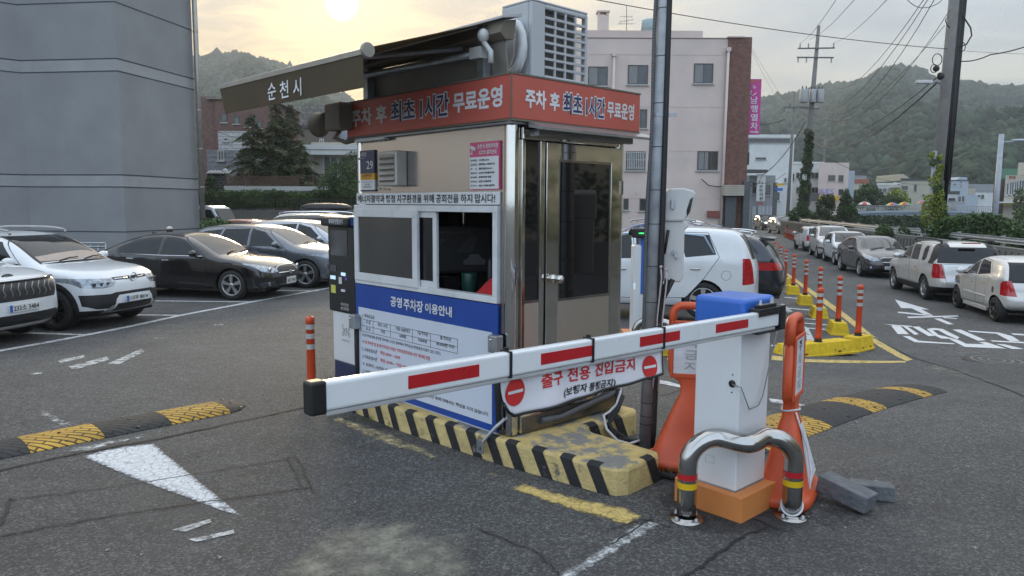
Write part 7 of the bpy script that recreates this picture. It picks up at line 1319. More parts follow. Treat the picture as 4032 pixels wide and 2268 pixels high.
# cedars
def cedar(label, px, ytop, ybase, dep, wid, seed, lean=0.):
    r = np.random.default_rng(seed); top, base = D(px, ytop, dep), D(px, ybase, dep); base.z = min(base.z, 2.4); H_ = top.z - base.z; t = thing('cedar_tree', label, 'tree', base, group='cedars behind the hedge')
    mb = MB(); mb.tube([base, base + Vector((lean * .3, 0, H_ * .5)), top], [.22, .13, .02], 8); link('trunk', mb, 'bark', t); mb = MB(); lv = []; tw_ = MB()
    nl = int(H_ / .20)
    for i in range(nl):
        f = (i + .5) / nl; zz = base.z + H_ * (.06 + .94 * f); R0 = wid * (1 - f) ** .85 * (.75 + .5 * r.random()) + .12
        for k in range(7 if f < .8 else 4):
            a = r.random() * 2 * math.pi; L_ = R0 * (.6 + .5 * r.random()); d = Vector((math.cos(a), math.sin(a), 0)); p0 = Vector((base.x, base.y, zz)); p1 = p0 + d * L_ * .6 + Vector((0, 0, .10 * L_)); p2 = p0 + d * L_ + Vector((0, 0, -.10 * L_ - .05))
            tw_.tube([p0, p1, p2], [.03, .02, .006], 5)
            m = int(26 + 60 * L_); s = r.random(m) ** .7; 
            c = np.array([p0[:]]) * (1 - s)[:, None] + (np.array([p2[:]]) * s[:, None]); c[:, 2] += .12 * L_ * np.sin(np.pi * s); w_ = .07 + .20 * L_ * s * (1.15 - s)
            side = Vector((-d.y, d.x, 0)); c += np.outer(r.normal(size=m) * w_, np.array(side[:])); c[:, 2] += r.normal(size=m) * .035 - .04 * r.random(m)
            lv.append((c, np.array(d[:])))
    for c, d in lv:
        m = len(c); u = d[None] * .11 + r.normal(size=(m, 3)) * .05; u[:, 2] -= .03; v_ = np.cross(u, r.normal(size=(m, 3)) * .4 + np.array([0, 0, 1])); v_ = v_ / np.linalg.norm(v_, axis=1)[:, None] * .028
        q = np.stack([c - u * .5, c + v_, c + u, c - v_], 1).reshape(-1, 3); mb.arr(q, np.arange(m * 4).reshape(m, 4), 0 if r.random() < .6 else 1)
    link('foliage', mb, ['leaf_cedar', 'leaf_dark'], t); link('branches', tw_, 'bark', t)
cedar('tallest dark cedar with layered drooping branches, middle of the group', 1090, 402, 705, 48.5, 2.3, 1); cedar('slender topped cedar standing just right of the tallest one', 1150, 412, 705, 49.2, 1.9, 2); cedar('shorter cedar with spreading branches left of the tallest one', 1000, 448, 705, 47.8, 2.2, 3); cedar('low bushy cedar at the right end beside the cream house', 1185, 560, 710, 47.6, 1.5, 4)
shrub('shrub', 'large round green shrub in front of the cream house', [(D(1340, 700, 42.6), (.95, .8, 1.05)), (D(1300, 735, 42.4), (.75, .6, .7)), (D(1390, 660, 43.2), (.8, .7, .9)), (D(1370, 740, 42.2), (.8, .6, .6))], 2300, .06, ['leaf_hedge', 'leaf_mid', 'leaf_dark']); shrub('shrub', 'small dark conical shrub by the black tiled wall', [(D(835, 740, 44), (.42, .4, .6)), (D(830, 715, 44), (.28, .3, .4))], 3200, .05, ['leaf_dark', 'leaf_hedge'])
# --- pink building
pkw = [(2316, 262, 2392, 338, 2), (2473, 256, 2550, 333, 2), (2733, 250, 2806, 329, 2), (2466, 596, 2540, 671, 2), (2747, 595, 2825, 671, 3), (2520, 430, 2546, 505, 1), (2455, 782, 2474, 826, 1), (2519, 782, 2548, 830, 1)]
pk = building('pink_building', 'pale pink four storey building with brick corner strip and few windows', 'building', 2150, 150, 2868, 900, 50, 12, 'pink_wall', pkw, 'win_frame_dark', 'win_glass', fw=.06)
for (x0, y0, x1, y1, k) in pkw[:5]: mb = MB(); wbox(mb, x0 + 4, y0 + 4, x0 + (x1 - x0) * .5, y1 - 4, 50, 0, .026); link('curtain', mb, 'curtain', pk)
mb = MB(); [wbox(mb, 2466, y, 2542, y + 3, 50, 0, .12) for y in (600, 628, 660)]; [wbox(mb, x, 598, x + 1.6, 668, 50, 0, .11) for x in np.arange(2470, 2540, 7)]; link('window_bars', mb, 'win_frame', pk)
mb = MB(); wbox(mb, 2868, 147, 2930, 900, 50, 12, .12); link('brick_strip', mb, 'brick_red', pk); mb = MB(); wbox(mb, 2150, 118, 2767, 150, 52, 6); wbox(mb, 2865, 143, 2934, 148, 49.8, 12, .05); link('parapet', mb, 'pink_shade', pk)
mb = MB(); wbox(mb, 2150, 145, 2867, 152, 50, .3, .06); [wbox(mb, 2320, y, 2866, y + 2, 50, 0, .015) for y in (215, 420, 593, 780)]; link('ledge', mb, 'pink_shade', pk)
for x in (2417, 2865): 
    mb = MB(); a = fp(x, 225 if x < 2500 else 205, 50); mb.tube([(a.x, 49.8, a.z), (a.x - .1, 49.8, 0)], .09, 10); mb.box((a.x - .14, 49.68, a.z), (a.x + .14, 49.98, a.z + .25)); link('downpipe', mb, 'pink_wall', pk)
mb = MB(); 
for y0, y1 in ((235, 370), (405, 515), (560, 650), (690, 760)): wbox(mb, 2930, y0, 2948, y1, 51.5, 3)
link('side_balcony', mb, 'house_grey', pk); mb = MB(); [wbox(mb, 2931, y0, 2949.5, y1, 51.45, 1, 0) for y0, y1 in ((285, 345), (440, 500), (600, 648))]; link('side_window', mb, 'win_glass', pk)
mb = MB(); wbox(mb, 2852, 728, 2930, 770, 49, .8); sb = link('louvre_sign', mb, 'house_cream', pk); mb = MB(); [wbox(mb, 2852, 734 + k * 7, 2930, 735.5 + k * 7, 49, 0, .01) for k in range(5)]; link('slat_line', mb, 'win_frame_dark', sb)
mb = MB(); wbox(mb, 2858, 772, 2895, 900, 49.6, .3); wbox(mb, 2930, 715, 2948, 900, 49.3, .4); link('doorway', mb, 'steel_dark', pk); mb = MB(); wbox(mb, 2786, 830, 2832, 856, 49.8, .1, .05); lb_ = link('meter_box', mb, M('box_red', (.22, .06, .05), .5), pk); mb = MB(); mb.tube([fp(2762, 705, 49.8), fp(2790, 730, 49.7), fp(2830, 736, 49.7), fp(2860, 725, 49.8)], .035, 6); link('wall_cable', mb, 'cable', pk)
mb = MB(); wbox(mb, 2505, 752, 2510, 763, 49.7, .1, .15); a = fp(2479, 852, 49.98); mb.lathe([(.08, -.02), (.08, .0), (0, .0)], a, 12, 0, 'y'); link('wall_camera', mb, 'cctv_white', pk)
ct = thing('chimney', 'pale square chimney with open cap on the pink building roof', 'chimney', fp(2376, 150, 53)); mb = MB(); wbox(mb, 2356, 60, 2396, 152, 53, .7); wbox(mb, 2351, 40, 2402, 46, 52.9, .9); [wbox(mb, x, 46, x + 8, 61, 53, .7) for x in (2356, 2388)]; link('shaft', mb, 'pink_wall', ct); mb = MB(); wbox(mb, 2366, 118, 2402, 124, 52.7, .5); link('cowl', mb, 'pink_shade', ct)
an = MB(); q = fp(2467, 142, 53); tp = fp(2467, 24, 53); an.tube([q, tp], .025, 6)
for y, w_, s in ((82, .5, .35), (66, .42, .0), (94, .6, .0)): c = fp(2467, y, 53); an.tube([c + Vector((-w_, 0, -s * .3)), c + Vector((w_, 0, s * .3))], .014, 5); [an.tube([c + Vector((x, -.25, 0)), c + Vector((x, .25, 0))], .01, 5) for x in (-.4, -.15, .1, .35)]
link('antenna', an, 'steel_dark', label='thin television aerial mast on the pink building roof', cat='aerial')
wt = MB(); c = fp(2560, 140, 55); r_ = (fp(2597, 140, 55).x - fp(2523, 140, 55).x) / 2; wt.lathe([(r_, 0), (r_, fp(2560, 85, 55).z - c.z), (r_ * .9, fp(2560, 80, 55).z - c.z), (0, fp(2560, 78, 55).z - c.z)], c, 28); link('water_tank', wt, 'tank_blue', label='pale blue cylindrical water tank on the pink building roof', cat='water tank')
sg_t = thing('vertical_signboard', 'tall magenta vertical signboard hung on the side of the pink building', 'signboard', fp(2970, 530, 50.6)); mb = MB(); wbox(mb, 2949, 311, 2990, 530, 50.6, .18); link('panel', mb, 'sign_magenta', sg_t); mb = MB()
def sgn(m, t, x0, y0, x1, y1, dep, mi=0, bold=.012): a, b = fp(x0, y1, dep), fp(x1, y0, dep); m.text(t, (a.x, dep, a.z), (b.x - a.x, 0, 0), (0, 0, b.z - a.z), mi, bold)
for t_, y0, y1 in (('남', 380, 408), ('행', 414, 442), ('열', 448, 476), ('차', 482, 510)): sgn(mb, t_, 2955, y0, 2984, y1, 50.58)
sgn(mb, '744-5480', 2953, 515, 2986, 524, 50.58, 0, .03); sgn(mb, '뉴', 2964, 334, 2978, 350, 50.58); sgn(mb, '7080 LIVE', 2954, 316, 2986, 325, 50.58, 1, .03); a = fp(2965, 366, 50.57); mb.tube([a + Vector((-.12, 0, .15)), a + Vector((-.2, 0, -.05)), a + Vector((.0, 0, -.18)), a + Vector((.2, 0, .0))], .03, 6, 0); link('lettering', mb, ['ink_white', M('ink_orange', (.6, .2, .05), .5)], sg_t)
# --- street behind
wb_ = building('white_building', 'white building with long strip window under its flat roof', 'building', 2928, 542, 3112, 900, 96, 10, 'house_white', [(2938, 546, 3110, 563, 6), (2938, 600, 2948, 632, 1), (2976, 620, 3016, 629, 2)], 'win_frame_dark', roof=('house_white', .4))
cl_ = building('clinic_building', 'low pale clinic building with shutters and vertical sign', 'building', 2928, 690, 3045, 900, 88, 7, 'house_grey', [(2964, 720, 2980, 762, 1), (3010, 728, 3032, 768, 2)], 'win_frame_dark')
mb = MB(); [wbox(mb, x, 812, x + 12, 900, 87.9, .1, .02) for x in (2962, 2984, 3000, 3014, 3028)]; link('shutter', mb, 'zinc', cl_); mb = MB(); wbox(mb, 2926, 668, 3016, 680, 87, 1.5, .6); link('eaves', mb, 'roof_dark', cl_)
cs_ = thing('clinic_sign', 'white vertical sign with dark lettering on the clinic', 'signboard', fp(2996, 795, 87)); mb = MB(); wbox(mb, 2983, 686, 3011, 792, 87, .2); link('panel', mb, 'house_white', cs_); mb = MB(); [sgn(mb, ch_, 2989, 713 + i * 15.5, 3005, 726 + i * 15.5, 86.98) for i, ch_ in enumerate('다우한의원')]; sgn(mb, '주차장', 2982, 798, 3006, 808, 86.9, 1, .03); link('lettering', mb, ['ink_black', 'ink_red'], cs_)
building('street_building', 'narrow pale building beyond the clinic with balcony', 'building', 3046, 720, 3105, 900, 93, 6, 'house_white', [(3057, 755, 3070, 790, 1), (3086, 700, 3098, 720, 1)], 'win_frame')
ds = thing('direction_sign', 'orange and blue direction signs on a dark post in the street', 'sign', fp(3052, 860, 84)); mb = MB(); wbox(mb, 3048, 718, 3056, 880, 84, .25); link('post', mb, 'steel_dark', ds); mb = MB(); wbox(mb, 3056, 722, 3087, 731, 83.9, .1); link('orange_panel', mb, 'sign_yellow', ds); mb = MB(); wbox(mb, 3056, 740, 3082, 752, 83.9, .1); mb.prism([fp(3050, 746, 83.9), fp(3057, 738, 83.9), fp(3057, 754, 83.9)], (0, .1, 0)); link('blue_panel', mb, 'sign_blue', ds)
building('street_building', 'white three storey building with many windows right of the ivy pole', 'building', 3108, 645, 3226, 900, 112, 8, 'house_white', [(x, y, x + 11, y + 22, 1) for x in (3136, 3150, 3182, 3196, 3210) for y in (680, 738)] + [(3114, 684, 3126, 712, 1)], 'win_frame_dark', roof=('house_white', .3))
yb_ = building('corner_shop', 'pinkish corner building with yellow shop sign and posters', 'building', 3226, 640, 3330, 900, 104, 7, 'pink_wall', [(3262, 690, 3288, 712, 2), (3302, 690, 3320, 716, 3), (3302, 745, 3320, 768, 3)], 'win_frame_dark'); mb = MB(); wbox(mb, 3222, 772, 3300, 790, 103.6, .3, .2); link('shop_sign', mb, 'sign_yellow', yb_)
for i, x in enumerate((3222, 3240, 3262)): mb = MB(); wbox(mb, x, 744, x + 16 + 6 * (i == 2), 765, 103.9, .05, .05); po = link('poster', mb, M('poster_%d' % i, ((.42, .30, .42), (.34, .30, .46), (.40, .36, .50))[i], .6, 0, .6, 2.5), yb_)
mb = MB(); wbox(mb, 3180, 762, 3222, 792, 103.9, 1.5, .3); link('dark_shopfront', mb, 'steel_dark', yb_)
building('street_building', 'tall pale blue sign slab beside the pinkish corner building', 'building', 3330, 672, 3355, 870, 106, 3, 'house_blue'); building('house', 'grey hillside house with dark flat roof above the bridge end', 'house', 3358, 690, 3408, 790, 150, 8, 'house_grey', [(3362, 704, 3384, 716, 3), (3388, 704, 3402, 714, 2)], roof=('roof_dark', .6)); building('house', 'low red tiled house under the grey hillside house', 'house', 3362, 722, 3412, 790, 140, 8, 'house_cream', roof=('roof_red', .8))
building('house', 'white two storey house left of the beige concrete house', 'house', 3454, 730, 3520, 830, 128, 8, 'house_white', [(3459, 741, 3473, 756, 3), (3476, 741, 3490, 756, 3)], 'win_frame', roof=('house_white', .4)); building('house', 'small white gabled house behind the beige concrete house', 'house', 3518, 718, 3560, 830, 140, 8, 'house_white', [(3524, 724, 3546, 730, 3)])
building('house', 'plain beige side wing of the concrete house', 'house', 3499, 738, 3560, 830, 120, 8, 'house_beige', [(3516, 758, 3540, 775, 3)], 'win_frame_dark'); building('house', 'beige concrete house with rounded roof line and small dark windows', 'house', 3548, 710, 3658, 830, 116, 9, 'house_beige', [(3551, 732, 3573, 748, 2), (3600, 727, 3608, 754, 1), (3556, 765, 3572, 790, 2), (3632, 765, 3641, 773, 1)], 'win_frame_dark', roof=('roof_dark', .3))
mb = MB(); q0, q1 = fp(3548, 711, 116), fp(3590, 711, 116); mb.prism([(q0.x, 116, q0.z), (q1.x, 116, q1.z), (q1.x, 116, q1.z + .1), (q0.x + .3, 116, q0.z + 1.0), (q0.x, 116, q0.z + .95)], (0, 8, 0)); link('roof_wing', mb, 'house_beige', label='sloping beige roof slab on the concrete house', cat='roof')
shrub('roof_garden', 'dark green planting on the roof of the beige concrete house', [(D(3620, 704, 117), (1.3, .8, .35)), (D(3640, 703, 117), (.9, .8, .35))], 700, .12, ['leaf_dark'])
building('house', 'white gabled house higher up right of the leaning ivy pole', 'house', 3745, 712, 3808, 800, 150, 8, 'house_blue', [(3780, 704 + 10, 3788, 722, 1), (3752, 722, 3766, 730, 2), (3780, 720 + 8, 3788, 736, 1)], roof=('roof_dark', .2)); mb = MB(); q0, q1 = fp(3762, 712, 150), fp(3808, 712, 150); mb.prism([(q0.x, 150, q0.z + .12), (q1.x, 150, q1.z + .12), (q1.x, 150, q1.z + .7), (q0.x + .9, 150, q0.z + .75)], (0, 8, 0)); link('gable', mb, 'house_blue', label='pale blue gable roof end of the higher white house', cat='roof')
building('house', 'blue grey boxy house with two tall windows behind the bridge', 'house', 3770, 767, 3846, 840, 118, 6, 'house_blue', [(3772, 772, 3784, 797, 1), (3786, 771, 3798, 796, 1)], 'win_frame'); building('house', 'white low house with grey roof at the right end of the bridge', 'house', 3842, 755, 3906, 840, 124, 8, 'house_white', [(3852, 768, 3860, 775, 1), (3864, 767, 3874, 782, 2)], 'win_frame_dark', roof=('house_grey', .8)); building('house', 'timber framed white house partly behind the ivy pole', 'house', 3690, 764, 3768, 840, 126, 8, 'house_white', [(3735, 780, 3760, 790, 2)], 'win_frame_dark', roof=('roof_dark', .5)); building('house', 'pale house row with grey roof on the far bank', 'house', 3810, 738, 3905, 800, 160, 8, 'house_cream', roof=('house_grey', .7))
cf = building('cafe_building', 'cream cafe with tall windows and red lettering at the right edge', 'building', 3960, 690, 4200, 870, 72, 9, 'house_cream', [(3962, 720, 3970, 768, 1), (3975, 715, 3990, 768, 2), (3994, 712, 4008, 768, 2), (4012, 708, 4030, 768, 2)], 'win_frame'); mb = MB(); sgn(mb, '카페 마당', 3972, 686 + 6, 4000, 706, 71.98, 0, .05); link('lettering', mb, M('ink_brown', (.25, .05, .03), .5), cf)
mb = MB(); wbox(mb, 4010, 640, 4200, 690, 74, 7); link('upper_storey', mb, 'house_cream', cf); mb = MB(); wbox(mb, 3934, 794, 4060, 800, 70, 2); link('canopy', mb, 'house_white', cf); mb = MB(); wbox(mb, 3950, 801, 3992, 809, 70.5, 1.5); link('yellow_awning', mb, M('awning_yellow', (.5, .45, .12), .6), cf)
building('house', 'dark brown narrow building under the green roof at right', 'house', 3915, 705, 3962, 870, 80, 8, 'house_brown'); gr_ = MB(); wbox(gr_, 3935, 664, 4015, 704, 86, 8); link('green_roof', gr_, 'roof_green', label='green metal roof slope behind the cafe', cat='roof')
# --- bridge with market umbrellas
bt_ = thing('bridge', 'low blue grey footbridge with railing across the stream', 'bridge', fp(3620, 860, 100)); a0, a1 = fp(3366, 832, 100), fp(3900, 838, 100); K = 24
def arch(px): t = (px - 3366) / 534; return 6 * (1 - (2 * t - 1) ** 2)
mb = MB(); xs_ = np.linspace(3366, 3900, K); up_ = [fp(x, 836 - arch(x), 100) for x in xs_]; lo_ = [fp(x, 852 - arch(x) * .9, 100) for x in xs_]
mb.prism(up_ + lo_[::-1], (0, 5, 0)); link('deck', mb, 'bridge_blue', bt_); mb = MB(); mb.prism([p + Vector((0, -.1, 0)) for p in up_] + [fp(x, 842 - arch(x), 99.9) for x in xs_[::-1]], (0, .1, 0)); link('edge_beam', mb, 'house_blue', bt_)
mb = MB(); 
for off_, y in ((22, 0), (16, 0), (10, 0)): mb.tube([fp(x, 836 - arch(x) - off_, 100) for x in xs_], .05 if off_ == 22 else .03, 6)
for x in np.linspace(3366, 3900, 60): mb.tube([fp(x, 836 - arch(x), 100), fp(x, 814 - arch(x), 100)], .035, 5)
link('railing', mb, 'bridge_rail', bt_)
for x in (3622, 3400, 3860): mb = MB(); a, b = fp(x - 14, 850, 101), fp(x + 14, 850, 101); mb.box((a.x, 101, -1), (b.x, 104, a.z)); link('pier', mb, 'wall_concrete', bt_)
def umbrella(label, px, ytop, wpx, dep, cols):
    t = thing('market_umbrella', label, 'umbrella', fp(px, 832, dep), group='umbrellas on the bridge'); c = fp(px, ytop, dep); r = wpx / 2 / FO * dep; mb = MB(); n = 16; vs = [c] + [c + Vector((r * math.cos(2 * math.pi * k / n), r * math.sin(2 * math.pi * k / n), -r * .52)) for k in range(n)] + [c + Vector((r * .6 * math.cos(2 * math.pi * k / n), r * .6 * math.sin(2 * math.pi * k / n), -r * .2)) for k in range(n)]
    for k in range(n): j = (k + 1) % n; mi = (k // 2) % len(cols); b = len(mb.v); mb.v += [tuple(vs[q]) for q in (0, 1 + n + k, 1 + n + j, 1 + k, 1 + j)]; mb.f += [(b, b + 1, b + 2), (b + 1, b + 3, b + 4, b + 2)]; mb.m += [mi] * 2; mb.sm += [False] * 2
    o = link('canopy', mb, cols, t); o.modifiers.new('s', 'SOLIDIFY').thickness = .02; mb = MB(); mb.tube([c, (c.x, c.y, c.z - 2.3)], .03, 6); link('pole', mb, 'bridge_rail', t)
umbrella('white and red umbrella on the left end of the bridge', 3404, 793, 50, 101, ['umbrella_white', 'umbrella_white', 'umbrella_red']); umbrella('blue and yellow umbrella, middle of the bridge', 3513, 796, 52, 101, ['umbrella_blue', 'umbrella_yellow', 'umbrella_red']); umbrella('green and yellow umbrella beside the blue one', 3561, 794, 48, 103, ['umbrella_green', 'umbrella_yellow', 'umbrella_red']); umbrella('orange and white umbrella nearest the ivy pole', 3640, 787, 50, 101, ['umbrella_white', 'umbrella_red', 'umbrella_blue'])
# --- walls and planting along the road
wl = thing('road_wall', 'weathered ribbed concrete wall along the road behind the parked cars', 'wall', (16, 30, -.7)); mb = MB(); dR = Vector((.2, .98, 0)).normalized(); w0 = Vector((15.3, 22.0, -.75))
mb.prism([w0, w0 + Vector((.3, 0, 0)), w0 + Vector((.3, 0, 1.40)), w0 + Vector((0, 0, 1.40))], dR * 50); link('body', mb, 'wall_concrete', wl); mb = MB()
for k in range(110): p = w0 + dR * (k * .45) + Vector((-.03, 0, .05)); mb.obox(p + Vector((0, 0, .62)), Vector((.03, 0, 0)), dR * .09, (0, 0, .62))
link('rib', mb, 'wall_concrete', wl)
rl = thing('guard_rail', 'pale steel guard rail above the ribbed road wall', 'guard rail', w0 + dR * 15 + Vector((.6, 0, 1.6))); mb = MB(); q = w0 + Vector((.75, 0, 1.46)); mb.prism([q, q + Vector((.05, 0, .04)), q + Vector((.0, 0, .10)), q + Vector((.05, 0, .16)), q + Vector((0, 0, .20)), q + Vector((.09, 0, .2)), q + Vector((.09, 0, 0))], dR * 46); link('rail', mb, M('rail_steel', (.42, .43, .43), .5, .4), rl); mb = MB()
for k in range(12): p = q + dR * (k * 4) + Vector((.14, 0, -.3)); mb.obox(p, (.05, 0, 0), (0, .06, 0), (0, 0, .55))
link('post', mb, 'zinc', rl)
def along(px, dep): p = D(px, 900, dep); return p
shrub('ivy_bank', 'broad leafy ivy bank over the wall behind the silver SUV', [(D(px, y, 31 + (px - 3720) * .004), (.62, .6, .5)) for px, y in ((3720, 905), (3770, 890), (3820, 885), (3870, 880), (3920, 890), (3960, 905), (3750, 935), (3810, 930), (3870, 925), (3930, 935), (3985, 930), (4030, 925), (4000, 955), (3950, 960), (4060, 950))], 1900, .075, ['leaf_ivy', 'leaf_mid', 'leaf_hedge'], cat='ivy')
shrub('ivy_trail', 'thin ivy hanging over the ribbed wall left of the ivy pole', [(D(px, y, 35.5), (.28, .2, .3)) for px, y in ((3560, 915), (3600, 925), (3580, 945), (3480, 905), (3495, 915), (3470, 915))], 2400, .06, ['leaf_ivy', 'leaf_hedge'], cat='ivy')
shrub('bush', 'dense green bushes at the bend of the road under the ivy pole', [(D(px, y, 66), (.95, .8, .75)) for px, y in ((3150, 880), (3175, 870), (3200, 885), (3245, 875), (3280, 880), (3310, 890), (3145, 850), (3150, 870), (3225, 860), (3140, 895), (3165, 900))], 1300, .09, ['leaf_hedge', 'leaf_dark', 'leaf_mid'], cat='bush')
shrub('bush', 'tall pointed ivy clad bush at the left end of the bridge', [(D(3336, 860, 60), (.95, .8, .9)), (D(3334, 825, 60), (.75, .7, .8)), (D(3330, 790, 60), (.5, .5, .6)), (D(3332, 765, 60), (.25, .3, .4))], 1500, .09, ['leaf_dark', 'leaf_hedge'], cat='bush'); shrub('bush', 'rounded dark bush between ivy pole and pointed bush', [(D(3250, 815, 60), (.75, .7, .9)), (D(3262, 790, 60), (.5, .5, .6))], 1500, .09, ['leaf_dark'], cat='bush')
for lab, lst, mats in (('pale green willow tree above the bridge, left of two', ((3400, 765), (3440, 770), (3375, 775), (3420, 748), (3460, 790), (3390, 795)), ['leaf_willow', 'leaf_mid']), ('yellowish green willow tree by the beige concrete house', ((3520, 785), (3550, 795), (3500, 800), (3535, 770)), ['leaf_willow', 'leaf_yellow'])):
    shrub('willow_tree', lab, [(D(px, y, 112), (1.4, 1.1, .95)) for px, y in lst], 330, .2, mats, cat='tree')
shrub('stream_bank', 'dark overgrown stream bank under the bridge', [(D(px, y, 97), (1.5, 1, .6)) for px in range(3380, 3900, 45) for y in (865, 880)], 200, .2, ['leaf_dark', 'leaf_mid'], cat='bank')
for px, y in ((4030, 800), (4010, 840)): pass
shrub('creeper', 'green creeper hanging at the right edge by the cafe', [(D(4020, 800, 60), (.6, .5, 1.3)), (D(4030, 860, 58), (.8, .6, .8))], 900, .1, ['leaf_willow', 'leaf_ivy'], cat='creeper')
HAZE = .00052
# ------------------------------------------------------------------ hills and forest
ridL = [(300, 300), (600, 262), (760, 250), (804, 242), (864, 227), (899, 230), (979, 232), (1028, 247), (1078, 257), (1128, 270), (1200, 305), (1326, 376), (1376, 399), (1500, 450), (1800, 520), (2100, 520), (2400, 470), (2700, 430), (2996, 402), (3103, 387), (3224, 355), (3300, 345), (3382, 330), (3439, 291), (3509, 279), (3572, 285), (3604, 301), (3667, 330), (3794, 336), (3870, 355), (3953, 361), (4032, 355), (4300, 330), (4700, 380), (5200, 450)]
rp = np.array(ridL, float)
def hill(name, pxs, ridge, d0, d1, amp, seed):
    r = np.random.default_rng(seed); ts = np.linspace(0, 1, 26); v = []
    ph = r.random(6) * 6
    for px in pxs:
        top = D(px, ridge(px), d1)
        for t in ts:
            dep = d0 + (d1 - d0) * t; b = D(px, 808, dep); u = px / 160.
            z = top.z * (t ** .95) + amp * math.sin(math.pi * t) * (math.sin(u * 1.3 + ph[0] + 3 * t) + .6 * math.sin(u * 2.9 + ph[1] - 5 * t) + .4 * math.sin(u * 5.3 + ph[2] + 7 * t)); v.append((b.x, dep, z - 1.))
        b = D(px, 808, d1 * 1.25); v.append((b.x, d1 * 1.25, -2.))
    n = 27; m = len(pxs); f = np.array([(i * n + k, (i + 1) * n + k, (i + 1) * n + k + 1, i * n + k + 1) for i in range(m - 1) for k in range(n - 1)]); v = np.array(v)
    link(name, MB().arr(v, f, 0, True), M('hill_ground', (.03, .042, .025), .95, 0, .4, .05), kind='structure', origin=(0, 0, 0)); return v.reshape(m, n, 3)
pxs = np.arange(300, 5200, 40.); HV = hill('hill', pxs, lambda p: np.interp(p, rp[:, 0], rp[:, 1]) + 6, 230, 760, 9, 1)
nr = np.array([(3200, 800), (3330, 720), (3450, 660), (3560, 610), (3680, 545), (3756, 490), (3860, 470), (3984, 458), (4032, 455), (4300, 430), (4800, 480)], float)
pxs2 = np.arange(3200, 4800, 40.); HV2 = hill('near_hill', pxs2, lambda p: np.interp(p, nr[:, 0], nr[:, 1]) + 4, 175, 330, 3, 2)
ico = bmesh.new(); bmesh.ops.create_icosphere(ico, subdivisions=1, radius=1); IV = np.array([v.co[:] for v in ico.verts]); IF = np.array([[v.index for v in f.verts] for f in ico.faces]); ico.free()
def forest(name, label, grids, mat):
    r = np.random.default_rng(11); Vs, Fs = [], []; base = 0
    for HVg, N, size, tlo in grids:
        m, n, _ = HVg.shape; n -= 1
        a = r.random(N) * (m - 1.001); t = (tlo + (1 - tlo) * r.random(N) ** .8) * (n - 1.001); t[: N // 5] = (n - 1.001) * (.975 + .025 * r.random(N // 5)); i = a.astype(int); k = t.astype(int); fa = (a - i)[:, None]; ft = (t - k)[:, None]
        p = HVg[i, k] * (1 - fa) * (1 - ft) + HVg[i + 1, k] * fa * (1 - ft) + HVg[i, k + 1] * (1 - fa) * ft + HVg[i + 1, k + 1] * fa * ft
        s = size * (.55 + .9 * r.random(N) ** 1.5); s[: N // 5] *= 1.7
        nv = len(IV); jit = 1 + .22 * r.normal(size=(N, nv, 1)); v = IV[None] * jit * np.stack([np.ones(N), np.ones(N), .75 + .45 * r.random(N)], 1)[:, None, :] * s[:, None, None] + p[:, None, :]; v[:, :, 2] += (s * .3)[:, None]
        Vs.append(v.reshape(-1, 3)); Fs.append((IF[None] + (np.arange(N) * nv)[:, None, None]).reshape(-1, 3) + base); base += N * nv
    mb = MB(); v = np.concatenate(Vs); f = np.concatenate(Fs)
    me = bpy.data.meshes.new(name); me.vertices.add(len(v)); me.vertices.foreach_set('co', v.ravel()); me.loops.add(f.size); me.loops.foreach_set('vertex_index', f.ravel()); me.polygons.add(len(f)); me.polygons.foreach_set('loop_start', np.arange(0, f.size, 3)); me.polygons.foreach_set('loop_total', np.full(len(f), 3)); me.polygons.foreach_set('use_smooth', np.ones(len(f), bool)); me.update(); me.validate()
    nvt = len(v) // 12; me.attributes.new('tint', 'FLOAT', 'POINT').data.foreach_set('value', np.repeat(np.clip(r.normal(1., .38, nvt), .35, 2.2), 12).astype('f'))
    nt = mat.node_tree; at = nt.nodes.new('ShaderNodeAttribute'); at.attribute_name = 'tint'; b_ = nt.nodes['Principled BSDF']; src = b_.inputs['Base Color'].links[0].from_socket; vm = nt.nodes.new('ShaderNodeVectorMath'); vm.operation = 'SCALE'; nt.links.new(src, vm.inputs[0]); nt.links.new(at.outputs['Fac'], vm.inputs['Scale']); nt.links.new(vm.outputs[0], b_.inputs['Base Color'])
    me.materials.append(mat); o = bpy.data.objects.new(name, me); COL.objects.link(o); tag(o, label, 'forest', None, 'stuff'); return o
fm = M('forest_leaf', (.030, .046, .028), .9, 0, .6, .12, 1.0, .6, det=6, spec=.1)
forest('hillside_forest', 'dense green forest covering the hills behind the town', [(HV, 42000, 2.7, .03), (HV2, 14000, 1.8, .03)], fm)
# ------------------------------------------------------------------ poles and wires
def upole(label, base, top, r0, r1, mat='pole_concrete'):
    t = thing('power_pole', label, 'power pole', base); mb = MB(); mb.tube([base, base.lerp(top, .5), top], [r0, (r0 + r1) / 2, r1], 16); link('shaft', mb, mat, t); return t
def cross_arm(t, px0, px1, y0, y1, dep, pins):
    mb = MB(); a, b = D(px0, y0, dep), D(px1, y1, dep); mb.obox((a + b) / 2, (b - a) / 2, (0, .06, 0), (0, 0, .05)); arm_ = link('cross_arm', mb, 'steel_dark', t)
    for p, dn in pins:
        q = D(p, np.interp(p, [px0, px1], [y0, y1]), dep); mb = MB(); s = -1 if dn else 1
        for k in range(4): mb.lathe([(.03, .04 + k * .1), (.08, .07 + k * .1), (.03, .11 + k * .1)], (0, 0, 0), 10)
        mb.v = [(q.x + x, q.y + y, q.z + s * z) for x, y, z in mb.v]; link('insulator', mb, 'insulator', arm_)
dA = 66.; bA = D(3150, 930, dA); bA.z = hz(bA.x, bA.y); tA = D(3224, 101, dA)
pA = upole('ivy-clad power pole with two cross-arms and three transformers', bA, tA, .36, .13)
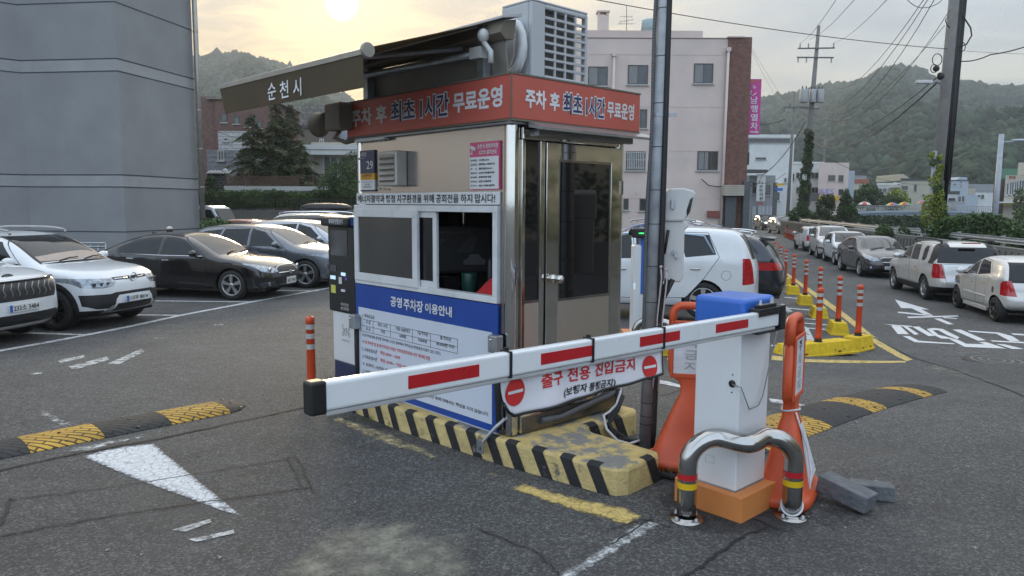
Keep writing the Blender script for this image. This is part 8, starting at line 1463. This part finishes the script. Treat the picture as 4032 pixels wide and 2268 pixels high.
cross_arm(pA, 3141, 3286, 191, 189, dA - .2, [(3150, 0), (3183, 0), (3282, 0)]); cross_arm(pA, 3138, 3282, 226, 227, dA - .2, [(3143, 1), (3176, 1), (3274, 1)])
for x0, x1 in ((3149, 3180), (3186, 3212), (3214, 3242)): 
    c = D((x0 + x1) / 2, 404, dA - .45); r = (x1 - x0) / 2 / FO * dA; hgt = D(0, 352, dA).z - D(0, 404, dA).z; mb = MB(); mb.lathe([(r * .95, 0), (r, .05), (r, hgt * .93), (r * .9, hgt), (0, hgt + .03)], c, 18); tr = link('transformer', mb, 'transformer', pA)
    mb = MB(); [mb.lathe([(.05, hgt), (.07, hgt + .1), (.04, hgt + .28), (0, hgt + .3)], c + Vector((s * r * .45, 0, 0)), 8) for s in (-1, 1)]; link('bushing', mb, 'insulator', tr)
cross_arm(pA, 3150, 3225, 425, 428, dA - .2, []); mb = MB(); at_ = lambda s: bA.lerp(tA, s)
for s in np.linspace(.02, .50, 44): leaves(mb, at_(s) + Vector((random.uniform(-.15, .15), -.1, 0)), (.66 - .34 * s / .5, .5, .34), 260, .07, random.randint(0, 1))
link('ivy', mb, ['leaf_hedge', 'leaf_dark'], pA); mb = MB(); wbox(mb, 3160, 687, 3176, 709, dA - .5, .15); link('meter_box', mb, 'cctv_white', pA)
dB = 78.; bB = D(3098, 900, dB); bB.z = -.67; tB = D(3129, 360, dB); pB = upole('thinner power pole left of the ivy-clad one', bB, tB, .2, .1); cross_arm(pB, 3085, 3200, 424, 420, dB - .2, [(3088, 1), (3110, 0), (3195, 1)])
dC = 125.; bC = D(3235, 830, dC); bC.z = -.67; pC = upole('distant power pole between white buildings', bC, D(3249, 535, dC), .2, .1); cross_arm(pC, 3222, 3275, 582, 582, dC - .2, [(3224, 0), (3272, 0)])
pE = thing('leaning_power_pole', 'thick leaning power pole wrapped in cables and ivy at the right', 'power pole', D(3690, 900, 32.5)); bE = D(3672, 1000, 32.5); bE.z = -.7; tE = D(3775, -120, 32.5); atE = lambda s: bE.lerp(tE, s)
mb = MB(); mb.tube([bE, atE(.5), tE], [.32, .30, .27], 20); link('shaft', mb, 'pole_concrete', pE); mb = MB(); [mb.tube([atE(s0) + Vector((x, -.30, 0)), atE(s1) + Vector((x * 1.05, -.26, 0))], r, 8) for x, r, s0, s1 in ((.10, .045, .25, 1), (.20, .04, .0, 1), (.02, .03, .3, 1), (.27, .03, .3, 1), (.15, .03, .2, .8))]; link('cable', mb, 'cable', pE)
mb = MB(); q = D(3652, 960, 32.2); mb.tube([Vector((q.x, 32.2, -.6)), D(3682, 594, 32.2)], .09, 12); link('conduit', mb, 'galv_pole', pE)
mb = MB()
for px, y, s in ((3668, 610, .12), (3675, 640, .14), (3700, 620, .12), (3704, 660, .14), (3690, 690, .22), (3680, 715, .24), (3690, 740, .22), (3700, 765, .20), (3660, 785, .22), (3690, 790, .26), (3648, 810, .18), (3642, 840, .2), (3700, 815, .3), (3710, 840, .24), (3680, 830, .2), (3650, 870, .22), (3690, 865, .3), (3645, 900, .2), (3715, 870, .24), (3700, 895, .3)): leaves(mb, D(px, y, 32.1), (s, s, s * 1.15), int(2600 * s * s) + 60, .055, 0 if random.random() < .65 else 1)
link('ivy', mb, ['leaf_yellow', 'leaf_ivy'], pE); mb = MB(); wbox(mb, 3687, 872, 3708, 900, 31.9, .03); yp = link('yellow_notice', mb, 'sign_yellow', pE)
mb = MB(); [sgn(mb, c_, 3689 + 10 * k, 875 + i * 6, 3696 + 10 * k, 880 + i * 6, 31.88, 0, .02) for k in (0, 1) for i, c_ in enumerate('쓰레기금')]; link('lettering', mb, 'ink_black', yp)
mb = MB(); wbox(mb, 3655, 888, 3670, 908, 31.8, .02); link('notice', mb, M('notice_green', (.25, .42, .36), .5), pE)
lm = MB(); lm.tube([D(3706, 330, 32.2), D(3685, 322, 32.0), D(3662, 322, 31.8)], .04, 8); la_ = link('lamp_arm', lm, 'galv_pole', pE); lm = MB(); a = D(3638, 323, 31.8); lm.obox(a, (.32, 0, .0), (0, .12, 0), (0, .0, .07)); link('lamp_head', lm, 'cctv_white', la_, bevel=.03)
mb = MB()
for c_, r, s in ((D(3678, 270, 32), .14, 1), (D(3702, 300, 32), .12, 1), (D(3690, 235, 32), .2, 1), (D(3786, 185, 32.2), .16, 0)): mb.tube([c_ + Vector((r * math.cos(u), 0, r * math.sin(u) * 1.2)) for u in np.linspace(0, 6.28, 20)], .018, 6)
mb.ball(D(3686, 270, 32), .13); mb.ball(D(3705, 300, 32), .14); mb.tube([D(3790, 60, 32.2), D(3822, 110, 32.2), D(3826, 140, 32.2), D(3805, 175, 32.2), D(3775, 184, 32.2)], .03, 6); mb.tube([D(3738, 60, 32), D(3722, 80, 32), D(3730, 100, 32), D(3740, 110, 32)], .02, 6); link('cable_coil', mb, 'cable', pE)
bF = D(3914, 900, 40); bF.z = -.6; lp = thing('street_lamp', 'slim pale grey street lamp at the right edge', 'street lamp', bF); tF = D(3944, 528, 40); mb = MB(); mb.tube([bF, tF], [.14, .125], 14); link('shaft', mb, M('lamp_grey', (.36, .39, .43), .45, .2), lp); mb = MB(); mb.tube([D(3950, 560, 40), D(3990, 558, 40), D(4040, 550, 40)], .05, 8); la_ = link('lamp_arm', mb, 'lamp_grey', lp); mb = MB(); mb.ball(D(4020, 553, 40), (.55, .16, .09)); link('lamp_head', mb, 'lamp_grey', la_)
def wire(label, pts, r=.018, sag=.3, group='overhead cables'):
    P_ = [D(*p) for p in pts]; out = []
    for a, b in zip(P_, P_[1:]):
        for k in range(13 if b is P_[-1] else 12): t = k / 12; q = a.lerp(b, t); q.z -= sag * 4 * t * (1 - t); out.append(q)
    mb = MB(); mb.tube(out, r * .68, 5); return link('overhead_cable', mb, 'cable', label=label, cat='cable', group=group)
wire('long cable crossing the sky from above the booth to the leaning pole', [(2300, -10, 24), (3730, 193, 32.3)], .022, .18)
wire('thin cable crossing behind the cross-arms of the ivy pole, leaving at right', [(3790, 200, 32.4), (4200, 214, 38)], .012, .05); wire('thick cable sagging away at the upper right from the leaning pole', [(3775, 240, 32.4), (3900, 215, 30), (4150, 140, 27)], .035, .1)
wire('power line from the left insulator of the ivy pole towards the top', [(3150, 170, dA), (3310, -30, 30)], .02, .3); wire('power line from the second insulator of the ivy pole towards the top', [(3185, 155, dA), (3380, -20, 30)], .02, .3); wire('power line from the right insulator of the ivy pole towards the top', [(3284, 168, dA), (3500, -10, 30)], .02, .3)
for i, (p, q, s, r) in enumerate((((3650, -20, 26), (3300, 350, 62), .8, .02), ((3665, -20, 26), (3230, 430, 55), 1.2, .02), ((3690, -20, 26), (3240, 435, 52), 1.6, .02), ((3740, 40, 32), (3225, 460, 50.5), 1.8, .02), ((3720, 100, 32), (3300, 440, 60), .9, .018))): wire(('uppermost', 'second', 'third', 'fourth', 'fifth')[i] + ' of five sloping lines between the ivy pole and upper right', [p, q], r, s)
wire('twisted bundle cable sagging low from ivy pole to leaning pole', [(3188, 528, dA), (3695, 300, 32.2)], .03, 1.2); wire('heavy lower bundle cable from ivy pole up to leaning pole', [(3190, 552, dA), (3690, 325, 32.2)], .045, 1.5)
wire('dark cable dropping from the ivy pole to the pink building foot', [(3172, 480, dA), (3000, 690, 70), (2950, 720, 60)], .05, .6); wire('second dark cable from ivy pole to the clinic eaves', [(3095, 680, 76), (2950, 715, 60)], .04, .5); wire('low cable from ivy pole running right past the beige house', [(3190, 590, dA), (3650, 728, 90)], .03, .8)
wire('thin stay line from the pink building corner down to the left pole, upper', [(2936, 150, 50), (3090, 395, 76)], .012, .1); wire('thin stay line from the pink building corner down to the left pole, lower', [(2936, 155, 50), (3060, 392, 76)], .012, .1); wire('cable from the white building to the left pole', [(2930, 478, 80), (3090, 470, 78)], .05, .4)
wire('looping cable at the upper right between sloping lines', [(3565, -10, 30), (3620, 30, 30), (3690, 15, 30), (3720, -20, 30)], .02, .06); wire('thin garden cable in front of the cedars', [(815, 500, 46), (1170, 582, 46)], .02, .3)
# ------------------------------------------------------------------ across the road, mirrored in the booth door
rb_ = thing('cream_house', 'cream house across the road seen only mirrored in the booth door', 'house', (24, 1, -.7)); mb = MB(); mb.box((21, -16, -.8), (30, 16, 8.5)); link('wall', mb, M('cream_wall', (.64, .55, .38), .8, 0, .06, .8), rb_); mb = MB(); mb.box((20.6, -16.2, 4.2), (20.99, 16.2, 4.6)); link('tile_ledge', mb, 'roof_dark', rb_)
mb = MB(); [mb.box((20.93, y, 5.2), (20.99, y + 1.4, 6.6)) for y in (-9, -3, 3, 9)]; link('window', mb, 'win_glass_pale', rb_)
mb = MB(); mb.box((15.5, -14, -.8), (15.8, 14, .9)); link('garden_wall', mb, 'wall_concrete', label='grey garden wall across the road mirrored in the booth door', cat='wall')
shrub('garden_hedge', 'dark garden hedge above the wall mirrored in the booth door', [((16.8, y, 1.8), (1.2, 1.4, 1.5)) for y in np.arange(-12, 13, 2.2)], 260, .14, ['leaf_dark', 'leaf_hedge'], cat='hedge')

# ------------------------------------------------------------------ haze
hm = bpy.data.materials.new('haze'); hm.use_nodes = True; hn = hm.node_tree; hn.nodes.clear(); ho = hn.nodes.new('ShaderNodeOutputMaterial'); hv = hn.nodes.new('ShaderNodeVolumePrincipled')
hv.inputs['Color'].default_value = (.80, .90, 1.0, 1); hv.inputs['Density'].default_value = HAZE; hv.inputs['Anisotropy'].default_value = .45; hn.links.new(hv.outputs[0], ho.inputs['Volume'])
mb = MB(); mb.box((-1600, -60, -3.2), (1700, 1150, 330)); hz_o = link('haze', mb, hm, kind='stuff'); hz_o['label'] = 'pale evening haze over the town and hills'; hz_o['category'] = 'haze'
